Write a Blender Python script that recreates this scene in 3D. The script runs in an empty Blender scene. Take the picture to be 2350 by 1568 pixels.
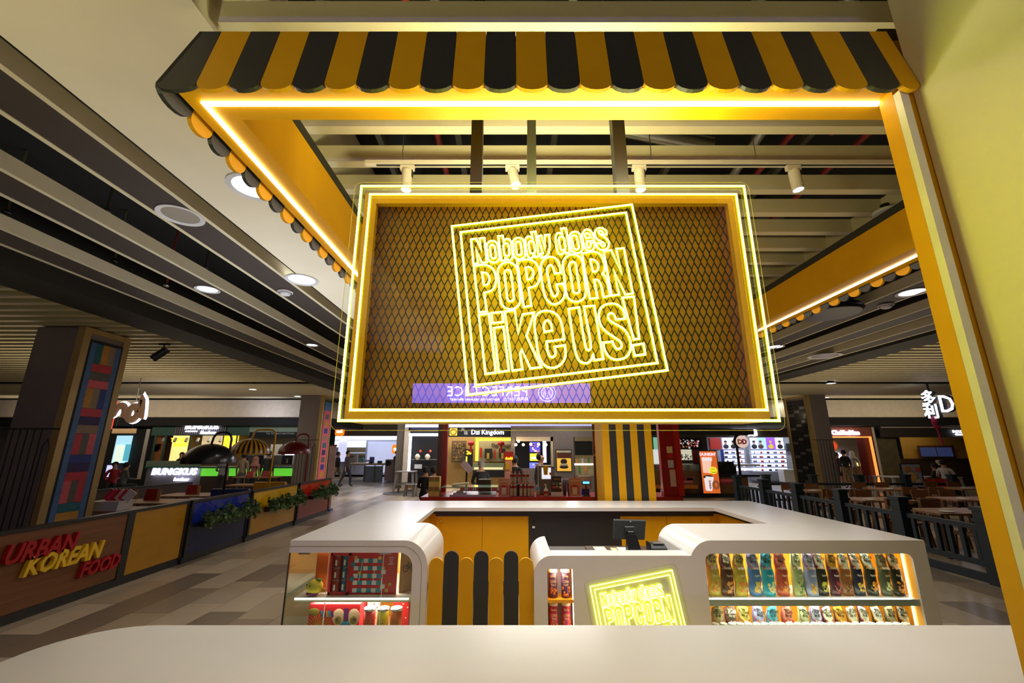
import bpy, math, random
from mathutils import Vector, Matrix
S = bpy.context.scene
COL = S.collection
random.seed(7)
# ---------------------------------------------------------------- camera
F, CX, CY = 970.0, 1175.0, 784.0
TILT = math.atan(243.0 / 970.0)
CT, ST = math.cos(TILT), math.sin(TILT)
HC = 1.9
cam_d = bpy.data.cameras.new('camera'); cam = bpy.data.objects.new('camera', cam_d); COL.objects.link(cam)
cam.location = (0, 0, HC); cam.rotation_euler = (math.pi / 2 + TILT, 0, 0)
cam_d.sensor_width = 36; cam_d.lens = F / 2350 * 36; cam_d.clip_start = .02; cam_d.clip_end = 200
S.camera = cam
# ---------------------------------------------------------------- world, exposure
w = bpy.data.worlds.new('world'); S.world = w; w.use_nodes = True
w.node_tree.nodes['Background'].inputs[0].default_value = (1.0, .93, .82, 1)
w.node_tree.nodes['Background'].inputs[1].default_value = .07
S.view_settings.view_transform = 'Standard'; S.view_settings.look = 'None'
S.view_settings.exposure = 0.45; S.view_settings.gamma = 1.0; S.view_settings.use_curve_mapping = False
S.cycles.use_denoising = True
S.cycles.max_bounces = 8; S.cycles.diffuse_bounces = 5; S.cycles.transparent_max_bounces = 12
S.cycles.sample_clamp_indirect = 6.0
S.cycles.caustics_reflective = False; S.cycles.caustics_refractive = False

def lamp(kind, name, loc, energy, color=(1, .9, .75), target=None, size=.1, spot=1.2, blend=.5, sy=None, spread=None):
    d = bpy.data.lights.new(name, kind); d.energy = energy; d.color = color
    if kind == 'AREA':
        d.size = size
        if sy: d.shape = 'RECTANGLE'; d.size_y = sy
        if spread: d.spread = spread
    elif kind == 'SPOT':
        d.spot_size = spot; d.spot_blend = blend; d.shadow_soft_size = size
    else:
        d.shadow_soft_size = size
    o = bpy.data.objects.new(name, d); COL.objects.link(o); o.location = loc
    if target is not None:
        o.rotation_euler = (Vector(target) - Vector(loc)).to_track_quat('-Z', 'Y').to_euler()
    return o
WARM, COOL, NEUT = (1, .83, .6), (.78, .84, 1), (1, .95, .88)
# hall downlights, plus soft ceiling fill lamps added without fittings to brighten the hall
HOUSE = [
    ('SPOT', 'hall_downlight_bar', (-.5, -1.2, 3.98), 24, (.8, .88, 1), .09, 2.2),
    ('SPOT', 'hall_downlight_bar', (.9, -1.6, 3.98), 24, (.8, .88, 1), .09, 2.2),
    ('SPOT', 'hall_downlight_left', (-3.15, .6, 3.98), 35, (1, .93, .8), .09, 2.2),
    ('AREA', 'hall_fill_counter', (1.0, 3.1, 3.85), 16, (1, .95, .82), 3.6, .5),
    ('AREA', 'hall_fill_kiosk', (.9, 5.2, 3.85), 56, (1, .96, .9), 3.2, 2.0),
    ('AREA', 'hall_fill_walkway', (-3.9, 7.0, 3.9), 6, WARM, .3, 5.0),
    ('AREA', 'hall_fill_store', (-3.2, 19.0, 3.8), 200, (.95, .93, 1), 4.0, 4.0),
    ('AREA', 'hall_fill_food', (-11.0, 12.5, 3.7), 34, WARM, 4.0, 6.0),
    ('AREA', 'hall_fill_middle', (2.0, 11.5, 3.8), 130, (1, .94, .85), 5.0, 2.5),
    ('AREA', 'hall_fill_restaurant', (9.5, 11.0, 3.7), 26, WARM, 3.0, 6.0),
    ('AREA', 'hall_fill_tea', (14.0, 22.5, 3.0), 40, WARM, 3.0, 2.0),
]
for k, n, l, e, c, sx, sy in HOUSE:
    lamp(k, n, l, e, c, (l[0], l[1], 0), sx, **(dict(spot=sy, blend=.7) if k == 'SPOT' else dict(sy=sy, spread=1.75 if ('kiosk' in n or 'counter' in n) else None)))

# upward fill lamps, no fittings, added to brighten the ceilings from below
for n, l, e, c, sx, sy in [('up_fill_entrance', (-2.7, -.6, .8), 46, (1, .91, .5), 1.4, 1.6), ('up_fill_entrance', (-.6, -3.2, .8), 26, (1, .92, .6), 2.5, 1.2), ('up_fill_food_court', (-10.6, 11.0, 1.7), 55, WARM, 3.0, 5.0),
                           ('up_fill_walkway', (-2.75, 5.4, .25), 34, (.78, .84, 1), .7, 3.0), ('up_fill_restaurant', (9.6, 10.5, 1.0), 60, WARM, 3.0, 5.0), ('up_fill_middle', (1.5, 13.5, .6), 50, NEUT, 5, 2)]:
    lamp('AREA', n, l, e, c, (l[0], l[1] + .001, 9), sx, sy=sy, spread=1.7 if 'walk' in n else None)
# added fill lamps without fixtures, put in to brighten the shop-line fascia
lamp('AREA', 'fascia_fill', (-17, 17.0, 3.1), 40, (1, .86, .7), (-17, 19, 3.6), 9, sy=.2)
lamp('AREA', 'fascia_fill', (-10.5, 17.6, 3.1), 16, (.75, .78, 1), (-10.5, 19, 3.6), 1.5, sy=.2)
lamp('AREA', 'fascia_fill', (15, 17.0, 3.1), 34, (1, .86, .66), (15, 19, 3.6), 8, sy=.2)
# ---------------------------------------------------------------- pixel helpers (positions only; all results are true 3D points)
def ray(px, py):
    u, v = (px - CX) / F, (CY - py) / F
    return Vector((u, CT - v * ST, ST + v * CT))
def atY(px, py, Y):
    r = ray(px, py); t = Y / r.y
    return Vector((r.x * t, Y, HC + r.z * t))
def atZ(px, py, Z):
    r = ray(px, py); t = (Z - HC) / r.z
    return Vector((r.x * t, r.y * t, Z))
def atX(px, py, X):
    r = ray(px, py); t = X / r.x
    return Vector((X, r.y * t, HC + r.z * t))

# ---------------------------------------------------------------- materials
def lin(c):
    def f(u):
        u /= 255.0
        return u / 12.92 if u <= .04045 else ((u + .055) / 1.055) ** 2.4
    return (f(c[0]), f(c[1]), f(c[2]), 1)
MATS = {}
def mat(name, c, rough=.5, metal=0, emit=0, ecol=None, var=.06, scale=6, spec=.5, bump=0, coat=0):
    if name in MATS: return MATS[name]
    m = bpy.data.materials.new(name); m.use_nodes = True; MATS[name] = m
    nt = m.node_tree; b = nt.nodes['Principled BSDF']
    lc = lin(c)
    b.inputs['Roughness'].default_value = rough; b.inputs['Metallic'].default_value = metal
    b.inputs['Specular IOR Level'].default_value = spec
    if coat: b.inputs['Coat Weight'].default_value = coat; b.inputs['Coat Roughness'].default_value = .08
    b.inputs['Base Color'].default_value = lc
    if var > 0 or bump > 0:
        tc = nt.nodes.new('ShaderNodeTexCoord'); nz = nt.nodes.new('ShaderNodeTexNoise')
        nz.inputs['Scale'].default_value = scale; nz.inputs['Detail'].default_value = 4
        nt.links.new(tc.outputs['Object'], nz.inputs['Vector'])
        if var > 0:
            rp = nt.nodes.new('ShaderNodeValToRGB')
            rp.color_ramp.elements[0].position = .3; rp.color_ramp.elements[1].position = .7
            rp.color_ramp.elements[0].color = [x * (1 - var) for x in lc[:3]] + [1]
            rp.color_ramp.elements[1].color = [min(1, x * (1 + var)) for x in lc[:3]] + [1]
            nt.links.new(nz.outputs['Fac'], rp.inputs['Fac']); nt.links.new(rp.outputs['Color'], b.inputs['Base Color'])
        if bump > 0:
            bp = nt.nodes.new('ShaderNodeBump'); bp.inputs['Strength'].default_value = bump
            nt.links.new(nz.outputs['Fac'], bp.inputs['Height']); nt.links.new(bp.outputs['Normal'], b.inputs['Normal'])
    if emit:
        b.inputs['Emission Color'].default_value = lin(ecol or c); b.inputs['Emission Strength'].default_value = emit
    return m
def emis(name, c, s):
    """something that gives off light"""
    if name in MATS: return MATS[name]
    m = mat(name, c, rough=.5, var=0, emit=s)
    return m
def glassm(name, tint=(255, 255, 255), ior=1.49, rough=0.0, amount=1.0):
    if name in MATS: return MATS[name]
    m = bpy.data.materials.new(name); m.use_nodes = True; MATS[name] = m
    nt = m.node_tree; nt.nodes.remove(nt.nodes['Principled BSDF']); out = nt.nodes['Material Output']
    tr = nt.nodes.new('ShaderNodeBsdfTransparent'); tr.inputs[0].default_value = lin(tint)
    gl = nt.nodes.new('ShaderNodeBsdfGlossy'); gl.inputs['Roughness'].default_value = rough
    # thin-sheet Schlick reflectance (the same from either side)
    f0 = ((ior - 1) / (ior + 1)) ** 2 * amount
    ge = nt.nodes.new('ShaderNodeNewGeometry'); dt = nt.nodes.new('ShaderNodeVectorMath'); dt.operation = 'DOT_PRODUCT'
    nt.links.new(ge.outputs['Incoming'], dt.inputs[0]); nt.links.new(ge.outputs['Normal'], dt.inputs[1])
    def mth(op, a, b=None):
        n = nt.nodes.new('ShaderNodeMath'); n.operation = op
        for i, x in enumerate((a, b)):
            if x is None: continue
            if isinstance(x, (int, float)): n.inputs[i].default_value = x
            else: nt.links.new(x, n.inputs[i])
        return n.outputs[0]
    p5 = mth('POWER', mth('SUBTRACT', 1.0, mth('ABSOLUTE', dt.outputs['Value'])), 5.0)
    fr = mth('ADD', mth('MULTIPLY', p5, 1 - f0), f0)
    mx = nt.nodes.new('ShaderNodeMixShader')
    nt.links.new(fr, mx.inputs[0]); nt.links.new(tr.outputs[0], mx.inputs[1]); nt.links.new(gl.outputs[0], mx.inputs[2])
    nt.links.new(mx.outputs[0], out.inputs[0])
    return m
def woodm(name, c1, c2, scale=3, rough=.5, axis=0):
    if name in MATS: return MATS[name]
    m = mat(name, c1, rough=rough, var=0); nt = m.node_tree; b = nt.nodes['Principled BSDF']
    tc = nt.nodes.new('ShaderNodeTexCoord'); mp = nt.nodes.new('ShaderNodeMapping')
    sc = [9, 9, 9]; sc[axis] = .6; mp.inputs['Scale'].default_value = sc
    nz = nt.nodes.new('ShaderNodeTexNoise'); nz.inputs['Scale'].default_value = scale; nz.inputs['Detail'].default_value = 6
    rp = nt.nodes.new('ShaderNodeValToRGB'); rp.color_ramp.elements[0].position = .3; rp.color_ramp.elements[1].position = .72
    rp.color_ramp.elements[0].color = lin(c1); rp.color_ramp.elements[1].color = lin(c2)
    nt.links.new(tc.outputs['Object'], mp.inputs['Vector']); nt.links.new(mp.outputs[0], nz.inputs['Vector'])
    nt.links.new(nz.outputs['Fac'], rp.inputs[0]); nt.links.new(rp.outputs[0], b.inputs['Base Color'])
    return m
def floorm():
    m = mat('floor_tile', (120, 105, 85), rough=.32, var=0); nt = m.node_tree; b = nt.nodes['Principled BSDF']
    N = nt.nodes.new; L = nt.links.new
    tc = N('ShaderNodeTexCoord'); sp = N('ShaderNodeSeparateXYZ'); L(tc.outputs['Object'], sp.inputs[0])
    def math_(op, a, bv=None):
        n = N('ShaderNodeMath'); n.operation = op
        for i, x in enumerate((a, bv)):
            if x is None: continue
            if isinstance(x, (int, float)): n.inputs[i].default_value = x
            else: L(x, n.inputs[i])
        return n.outputs[0]
    xc = math_('DIVIDE', sp.outputs[0], .45); ci = math_('FLOOR', xc); fx = math_('FRACT', xc)
    wn = N('ShaderNodeTexWhiteNoise'); wn.noise_dimensions = '1D'; L(ci, wn.inputs['W'])
    yc = math_('ADD', math_('DIVIDE', sp.outputs[1], .9), math_('MULTIPLY', wn.outputs['Value'], 3.0))
    ri = math_('FLOOR', yc); fy = math_('FRACT', yc)
    cb = N('ShaderNodeCombineXYZ'); L(ci, cb.inputs[0]); L(ri, cb.inputs[1])
    w2 = N('ShaderNodeTexWhiteNoise'); w2.noise_dimensions = '2D'; L(cb.outputs[0], w2.inputs['Vector'])
    rp = N('ShaderNodeValToRGB'); rp.color_ramp.interpolation = 'CONSTANT'
    cols = [(0, (134, 118, 98)), (.22, (176, 158, 130)), (.5, (190, 172, 144)), (.72, (154, 136, 112)), (.88, (204, 186, 156))]
    e = rp.color_ramp.elements
    while len(e) < 5: e.new(.5)
    for i, (p, c) in enumerate(cols): e[i].position = p; e[i].color = lin(c)
    L(w2.outputs['Value'], rp.inputs[0])
    gx = math_('LESS_THAN', fx, .012); gy = math_('LESS_THAN', fy, .006)
    g = math_('MAXIMUM', gx, gy)
    mx = N('ShaderNodeMix'); mx.data_type = 'RGBA'; L(g, mx.inputs['Factor']); L(rp.outputs[0], mx.inputs['A']); mx.inputs['B'].default_value = lin((70, 60, 48))
    nz = N('ShaderNodeTexNoise'); nz.inputs['Scale'].default_value = 5; nz.inputs['Detail'].default_value = 5
    L(tc.outputs['Object'], nz.inputs['Vector'])
    m2 = N('ShaderNodeMix'); m2.data_type = 'RGBA'; m2.blend_type = 'MULTIPLY'; m2.inputs['Factor'].default_value = .35
    r2 = N('ShaderNodeValToRGB'); r2.color_ramp.elements[0].color = (.6, .6, .6, 1); r2.color_ramp.elements[1].color = (1.3, 1.3, 1.3, 1)
    L(nz.outputs['Fac'], r2.inputs[0]); L(mx.outputs['Result'], m2.inputs['A']); L(r2.outputs[0], m2.inputs['B'])
    L(m2.outputs['Result'], b.inputs['Base Color'])
    return m

# ---------------------------------------------------------------- mesh builder
class MB:
    def __init__(s): s.v = []; s.f = []; s.m = []; s.sm = []; s.mats = []
    def mi(s, m):
        if m not in s.mats: s.mats.append(m)
        return s.mats.index(m)
    def add(s, vs, fs, m, smooth=False):
        o = len(s.v); k = s.mi(m)
        s.v.extend([tuple(p) for p in vs])
        for f in fs:
            s.f.append([o + i for i in f]); s.m.append(k); s.sm.append(smooth)
        return s
    def box(s, x0, x1, y0, y1, z0, z1, m):
        if x0 > x1: x0, x1 = x1, x0
        if y0 > y1: y0, y1 = y1, y0
        if z0 > z1: z0, z1 = z1, z0
        v = [(x, y, z) for x in (x0, x1) for y in (y0, y1) for z in (z0, z1)]
        return s.add(v, [(0, 1, 3, 2), (4, 6, 7, 5), (0, 4, 5, 1), (2, 3, 7, 6), (0, 2, 6, 4), (1, 5, 7, 3)], m)
    def bar(s, a, b, w, d, m, up=(0, 0, 1)):
        a, b = Vector(a), Vector(b); t = (b - a).normalized(); u = Vector(up)
        if abs(t.dot(u)) > .95: u = Vector((0, 1, 0)) if abs(t.y) < .9 else Vector((1, 0, 0))
        r = t.cross(u).normalized() * (w / 2); u2 = r.normalized().cross(t).normalized() * (d / 2)
        v = [p + r * i + u2 * j for p in (a, b) for i, j in ((-1, -1), (1, -1), (1, 1), (-1, 1))]
        return s.add(v, [(3, 2, 1, 0), (4, 5, 6, 7), (0, 1, 5, 4), (1, 2, 6, 5), (2, 3, 7, 6), (3, 0, 4, 7)], m)
    def prism(s, poly, fn, a, b, m, smooth=False):
        """poly: 2D points (ccw); fn(u, v, t) -> xyz ; extruded from t=a to t=b"""
        n = len(poly)
        v = [fn(p[0], p[1], a) for p in poly] + [fn(p[0], p[1], b) for p in poly]
        s.add(v, [tuple(range(n - 1, -1, -1)), tuple(range(n, 2 * n))], m)
        return s.add(v, [(i, (i + 1) % n, n + (i + 1) % n, n + i) for i in range(n)], m, smooth)
    def cyl(s, a, b, r0, r1=None, n=16, m=None, cap=True, smooth=True):
        if r1 is None: r1 = r0
        a, b = Vector(a), Vector(b); t = (b - a).normalized()
        u = t.orthogonal().normalized(); w_ = t.cross(u)
        v = []
        for p, r in ((a, r0), (b, r1)):
            for i in range(n):
                q = 2 * math.pi * i / n; v.append(p + (u * math.cos(q) + w_ * math.sin(q)) * r)
        s.add(v, [(i, (i + 1) % n, n + (i + 1) % n, n + i) for i in range(n)], m, smooth)
        if cap: s.add(v, [tuple(range(n - 1, -1, -1)), tuple(range(n, 2 * n))], m)
        return s
    def lathe(s, prof, c, m, n=20, smooth=True, sx=1, sy=1, a0=0, a1=2 * math.pi, stripes=None):
        full = abs(a1 - a0 - 2 * math.pi) < 1e-6; k = n if full else n + 1
        v = []
        for r, z in prof:
            for i in range(k):
                q = a0 + (a1 - a0) * i / n; v.append((c[0] + r * math.cos(q) * sx, c[1] + r * math.sin(q) * sy, c[2] + z))
        fs = [(i, j) for j in range(len(prof) - 1) for i in range(n)]
        o = len(s.v); s.v.extend(v); ka = s.mi(m); kb_ = s.mi(stripes) if stripes else ka
        for i, j in fs:
            i2 = (i + 1) % k; a, b = prof[j], prof[j + 1]
            s.f.append([o + j * k + i, o + j * k + i2, o + (j + 1) * k + i2, o + (j + 1) * k + i]); s.m.append(kb_ if i % 2 else ka)
            s.sm.append(smooth and abs(b[1] - a[1]) > .25 * abs(b[0] - a[0]))
        return s
    def ball(s, c, r, m, n=12, k=8, sc=(1, 1, 1)):
        v = []; c = Vector(c)
        for j in range(k + 1):
            t = math.pi * j / k
            for i in range(n):
                q = 2 * math.pi * i / n
                v.append((c.x + r * sc[0] * math.sin(t) * math.cos(q), c.y + r * sc[1] * math.sin(t) * math.sin(q), c.z + r * sc[2] * math.cos(t)))
        fs = [(j * n + i, (j + 1) * n + i, (j + 1) * n + (i + 1) % n, j * n + (i + 1) % n) for j in range(k) for i in range(n)]
        return s.add(v, fs, m, True)
    def tube(s, pts, r, m, n=8, closed=False, nrm=None, rz=None):
        """swept tube; nrm: normal of the plane the path lies in (mitred corners)"""
        P = [Vector(p) for p in pts]; N_ = len(P); v = []
        ref = Vector(nrm).normalized() if nrm else None
        last = None
        for i in range(N_):
            if closed: a, b = P[i - 1], P[(i + 1) % N_]
            else: a, b = P[max(i - 1, 0)], P[min(i + 1, N_ - 1)]
            d0 = (P[i] - a); d1 = (b - P[i])
            if d0.length < 1e-9: d0 = d1
            if d1.length < 1e-9: d1 = d0
            d0.normalize(); d1.normalize(); t = (d0 + d1)
            if t.length < 1e-6: t = d1
            t.normalize(); mit = min(1.9, 1 / max(.3, math.sqrt(max(0, (1 + d0.dot(d1)) / 2))))
            if ref is not None: up = ref; sd = t.cross(up).normalized() * mit
            else:
                if last is None: up = t.orthogonal().normalized()
                else:
                    up = last - t * last.dot(t)
                    up = up.normalized() if up.length > 1e-6 else t.orthogonal().normalized()
                last = up; sd = t.cross(up).normalized()
            for k in range(n):
                q = 2 * math.pi * k / n
                v.append(P[i] + sd * (r * math.cos(q)) + up * ((rz or r) * math.sin(q)))
        fs = []
        for i in range(N_ if closed else N_ - 1):
            j = (i + 1) % N_
            fs += [(i * n + k, i * n + (k + 1) % n, j * n + (k + 1) % n, j * n + k) for k in range(n)]
        if not closed: fs += [tuple(range(n - 1, -1, -1)), tuple((N_ - 1) * n + k for k in range(n))]
        return s.add(v, fs, m, True)
    def quad(s, a, b, c, d, m): return s.add([a, b, c, d], [(0, 1, 2, 3)], m)
    def text(s, txt, o, right, up, h, m, depth=.004, align='CENTER', sx=1, bold=0, shear=0, spacing=1):
        vs, fs = glyphs(txt, bold, shear, spacing, align)
        r, u = Vector(right).normalized(), Vector(up).normalized(); nn = r.cross(u); o = Vector(o); k = h / CAP
        o2 = [o + r * (p[0] * k * sx) + u * (p[1] * k) + nn * (p[2] * depth * .5) for p in vs]
        return s.add(o2, fs, m)
    def merge(s, other, fn=None):
        o = len(s.v); s.v.extend([tuple(fn(Vector(p))) if fn else p for p in other.v])
        for f, mi_, sm in zip(other.f, other.m, other.sm):
            s.f.append([o + i for i in f]); s.m.append(s.mi(other.mats[mi_])); s.sm.append(sm)
        return s
_G = {}
CAP = .7
def glyphs(txt, bold, shear, spacing, align):
    k = (txt, bold, shear, spacing, align)
    if k in _G: return _G[k]
    c = bpy.data.curves.new('t', 'FONT'); c.body = txt; c.size = 1; c.offset = bold; c.shear = shear
    c.space_character = spacing; c.align_x = align; c.extrude = 1.0; c.resolution_u = 2; c.fill_mode = 'BOTH'
    o = bpy.data.objects.new('t', c); COL.objects.link(o)
    dg = bpy.context.evaluated_depsgraph_get(); me = bpy.data.meshes.new_from_object(o.evaluated_get(dg))
    vs = [tuple(v.co) for v in me.vertices]; fs = [tuple(p.vertices) for p in me.polygons]
    bpy.data.objects.remove(o); bpy.data.curves.remove(c); bpy.data.meshes.remove(me)
    _G[k] = (vs, fs); return _G[k]
_h = glyphs('H', 0, 0, 1, 'LEFT'); CAP = max(p[1] for p in _h[0])

ROOT = {}
def tag(o, label=None, cat=None, group=None, kind=None):
    if label: o['label'] = label
    if cat: o['category'] = cat
    if group: o['group'] = group
    if kind: o['kind'] = kind
    return o
def thing(name, label, cat, loc=(0, 0, 0), rz=0, group=None):
    o = bpy.data.objects.new(name, None); COL.objects.link(o); o.location = loc; o.rotation_euler = (0, 0, rz)
    o.empty_display_size = .1
    return tag(o, label, cat, group)
def origin(o):
    while o.parent: o = o.parent
    return Vector(o.location)
def mesh(name, mb, parent=None, loc=None, bevel=0, seg=2, local=False, label=None):
    """one mesh object; vertices given in world space unless local"""
    off = Vector((0, 0, 0))
    if parent is not None and not local: off = origin(parent)
    if loc is not None: off = Vector(loc)
    me = bpy.data.meshes.new(name)
    if local and loc is not None: me.from_pydata(mb.v, [], mb.f)
    else: me.from_pydata([(p[0] - off.x, p[1] - off.y, p[2] - off.z) for p in mb.v], [], mb.f)
    for m in mb.mats: me.materials.append(m)
    me.polygons.foreach_set('material_index', mb.m); me.polygons.foreach_set('use_smooth', mb.sm)
    me.update(); me.validate()
    o = bpy.data.objects.new(name, me); COL.objects.link(o)
    if parent is not None: o.parent = parent
    if loc is not None: o.location = loc
    if bevel:
        md = o.modifiers.new('bevel', 'BEVEL'); md.width = bevel; md.segments = seg; md.limit_method = 'ANGLE'; md.angle_limit = .6
    if label: o['label'] = label
    return o
def struct(name, mb, bevel=0, label=None, cat=None, loc=None):
    o = mesh(name, mb, bevel=bevel, loc=loc); o['kind'] = 'structure'
    if label: o['label'] = label
    if cat: o['category'] = cat
    return o
def dup(root, loc, rz=None, label=None, group=None):
    r = root.copy(); COL.objects.link(r); r.location = loc
    if rz is not None: r.rotation_euler = (0, 0, rz)
    if label: r['label'] = label
    if group: r['group'] = group
    for ch in list(root.children):
        c = ch.copy(); COL.objects.link(c); c.parent = r
        for g in list(ch.children):
            d = g.copy(); COL.objects.link(d); d.parent = c
    return r
XZ = lambda y0: (lambda u, v, t: (u, y0 + t, v))
def fxz(u, v, t): return (u, t, v)      # polygon in XZ, extruded along Y
def fxy(u, v, t): return (u, v, t)      # polygon in XY, extruded along Z
def fyz(u, v, t): return (t, u, v)      # polygon in YZ, extruded along X
def arc(cx, cy, r, a0, a1, n=8):
    return [(cx + r * math.cos(math.radians(a0 + (a1 - a0) * i / n)), cy + r * math.sin(math.radians(a0 + (a1 - a0) * i / n))) for i in range(n + 1)]
def rrect(x0, x1, y0, y1, r, n=6):
    return arc(x1 - r, y0 + r, r, -90, 0, n) + arc(x1 - r, y1 - r, r, 0, 90, n) + arc(x0 + r, y1 - r, r, 90, 180, n) + arc(x0 + r, y0 + r, r, 180, 270, n)
def facexz(outer, holes, y0, y1, m, mb):
    """plate in XZ between y0 (front) and y1 with holes"""
    import mathutils
    polys = [[Vector((p[0], p[1], 0)) for p in outer]] + [[Vector((p[0], p[1], 0)) for p in h] for h in holes]
    tris = mathutils.geometry.tessellate_polygon(polys)
    flat = [p for q in polys for p in q]
    mb.add([(p.x, y0, p.y) for p in flat], [tuple(t) for t in tris], m)
    mb.add([(p.x, y1, p.y) for p in flat], [tuple(reversed(t)) for t in tris], m)
    for q in polys:
        n = len(q); mb.add([(p.x, y0, p.y) for p in q] + [(p.x, y1, p.y) for p in q], [(i, (i + 1) % n, n + (i + 1) % n, n + i) for i in range(n)], m)
    return mb

YEL = mat('yellow_laminate', (218, 160, 3), rough=.55, var=.03, spec=.25)
BLK = mat('black_laminate', (40, 40, 36), rough=.5, var=.05)
WHT = mat('white_solid_surface', (220, 216, 208), rough=.24, var=.015, scale=2)
CRM = mat('cream_paint', (228, 218, 188), rough=.75, var=.03, scale=2)
SLAT = mat('slat_paint', (208, 197, 160), rough=.6, var=.03)
BRN = mat('brown_ceiling_panel', (62, 52, 44), rough=.6, var=.05)
DRK = mat('dark_void_paint', (26, 25, 18), rough=.9, var=.1)
GRY = mat('grey_paint', (128, 122, 116), rough=.6, var=.04)
STEEL = mat('brushed_steel', (170, 170, 168), rough=.3, metal=1)
CHR = mat('chrome', (220, 220, 220), rough=.12, metal=1, var=0)
BMET = mat('black_metal', (28, 28, 28), rough=.4, metal=.3)
WLED = emis('white_led', (255, 246, 226), 7)
ACR = glassm('clear_acrylic', (252, 253, 250), 1.49, amount=1.9)
GLS = glassm('clear_glass', (240, 248, 244), 1.5)
# ================================================================ SETTING
HZ = 2.1; ZC = HC + HZ            # ceiling height above eye / world (4.0)
struct('floor', MB().box(-30, 30, -9, 40, -.1, 0, floorm()))
struct('ceiling', MB().box(-30, 30, -9, 40, 5.0, 5.1, DRK))
# cream bulkhead running past the left of the kiosk
struct('trim_1', MB().box(-1.279 * HZ, -.738 * HZ, -6, 18, ZC, 4.9, CRM), label='cream bulkhead along the ceiling left of the striped canopy', cat='bulkhead')
# hollow box beams with brown undersides
def beam(n, x0, label, y0=-6, y1=17.5, wd=.21 * HZ):
    mb = MB(); lip = .045
    mb.box(x0, x0 + lip, y0, y1, ZC, ZC + .14, SLAT); mb.box(x0 + wd - lip, x0 + wd, y0, y1, ZC, ZC + .14, SLAT)
    mb.box(x0 + lip, x0 + wd - lip, y0, y1, ZC + .006, ZC + .06, BRN); mb.box(x0 + lip, x0 + wd - lip, y0, y1, ZC + .12, ZC + .14, SLAT)
    struct('trim_%d' % n, mb, label=label, cat='ceiling beam')
for i, (k, lb) in enumerate([(-1.373, 'first'), (-1.886, 'second'), (-2.40, 'third')]):
    beam(2 + i, (k - .21) * HZ, 'brown and cream ceiling beam, %s left of the cream bulkhead' % lb)
for i, (k, lb) in enumerate([(2.53, 'first'), (3.06, 'second'), (3.50, 'third')]):
    beam(5 + i, k * HZ, 'brown and cream ceiling beam, %s to the right of the kiosk' % lb)
DKB = mat('dark_bulkhead', (40, 36, 26), rough=.8)
struct('trim_8', MB().box(-3.17 * HZ, -2.83 * HZ, -6, 18, ZC - .05, 4.9, DKB), label='dark ceiling bulkhead on the left', cat='bulkhead')
struct('trim_9', MB().box(3.74 * HZ, 4.08 * HZ, -6, 18, ZC - .05, 4.9, DKB), label='dark ceiling bulkhead on the right', cat='bulkhead')
# baffles over the kiosk
mb = MB(); k = .806 - .171 * 3
while k < 8.2:
    y = k * HZ
    mb.box(-.713 * HZ, 1.63 * HZ, y, y + .076, ZC, ZC + .14, SLAT); k += .171
mb.box(1.63 * HZ, 1.66 * HZ, -1, 17, ZC, ZC + .14, SLAT)
struct('trim_10', mb, label='cream baffles across the ceiling above the kiosk', cat='ceiling baffles')
# slatted ceilings either side
def slats(n, x0, x1, y0, y1, lb, pitch=.3, z=ZC):
    mb = MB(); y = y0
    while y < y1:
        mb.box(x0, x1, y, y + .1, z, z + .07, SLAT); y += pitch
    mb.box(x0, x0 + .05, y0, y1, z + .07, z + .12, DRK)
    struct('trim_%d' % n, mb, label=lb, cat='slatted ceiling')
slats(11, -24, -3.2 * HZ, 2.4, 14, 'slatted ceiling over the food court on the left')
slats(12, 4.1 * HZ, 24, 2.4, 14, 'slatted ceiling over the restaurant on the right')
slats(13, -24, -3.2 * HZ, 14.3, 18, 'lower slatted ceiling before the shops on the left', .16, 3.93)
slats(14, 4.1 * HZ, 24, 14.3, 18, 'lower slatted ceiling before the shops on the right', .16, 3.93)
# pipes, hangers and ducts in the dark void over the baffles
DK2 = mat('void_service', (78, 76, 60), rough=.7); RED_PIPE = mat('red_pipe', (130, 30, 22), rough=.5)
mb = MB()
for x in (-1.2, -.5, .35, 1.5, 2.6): mb.box(x, x + .05, 0, 14, 4.55, 4.62, DK2)
for y in (2.9, 4.4, 6.2, 8.5): mb.box(-1.5, 3.3, y, y + .3, 4.6, 4.78, DK2)
mb.cyl((1.9, 1, 4.45), (2.6, 9, 4.45), .05, m=STEEL); mb.cyl((.9, 3, 4.5), (1.7, 3.1, 4.4), .07, m=STEEL)
struct('trim_15', mb, label='service tracks and ducts above the baffles', cat='services')
mb = MB()
for x in (-.62, 2.32, 2.95): mb.cyl((x, 1.2, 4.42), (x, 12, 4.42), .025, m=RED_PIPE)
for x, y in ((-.62, 2.3), (2.32, 2.6), (-.62, 4.1)): mb.cyl((x, y, 4.1), (x, y, 4.42), .018, m=RED_PIPE)
struct('trim_16', mb, label='red sprinkler pipes above the baffles', cat='pipes')
# plain plaster column at the right
colm = MB(); x0 = 1.716
pc = [(x0 + .006, 1.5), (x0, 1.494), (x0, .35), (2.9, .35), (2.9, 1.5)]
colm.prism(pc, fxy, 0, 4.99, mat('column_paint', (226, 218, 196), rough=.7, var=.03, scale=1.2), True)
struct('wall_right', colm, label='cream square column right beside the kiosk', cat='column')
# hall walls
WALL = mat('wall_paint', (150, 138, 118), rough=.8)
struct('wall_rear', MB().box(-30, 30, -6.3, -6.115, 0, 5, WALL))
struct('wall_left', MB().box(-30.2, -30, -9, 40, 0, 5, WALL))
struct('wall_east', MB().box(30, 30.2, -9, 40, 0, 5, WALL))
struct('wall_back', MB().box(-30, 30, 40, 40.2, 0, 5, WALL))
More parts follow.
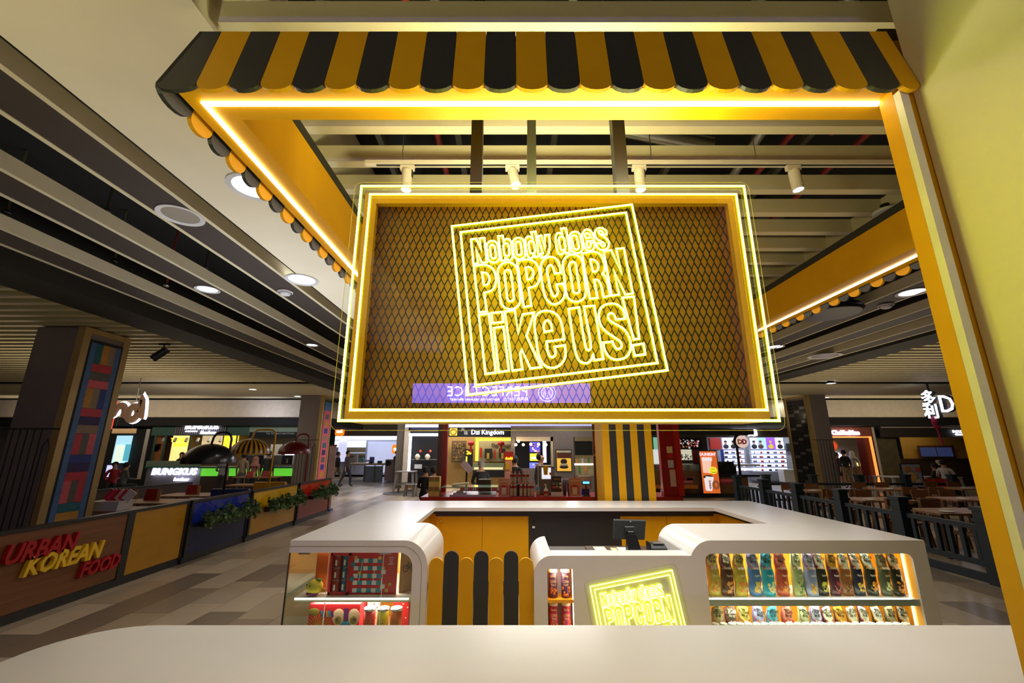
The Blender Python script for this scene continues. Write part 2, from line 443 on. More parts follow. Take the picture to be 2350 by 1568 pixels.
# shop-line fascia: cream band with black recess under it, split by the corridor
FAS = mat('fascia_paint', (205, 192, 168), rough=.75)
BK2 = mat('black_recess', (22, 21, 18), rough=.8)
def fascia(n, xa, xb, lb):
    mb = MB().box(xa, xb, 18.9, 24, 3.2, 3.95, FAS); mb.box(xa, xb, 19.4, 24, 2.86, 3.2, BK2)
    struct('trim_%d' % n, mb, label=lb, cat='fascia')
fascia(17, -24, -8.3, 'cream fascia over the shops on the left'); fascia(18, 8.2, 24, 'cream fascia over the shops on the right')
# ---- square clad pillars
def pillar(name, lb, x0, x1, y0, y1, z1, side, bars):
    """side: +1 when its decorated strip faces +x (towards the kiosk), -1 for -x"""
    PM = mat('pillar_cladding', (126, 116, 108), rough=.55, var=.04, scale=2); GOLD = mat('pillar_edge', (178, 150, 92), rough=.4, metal=.25)
    LN = mat('pillar_groove', (34, 32, 30), rough=.7)
    t = thing(name, lb, 'pillar', ((x0 + x1) / 2, (y0 + y1) / 2, 0)); t['kind'] = 'structure'
    mesh('shaft', MB().box(x0 + .03, x1 - .03, y0, y1, 0, z1, PM), t, bevel=.03)
    xs = x1 if side > 0 else x0; g = MB()
    for yy in (y0 - .004, y1 - .12): g.box(xs - .05, xs + .006 * side, yy, yy + .124, 0, z1, GOLD)
    g.box(xs - .12 * side, xs, y0 - .006, y0 + .1, 0, z1, GOLD)
    g.box(min(xs, xs - .04 * side), max(xs, xs - .04 * side), y0, y1, z1 - .1, z1, GOLD)
    mesh('corner_trim', g, t)
    l = MB(); wd = x1 - x0
    for i in range(5):
        xx = x0 + .12 + i * .12; l.box(xx, xx + .012, y0 - .008, y0 + .002, 0, z1 * .55, LN)
    l.box(x0, x1, y0 - .008, y0 + .002, z1 * .55, z1 * .55 + .02, LN)
    l.tube([(x1 - .1, y0 - .004, 0), (x1 - .1, y0 - .004, z1 * .48), (x1 - .16, y0 - .004, z1 * .51), (x1 - .22, y0 - .004, z1 * .48), (x1 - .22, y0 - .004, 0)], .008, LN, 6)
    mesh('groove_lines', l, t)
    p = MB(); ya, yb = y0 + .16, y1 - .16; xx = xs + .012 * side
    p.box(xs - .02 * side, xs + .004 * side, ya - .04, yb + .04, 0, z1 - .2, LN)
    bars(p, min(xs, xx), max(xs, xx), ya, yb, z1 - .25); mesh('decorative_strip', p, t)
    return t
BC = [mat('strip_' + n, c, rough=.6, var=.12, scale=12) for n, c in dict(blue=(70, 105, 150), teal=(28, 96, 104), ochre=(186, 130, 40), taupe=(142, 120, 98), red=(186, 50, 62), grey=(92, 88, 80), pink=(210, 90, 100), navy=(42, 56, 130), violet=(48, 32, 84)).items()]
def coloured(p, xa, xb, ya, yb, zt):
    w_ = yb - ya; p.box(xa, xb, ya, ya + w_ * .17, 0, zt, BC[0]); p.box(xa, xb, yb - w_ * .17, yb, 0, zt, BC[0])
    a, b = ya + w_ * .17, yb - w_ * .17; z = zt; i = 0
    seq = [('v', (1, 2, 3)), ('h', (4,)), ('h', (5,)), ('h', (6,)), ('v', (2, 3, 7)), ('h', (4,)), ('h', (8,)), ('h', (3,)), ('v', (4, 5, 6)), ('h', (7,)), ('h', (8,)), ('h', (4,)), ('v', (6, 5, 4)), ('h', (1,)), ('h', (2,)), ('h', (3,)), ('v', (3, 8, 4)), ('h', (7,)), ('h', (3,)), ('h', (2,))]
    while z > .05:
        k, cs = seq[i % len(seq)]; h = .36 if k == 'v' else .145
        z2 = max(0, z - h)
        for j, c in enumerate(cs): p.box(xa, xb + .001, a + (b - a) * j / len(cs), a + (b - a) * (j + 1) / len(cs), z2, z - .004, BC[c])
        z = z2; i += 1
def pinkish(p, xa, xb, ya, yb, zt):
    w_ = yb - ya; p.box(xa, xb, ya, yb, 0, zt, BC[6]); z = zt - .5
    p.box(xa, xb + .004, ya, yb, zt - .35, zt, BC[0])
    for i, c in enumerate((5, 2, 7, 3, 1, 8, 5, 7, 2, 8, 3, 7)): p.box(xa, xb + .003, ya + w_ * .25, ya + w_ * .75, z - .2, z, BC[c]); z -= .28
def glassy(p, xa, xb, ya, yb, zt):
    GM = mat('dark_strip_glass', (46, 42, 46), rough=.15, spec=.8)
    p.box(xa, xb, ya, yb, 0, zt, GM)
    for i in range(26):
        z = .1 + i * zt / 27
        for j in range(3): p.box(xa - .006, xa, ya + (yb - ya) * (j / 3 + .03), ya + (yb - ya) * ((j + 1) / 3 - .03), z, z + zt / 34, MATS['dark_void_paint'] if (i + j) % 4 else BC[5])
pillar('wall_pillar', 'grey clad pillar with coloured patchwork strip behind the wooden sign barrier', -8.44, -7.54, 7.2, 8.1, 3.98, 1, coloured)
pillar('wall_pillar', 'grey clad pillar with pink strip beside the red hood lamp', -8.5, -7.55, 17.0, 17.95, 3.95, 1, pinkish)
pillar('wall_pillar', 'brown clad pillar with dark glass strip behind the restaurant fence', 11.67, 12.47, 16.8, 18.2, 3.95, -1, glassy)
# ================================================================ CANOPY
HB = 1.5; ZS = HC + HB                      # soffit height
AX0, AX1, AY0, AY1 = -1.455, 3.36, 1.5, 6.6   # outer edges
IW = .181
can = thing('canopy', 'yellow box canopy with black and yellow scalloped awning above the kiosk', 'canopy', (.9, 4, ZS))
ZT = HC + 1.24 * HB
def ring(mb, z0, z1, m, o):
    """o: how far the outer faces stand back from the soffit edge"""
    mb.box(AX0 + o, 1.72, AY0 + o, AY0 + IW, z0, z1, m); mb.box(1.72, AX1 - o, AY0 + .07, AY0 + IW, z0, z1, m)
    mb.box(AX0 + o, AX1 - o, AY1 - IW, AY1, z0, z1, m)
    mb.box(AX0 + o, AX0 + IW, AY0 + IW, AY1 - IW, z0, z1, m); mb.box(AX1 - .25, AX1 - o, AY0 + IW, AY1 - IW, z0, z1, m)
mb = MB(); ring(mb, ZS, ZS + .02, YEL, 0); ring(mb, ZS + .02, ZT - .02, YEL, .075); mesh('canopy_frame', mb, can)
mb = MB(); ring(mb, ZT - .018, ZT + .05, BLK, .11); mesh('top_trim', mb, can)
def led(a, b):
    m_ = MB(); m_.bar(a, b, .02, .010, WLED); mesh('led_strip', m_, can)
LX = -.919 * HB; LY = 1.0526 * HB; RX = 2.168 * HB
led((LX - .01, LY, ZS - .006), (1.645, LY, ZS - .006)); led((LX, LY + .01, ZS - .006), (LX, AY1 - .1, ZS - .006)); led((RX, LY + .2, ZS - .006), (RX, AY1 - .1, ZS - .006))
PIT = .1345; ATH = .02
def slat_board(fn, col, a0, a1, t0, t1):
    """fn(along, s): s=0 at the awning top, 1 at the scallop line, >1 below; a0..a1 at scallop line, t0..t1 at the top"""
    n = 8; low = [(a0 + (a1 - a0) * (.5 - .5 * math.cos(math.pi * i / n)), 1 + .125 * math.sin(math.pi * i / n)) for i in range(n + 1)]
    poly = [(t0, 0)] + low + [(t1, 0)]
    k = len(poly); v = [fn(a, s_, 0) for a, s_ in poly] + [fn(a, s_, ATH) for a, s_ in poly]
    m_ = MB(); m_.add(v, [tuple(range(k)), tuple(range(2 * k - 1, k - 1, -1))] + [(i, (i + 1) % k, k + (i + 1) % k, k + i) for i in range(k)], col)
    mesh('awning_slat', m_, can)
ztop, zjo = HC + 1.845, HC + 1.49
def front(a, s_, d): return (a, 1.53 - .07 * s_ + d, ztop + (zjo - ztop) * s_)
def left(a, s_, d): return (-1.428 - .072 * s_ + d, a, ztop + (zjo - ztop) * s_)
def right(a, s_, d): return (3.33 + .072 * s_ - d, a, ztop + (zjo - ztop) * s_)
slat_board(front, BLK, -1.5, -1.328, -1.428, -1.328)
k = 0; x = -1.328
while x < 1.69:
    x2 = min(x + PIT, 1.713); slat_board(front, (YEL, BLK)[k % 2], x + .001, x2 - .001, x + .001, x2 - .001); x += PIT; k += 1
slat_board(left, BLK, 1.46, 1.64, 1.53, 1.64)
for k in range(36):
    y = 1.64 + PIT * k; slat_board(left, (YEL, BLK)[k % 2], y + .001, y + PIT - .001, y + .001, y + PIT - .001)
for k in range(35):
    y = 1.72 + PIT * k; slat_board(right, (YEL, BLK)[k % 2], y + .001, y + PIT - .001, y + .001, y + PIT - .001)
# corner post at the right end of the front beam
PALE = mat('pale_post_face', (226, 220, 190), rough=.5); OLV = mat('olive_post_face', (150, 146, 112), rough=.6)
pz = 3.37
mesh('post', MB().box(1.64, 1.698, 1.509, 1.575, 0, pz + .03, YEL), can)
mesh('post_face', MB().box(1.64, 1.674, 1.4775, 1.508, 0, pz, PALE), can)
mesh('post_filler', MB().box(1.675, 1.78, 1.501, 1.508, 0, pz, YEL).box(1.699, 1.7155, 1.508, 1.56, 0, pz, YEL), can)
# ================================================================ striped column at the back of the kiosk
c0, c1 = atY(1388, 1140, 7.0).x, atY(1505, 1140, 7.0).x
mb = MB(); n = 7
for i in range(n): mb.box(c0 + (c1 - c0) * i / n, c0 + (c1 - c0) * (i + 1) / n, 6.98, 7.02, 0, 3.98, (YEL, BLK)[i % 2])
mb.box(c0, c1, 7.02, 7.6, 0, 3.98, YEL)
tag(mesh('striped_column', mb, loc=((c0 + c1) / 2, 7.0, 0)), 'yellow and black vertically striped column behind the rear counter', 'column')

# ================================================================ BIG NEON SIGN
YS = 1.75
def sp(px, py, y=YS - .012): return atY(px, py, y)
sg = thing('neon_sign', 'large hanging yellow neon slogan sign with black mesh panel', 'sign', (.35, YS, 2.0))
o4 = [sp(*p) for p in ((831, 428), (1706.7, 426), (1789.8, 967), (775, 964))]
sx0, sx1 = (o4[0].x + o4[3].x) / 2, (o4[1].x + o4[2].x) / 2; sz1 = (o4[0].z + o4[1].z) / 2; sz0 = (o4[2].z + o4[3].z) / 2
i4 = [sp(*p) for p in ((851, 446), (1688.8, 445.5), (1761.7, 941.8), (802, 940.7))]
ix0, ix1 = (i4[0].x + i4[3].x) / 2, (i4[1].x + i4[2].x) / 2; iz1 = (i4[0].z + i4[1].z) / 2; iz0 = (i4[2].z + i4[3].z) / 2
BOXY = mat('sign_box_yellow', (226, 168, 10), rough=.45)
# box: front rim, sides and a closed back
hx0, hx1, hz0, hz1 = ix0 + .012, ix1 - .012, iz0 + .012, iz1 - .012
mb = MB(); facexz([(sx0, sz0), (sx1, sz0), (sx1, sz1), (sx0, sz1)], [[(hx0, hz0), (hx0, hz1), (hx1, hz1), (hx1, hz0)]], YS + .045, YS + .075, BOXY, mb)
D = YS + .27
mb.box(sx0, sx1, YS + .075, D, sz0, sz0 + .02, BOXY); mb.box(sx0, sx1, YS + .075, D, sz1 - .02, sz1, BOXY)
mb.box(sx0, sx0 + .02, YS + .075, D, sz0 + .02, sz1 - .02, BOXY); mb.box(sx1 - .02, sx1, YS + .075, D, sz0 + .02, sz1 - .02, BOXY)
mesh('sign_box', mb, sg)
PLY = woodm('sign_back_panel', (222, 156, 30), (240, 180, 46), 2, .6, 0)
mesh('back_panel', MB().box(sx0 + .02, sx1 - .02, YS + .135, YS + .145, sz0 + .02, sz1 - .02, PLY), sg)
# expanded metal mesh
MSH = mat('mesh_paint', (34, 34, 26), rough=.5)
mb = MB(); pw, ph = .0312, .082; fl = .005; yb = YS + .088
ncol = int((hx1 - hx0) / (pw / 2)) + 1; nz = int((hz1 - hz0) / (ph / 2)) + 1
for c in range(0, ncol // 2 + 2):
    xc = hx0 - .01 + c * pw
    prevp = None
    pts = []
    for r in range(nz + 1):
        z = hz0 - .01 + r * ph / 2; xx = xc + (pw / 2) * (r % 2)
        pts += [(xx, z - fl), (xx, z + fl)]
    for (xa, za), (xb, zb) in zip(pts, pts[1:]):
        if max(xa, xb) > hx1 + .012 or za < hz0 - .012 or zb > hz1 + .012: continue
        mb.bar((xa, yb, za), (xb, yb, zb), .0042, .004, MSH, up=(0, 1, 0))
    pts = []
    for r in range(nz + 1):
        z = hz0 - .01 + r * ph / 2; xx = xc + pw - (pw / 2) * (r % 2)
        pts += [(xx, z - fl), (xx, z + fl)]
    for (xa, za), (xb, zb) in zip(pts, pts[1:]):
        if abs(xa - xb) < 1e-6 or max(xa, xb) > hx1 + .012 or za < hz0 - .012 or zb > hz1 + .012: continue
        mb.bar((xa, yb, za), (xb, yb, zb), .0042, .004, MSH, up=(0, 1, 0))
mesh('mesh_panel', mb, sg)
# clear acrylic sheet that carries the tubes
a0, a1 = sp(757, 987), sp(1806, 989); a2, a3 = sp(811, 415), sp(1722, 415)
ax0, ax1, az0, az1 = (a0.x + a2.x) / 2, (a1.x + a3.x) / 2, (a0.z + a1.z) / 2, (a2.z + a3.z) / 2
mb = MB().add([(p[0], YS, p[1]) for p in rrect(ax0, ax1, az0, az1, .035)], [tuple(range(28))], ACR)
mesh('acrylic_sheet', mb, sg)
EDGE = mat('acrylic_edge', (225, 205, 120), rough=.2, var=0)
mb = MB().tube([(p[0], YS, p[1]) for p in rrect(ax0, ax1, az0, az1, .035)], .0011, EDGE, 4, True, (0, 1, 0)); mesh('acrylic_edge', mb, sg)
NCORE = emis('neon_core', (246, 244, 64), 14.0); NSHE = emis('neon_sheath', (214, 230, 5), 13.0); NBACK = emis('neon_back', (220, 206, 8), 1.7); LBACK = emis('neon_letter_back', (206, 222, 6), 4.2); LSHE = emis('neon_small_sheath', (222, 230, 8), 3.0)
LCORE = emis('neon_core_small', (250, 250, 130), 3.2)
def curve_pts(raw, step=6):
    P = []
    n = len(raw)
    for i in range(n):
        p0, s0 = raw[i][:2], raw[i][2]; p1, s1 = raw[(i + 1) % n][:2], raw[(i + 1) % n][2]
        P.append(p0)
        if not s0 and not s1: continue
        pm, pn = raw[i - 1][:2], raw[(i + 2) % n][:2]
        ch = (p1[0] - p0[0], p1[1] - p0[1]); L_ = math.hypot(*ch)
        def tan(a, b):
            d = (b[0] - a[0], b[1] - a[1]); q = math.hypot(*d) or 1
            return (d[0] / q * L_, d[1] / q * L_)
        m0 = tan(pm, p1) if s0 else ch; m1 = tan(p0, pn) if s1 else ch
        for k in range(1, step):
            t = k / step; h00 = 2 * t ** 3 - 3 * t * t + 1; h10 = t ** 3 - 2 * t * t + t; h01 = -2 * t ** 3 + 3 * t * t; h11 = t ** 3 - t * t
            P.append(tuple(h00 * p0[j] + h10 * m0[j] + h01 * p1[j] + h11 * m1[j] for j in (0, 1)))
    return P
LET = '''frame_outer A 45,385 B 1310,60 D 1845,1175 C 290,1545
frame_inner A 175,475 B 1220,180 D 1695,1065 C 405,1400
n A 332,583 412,573 490,755 460,570 532,560 570,925 495,938 405,715 440,943 370,955
o A @640,605,685,932,86 @645,665,678,870,38
b A 740,535 808,528 822,612 870,575s 925,605s 950,750s 955,850s 908,895s 848,862 850,897 790,906 | @850,642,878,832,40
o A @1035,558,1068,882,88 @1035,615,1062,822,40
d A 1235,475 1300,465 1350,840 1300,850 1282,812 1235,865s 1180,825s 1150,620s 1160,560s 1210,540s 1264,582 | @1228,608,1262,795,40
y A 1335,535 1390,525 1443,742 1440,520 1507,512 1512,690s 1478,815s 1390,862 1378,802 1412,792
d B 245,420 320,415 380,785 325,795 306,757 250,810s 200,780s 165,570s 185,495s 235,490s 272,522 | @245,545,282,745,40
o B @440,468,500,790,86 @435,522,485,735,40
e B 742,600 722,500s 640,432s 565,500s 580,620s 620,735s 690,757s 748,700s 750,627 688,640 688,685s 660,712s 638,680s 630,614 | 620,565 605,510s 640,490s 680,520s 690,557
s B 928,510 920,450s 850,412s 780,430s 752,490s 780,570s 850,615s 903,655s 882,690s 850,670s 835,635 780,646 802,715s 870,743s 942,715s 965,640s 935,580s 870,530s 815,490s 812,460s 845,455s 870,480s 880,515
p A 375,985 530,966s 640,1005s 697,1105s 705,1235s 652,1342s 530,1387 570,1667 450,1677 | 495,1080 560,1088s 605,1150s 602,1220s 568,1265s 525,1267
o A @868,925,940,1632,150 @878,1040,932,1512,50
p A 1025,905 1190,885s 1298,930s 1355,1040s 1365,1160s 1310,1272s 1195,1312 1237,1577 1125,1597 | 1150,1008 1205,1000s 1258,1045s 1265,1120s 1225,1178s 1180,1190
c A 1680,1085 1655,950s 1600,870s 1510,845s 1415,900s 1380,1020s 1405,1260s 1450,1450s 1520,1535s 1600,1557s 1705,1490s 1745,1370s 1712,1245 1615,1260 1635,1370s 1590,1440s 1540,1380s 1500,1200s 1475,1030s 1520,968s 1562,1000s 1590,1097
o B @405,810,490,1520,150 @412,920,482,1392,50
r B 560,795 740,768s 835,810s 890,920s 900,1040s 868,1105 920,1150s 960,1320s 988,1425 885,1450 850,1290s 800,1195s 742,1190 795,1462 680,1475 | 685,885 735,888s 800,950s 800,1030s 768,1065s 725,1067
n B 885,760 1000,745 1160,1105 1075,725 1190,715 1325,1395 1210,1410 1035,1040 1120,1412 1005,1425
l C 450,345 600,325 705,1210 550,1230
i C 675,540 820,520 900,1180 750,1205 | 640,315 800,300 815,450 655,468
k C 840,295 990,275 1040,625 1108,335 1280,310 1165,660 1388,1128 1225,1150 1095,865 1068,930 1105,1160 955,1182
e C 1730,708 1690,470s 1620,340s 1480,282s 1340,320s 1285,440s 1310,700s 1350,950s 1430,1095s 1560,1140s 1690,1075s 1750,950s 1740,800 1588,822 1600,930s 1545,980s 1490,910s 1465,745 | 1435,600 1425,490s 1475,425s 1530,470s 1550,578
u D 360,255 515,230 610,800s 655,875s 695,815s 590,220 745,205 880,1005 745,1025 730,935 690,1030s 620,1070s 520,1030s 460,880s
s D 1205,400 1180,280s 1100,195s 980,175s 860,225s 815,350s 845,500s 930,600s 1060,690s 1145,760s 1150,830s 1095,857s 1045,810s 1020,745 880,760 910,890s 990,990s 1100,1015s 1230,970s 1290,850s 1275,700s 1200,570s 1080,490s 970,420s 955,350s 1000,315s 1045,350s 1070,415
exclamation_mark D 1165,85 1340,70 1420,702 1338,712 | 1320,800 1485,775 1510,935 1350,957'''
ORI = dict(A=(1030, 460), B=(1250, 460), C=(1030, 670), D=(1250, 670))
def glyph_loops():
    out = []
    for line in LET.split('\n'):
        tk = line.split(); loops = []; cur = []; cr = 'A'
        for t in tk[1:]:
            if t in ORI: cr = t
            elif t == '|': loops.append(cur); cur = []
            elif t[0] == '@':
                if cur: loops.append(cur); cur = []
                x0, y0, x1, y1, hw = map(float, t[1:].split(','))
                L_ = math.hypot(x1 - x0, y1 - y0); ux, uy = (x1 - x0) / L_, (y1 - y0) / L_; nx, ny = -uy, ux
                pts = []
                for i in range(11):
                    q = math.pi * i / 10; c_, s_ = math.cos(q), math.sin(q)
                    pts.append((x0 + ux * hw * (1 - s_) + nx * hw * c_, y0 + uy * hw * (1 - s_) + ny * hw * c_))
                for i in range(11):
                    q = math.pi * i / 10; c_, s_ = math.cos(q), math.sin(q)
                    pts.append((x1 - ux * hw * (1 - s_) - nx * hw * c_, y1 - uy * hw * (1 - s_) - ny * hw * c_))
                loops.append([(px, py, 0, cr) for px, py in pts])
            else:
                sm = t[-1] == 's'; x_, y_ = t.rstrip('s').split(','); cur.append((float(x_), float(y_), sm, cr))
        if cur: loops.append(cur)
        res = []
        for lp in loops:
            raw = []
            for x_, y_, sm, c_ in lp:
                p = sp(ORI[c_][0] + x_ / 6.5333, ORI[c_][1] + y_ / 6.5333); raw.append((p.x, p.z, sm))
            res.append(curve_pts(raw))
        out.append((tk[0], res))
    return out
GL = glyph_loops()
def neon(mb, loop, y, r, core, sheath, fn=lambda a, b: (a, b), back=None):
    """LED neon tube: the front of the tube glows pale, its flanks and back glow a deeper yellow-green"""
    P = [Vector((q[0], y - r, q[1])) for q in (fn(*p) for p in loop)]; n = 10; N_ = len(P); t0 = MB()
    t0.tube(P, r, core, n, True, (0, 1, 0)); o = len(mb.v); mb.v.extend(t0.v); kc, ks_ = mb.mi(core), mb.mi(sheath)
    kb = mb.mi(back or NBACK)
    for f in t0.f:
        c = sum((Vector(t0.v[i]) for i in f), Vector((0, 0, 0))) / len(f); e = (c.y - (y - r)) / r
        mb.f.append([o + i for i in f]); mb.m.append(kc if e < -.45 else (ks_ if e < .02 else kb)); mb.sm.append(True)
for nm, c4 in (('neon_border', [(sx0, sz0), (sx1, sz0), (sx1, sz1), (sx0, sz1)]), ('neon_border', [(ix0, iz0), (ix1, iz0), (ix1, iz1), (ix0, iz1)])):
    mb = MB(); neon(mb, c4, YS - .004, .0054, NCORE, NSHE); mesh(nm, mb, sg)
for nm, loops in GL:
    mb = MB()
    for lp in loops: neon(mb, lp, YS - .004, .0048, NCORE, NSHE, back=LBACK)
    mesh('neon_frame' if nm.startswith('frame') else 'neon_letter', mb, sg)
for a, b in (((1240, 452), (1243, 492)), ((1450, 452), (1452, 470)), ((1062, 727), (1096, 724)), ((1250, 780), (1312, 776)), ((1253, 719), (1256, 733))):
    A_, B_ = sp(*a), sp(*b); mb = MB().tube([A_, (A_ + B_) / 2 + Vector((.006, 0, -.004)), B_], .0009, mat('wire_clear', (150, 150, 40), var=0), 5); mesh('lead_wire', mb, sg)
for px, yy, wd in ((1095, 1.92, .06), (1420, 1.92, .065)):
    xx = atY(px, 350, yy).x; mesh('hanging_post', MB().box(xx - wd / 2, xx + wd / 2, yy - .03, yy + .03, sz1, 4.9, BMET), sg)
mb = MB(); A_ = atY(1219, 415, 1.97); mb.bar((A_.x, 1.97, sz1 - .01), (A_.x + .03, 2.3, 4.6), .05, .05, mat('post_olive', (66, 70, 52), rough=.5)); mesh('hanging_post', mb, sg)

ulx = (sx0 + sx1) / 2; mesh('fill_housing', MB().box(ulx - .6, ulx + .6, YS + .12, YS + .2, sz1, sz1 + .03, BMET), sg)  # invented housing and fill lamp, added to brighten the baffles above
lamp('AREA', 'sign_fill', (ulx, YS + .16, sz1 + .035), 34, (1, .93, .5), (ulx + .2, YS + 1.2, 6), 1.2, sy=.07)
# ================================================================ TRACK SPOTLIGHTS
TRK = mat('track_cream', (215, 205, 190), rough=.4); LENS = emis('spot_lens', (240, 244, 255), 9)
ty = 2.62; tz = HC + 1.985
tx0, tx1 = atY(842, 342, ty).x, atY(2062, 358, ty).x
tk = thing('lighting_track', 'long cream lighting track under the ceiling baffles above the sign', 'track', ((tx0 + tx1) / 2, ty, tz))
mb = MB().box(tx0, tx1, ty - .018, ty + .018, tz - .03, tz, TRK); mb.box(tx0 + .08, tx1, ty - .008, ty + .008, tz - .034, tz - .03, BLK); mesh('rail', mb, tk)
for x in (tx0 + .26, 1.0, 1.75): mesh('suspension_wire', MB().cyl((x, ty, tz), (x, ty, 4.99), .003, n=6, m=STEEL), tk)
def spot(px, lb, tilt=(0, 0), on=True):
    x = atY(px, 360, ty).x; t = thing('track_spotlight', lb, 'spotlight', (x, ty, tz - .036), group='track spotlights above the sign')
    mb = MB().box(x - .05, x + .05, ty - .016, ty + .016, tz - .075, tz - .036, TRK); mesh('adapter', mb, t, bevel=.003)
    a = Vector((x, ty, tz - .08)); b = a + Vector((tilt[0], tilt[1], -1)).normalized() * .15
    mb = MB().cyl(a, b, .036, .038, 20, TRK); mesh('lamp_body', mb, t)
    d = (b - a).normalized(); mb = MB().cyl(b - d * .002, b + d * .0015, .031, .031, 20, LENS); mesh('lens', mb, t)
    mb = MB().box(x + .034, x + .04, ty - .012, ty + .012, tz - .13, tz - .06, BMET); mesh('yoke', mb, t)
    lamp('SPOT', 'spot_beam', b + d * .03, 34, (1, .96, .9), b + d, .03, 1.0, .6)
spot(937, 'cream track spotlight pointing straight down, leftmost on the track')
spot(1176, 'cream track spotlight tilted towards the viewer between the black sign posts', (.16, -.28))
spot(1464, 'cream track spotlight half hidden by the sign, beside the right black post')
spot(1815, 'cream track spotlight hanging alone at the right of the track', (.07, 0))
# ================================================================ KIOSK COUNTERS
ZK = 1.1
KX0, KX1, KF, KB = -1.96, 3.65, 4.06, 6.92
# front bar, nearest the camera
mb = MB(); out = [(2.42, 2.22)] + arc(KX0 + .32, 1.9, .32, 90, 180, 10)[0:] + [(KX0, 1.62), (2.42, 1.62)]
mb.prism(out, fxy, ZK - .05, ZK, WHT); 
fb = thing('front_bar', 'long white bar counter with rounded left corner in the foreground', 'counter', (.3, 1.9, 0))
mesh('bar_top', mb, fb, bevel=.008, seg=3)
mb = MB(); inn = [(2.36, 2.16)] + arc(KX0 + .32, 1.9, .26, 90, 180, 10) + [(KX0 + .06, 1.66), (2.36, 1.66)]
mb.prism(inn, fxy, 0.1, ZK - .05, WHT); mesh('bar_body', mb, fb)
mesh('plinth', MB().box(KX0 + .2, 2.3, 1.7, 2.1, 0, .1, BLK), fb)
# rear worktop: U-shaped white slab (two sides and the back)
wt = thing('worktop', 'white U-shaped worktop running round the back of the kiosk', 'worktop', (.9, 6.5, ZK))
U = [(KX0, 4.972), (KX0, KB), (KX1, KB), (KX1, 4.912), (2.77, 4.912), (2.77, 6.15), (-1.05, 6.15), (-1.05, 4.972)]
mb = MB(); mb.prism(U, fxy, ZK - .045, ZK, WHT); mesh('slab', mb, wt, bevel=.004)
U2 = [(KX0 + .04, 4.98), (KX0 + .04, KB - .04), (KX1 - .04, KB - .04), (KX1 - .04, 4.92), (2.83, 4.92), (2.83, 6.2), (-1.11, 6.2), (-1.11, 4.98)]
mb = MB(); mb.prism(U2, fxy, ZK - .085, ZK - .046, mat('dark_gap', (40, 36, 26), var=0)); mesh('under_trim', mb, wt)
# cabinets under the worktop
cb = thing('rear_cabinet', 'row of yellow and black cabinets under the rear worktop', 'cabinet', (.9, 6.3, 0))
mb = MB().box(-1.9, 3.6, 6.24, 6.86, .08, ZK - .088, YEL); mb.box(-1.9, -1.12, 5.0, 6.24, .08, ZK - .088, YEL); mb.box(2.84, 3.6, 4.95, 6.24, .08, ZK - .088, YEL)
mesh('carcass', mb, cb)
xs = [-1.04] + [atY(p, 1200, 6.22).x for p in (1107, 1213, 1424, 1530)] + [2.72]
for i in range(5):
    c = BLK if i == 2 else YEL; a, b = xs[i] + .003, xs[i + 1] - .003
    d = mesh('door', MB().box(a, b, 6.22, 6.238, .1, ZK - .12, c), cb)
    if i in (0, 2, 3, 4):
        kx = {0: a + .07, 2: a + .065, 3: a + .07, 4: b - .11}[i]
        mb = MB().cyl((kx, 6.222, ZK - .18), (kx, 6.206, ZK - .18), .014, n=14, m=CHR)
        if i != 2: mb.box(kx - .004, kx + .004, 6.19, 6.207, ZK - .2, ZK - .165, CHR)
        else: mb.box(kx - .018, kx + .018, 6.208, 6.219, ZK - .27, ZK - .245, mat('sticker_white', (225, 225, 210)))
        mesh('lock', mb, d)
mesh('top_rail', MB().box(-1.05, 2.77, 6.215, 6.238, ZK - .118, ZK - .088, BLK), cb)

def front_plate(name, outline, holes, parent, th=.02, m=WHT):
    mb = MB(); facexz(outline, holes, KF, KF + th, m, mb); return mesh(name, mb, parent)
LT = emis('shelf_led', (255, 244, 214), 7)
INN = mat('display_yellow', (244, 168, 26), rough=.5)
# ---- left display cabinet
ld = thing('display_cabinet', 'white glass-fronted display cabinet with rounded shoulder, left of the gate', 'display', (-1.35, 4.5, 0))
LR = -.74; R1 = .215
ol = [(KX0, ZK), (KX0, ZK - .1)] + [(-1.9 + .02, ZK - .1), (-.99, ZK - .1)] + [(p[0], p[1]) for p in arc(-.99, ZK - .22, .12, 90, 0, 6)] + [(-.87, 0), (LR, 0)] + arc(LR - R1, ZK - R1, R1, 0, 90, 36)
mb = MB(); facexz(list(reversed(ol)), [], KF, KF + .03, WHT, mb); mesh('front_frame', mb, ld, bevel=.003)
groove = [(KX0, ZK - .048), (-1.0, ZK - .048)] + arc(LR - R1 - .02, ZK - R1 - .02, R1 - .028, 88, 0, 8) + [(LR - .048, .3)]
mb = MB().tube([(p[0], KF - .001, p[1]) for p in groove], .0018, mat('joint_line', (150, 140, 110), var=0), 5); mesh('joint', mb, ld)
sh = arc(LR - R1, ZK - R1, R1, 0, 90, 36); shi = arc(LR - R1, ZK - R1, R1 - .04, 90, 0, 12)
prof = [(LR, 0)] + sh + [(KX0, ZK), (KX0, ZK - .045)] + [(p[0], p[1]) for p in shi] + [(LR - .04, 0)]
mb = MB(); mb.prism(prof, fxz, KF + .03, 4.97, WHT, True); o = mesh('shell', mb, ld)
me = o.data
for p in me.polygons: p.use_smooth = False
mesh('back_panel', MB().box(KX0 + .05, -.98, 4.90, 4.92, 0, ZK - .05, INN).box(-.98, LR - .06, 4.90, 4.92, 0, ZK - .2, INN), ld)
mesh('glass_front', MB().box(KX0 + .01, -.86, KF + .012, KF + .018, .05, ZK - .1, GLS), ld)
mesh('glass_side', MB().box(KX0 + .004, KX0 + .01, KF + .02, 4.9, .05, ZK - .1, GLS), ld)
mesh('glass_edge', MB().box(KX0, KX0 + .006, KF + .0, KF + .02, .05, ZK - .1, BMET), ld)
mb = MB()
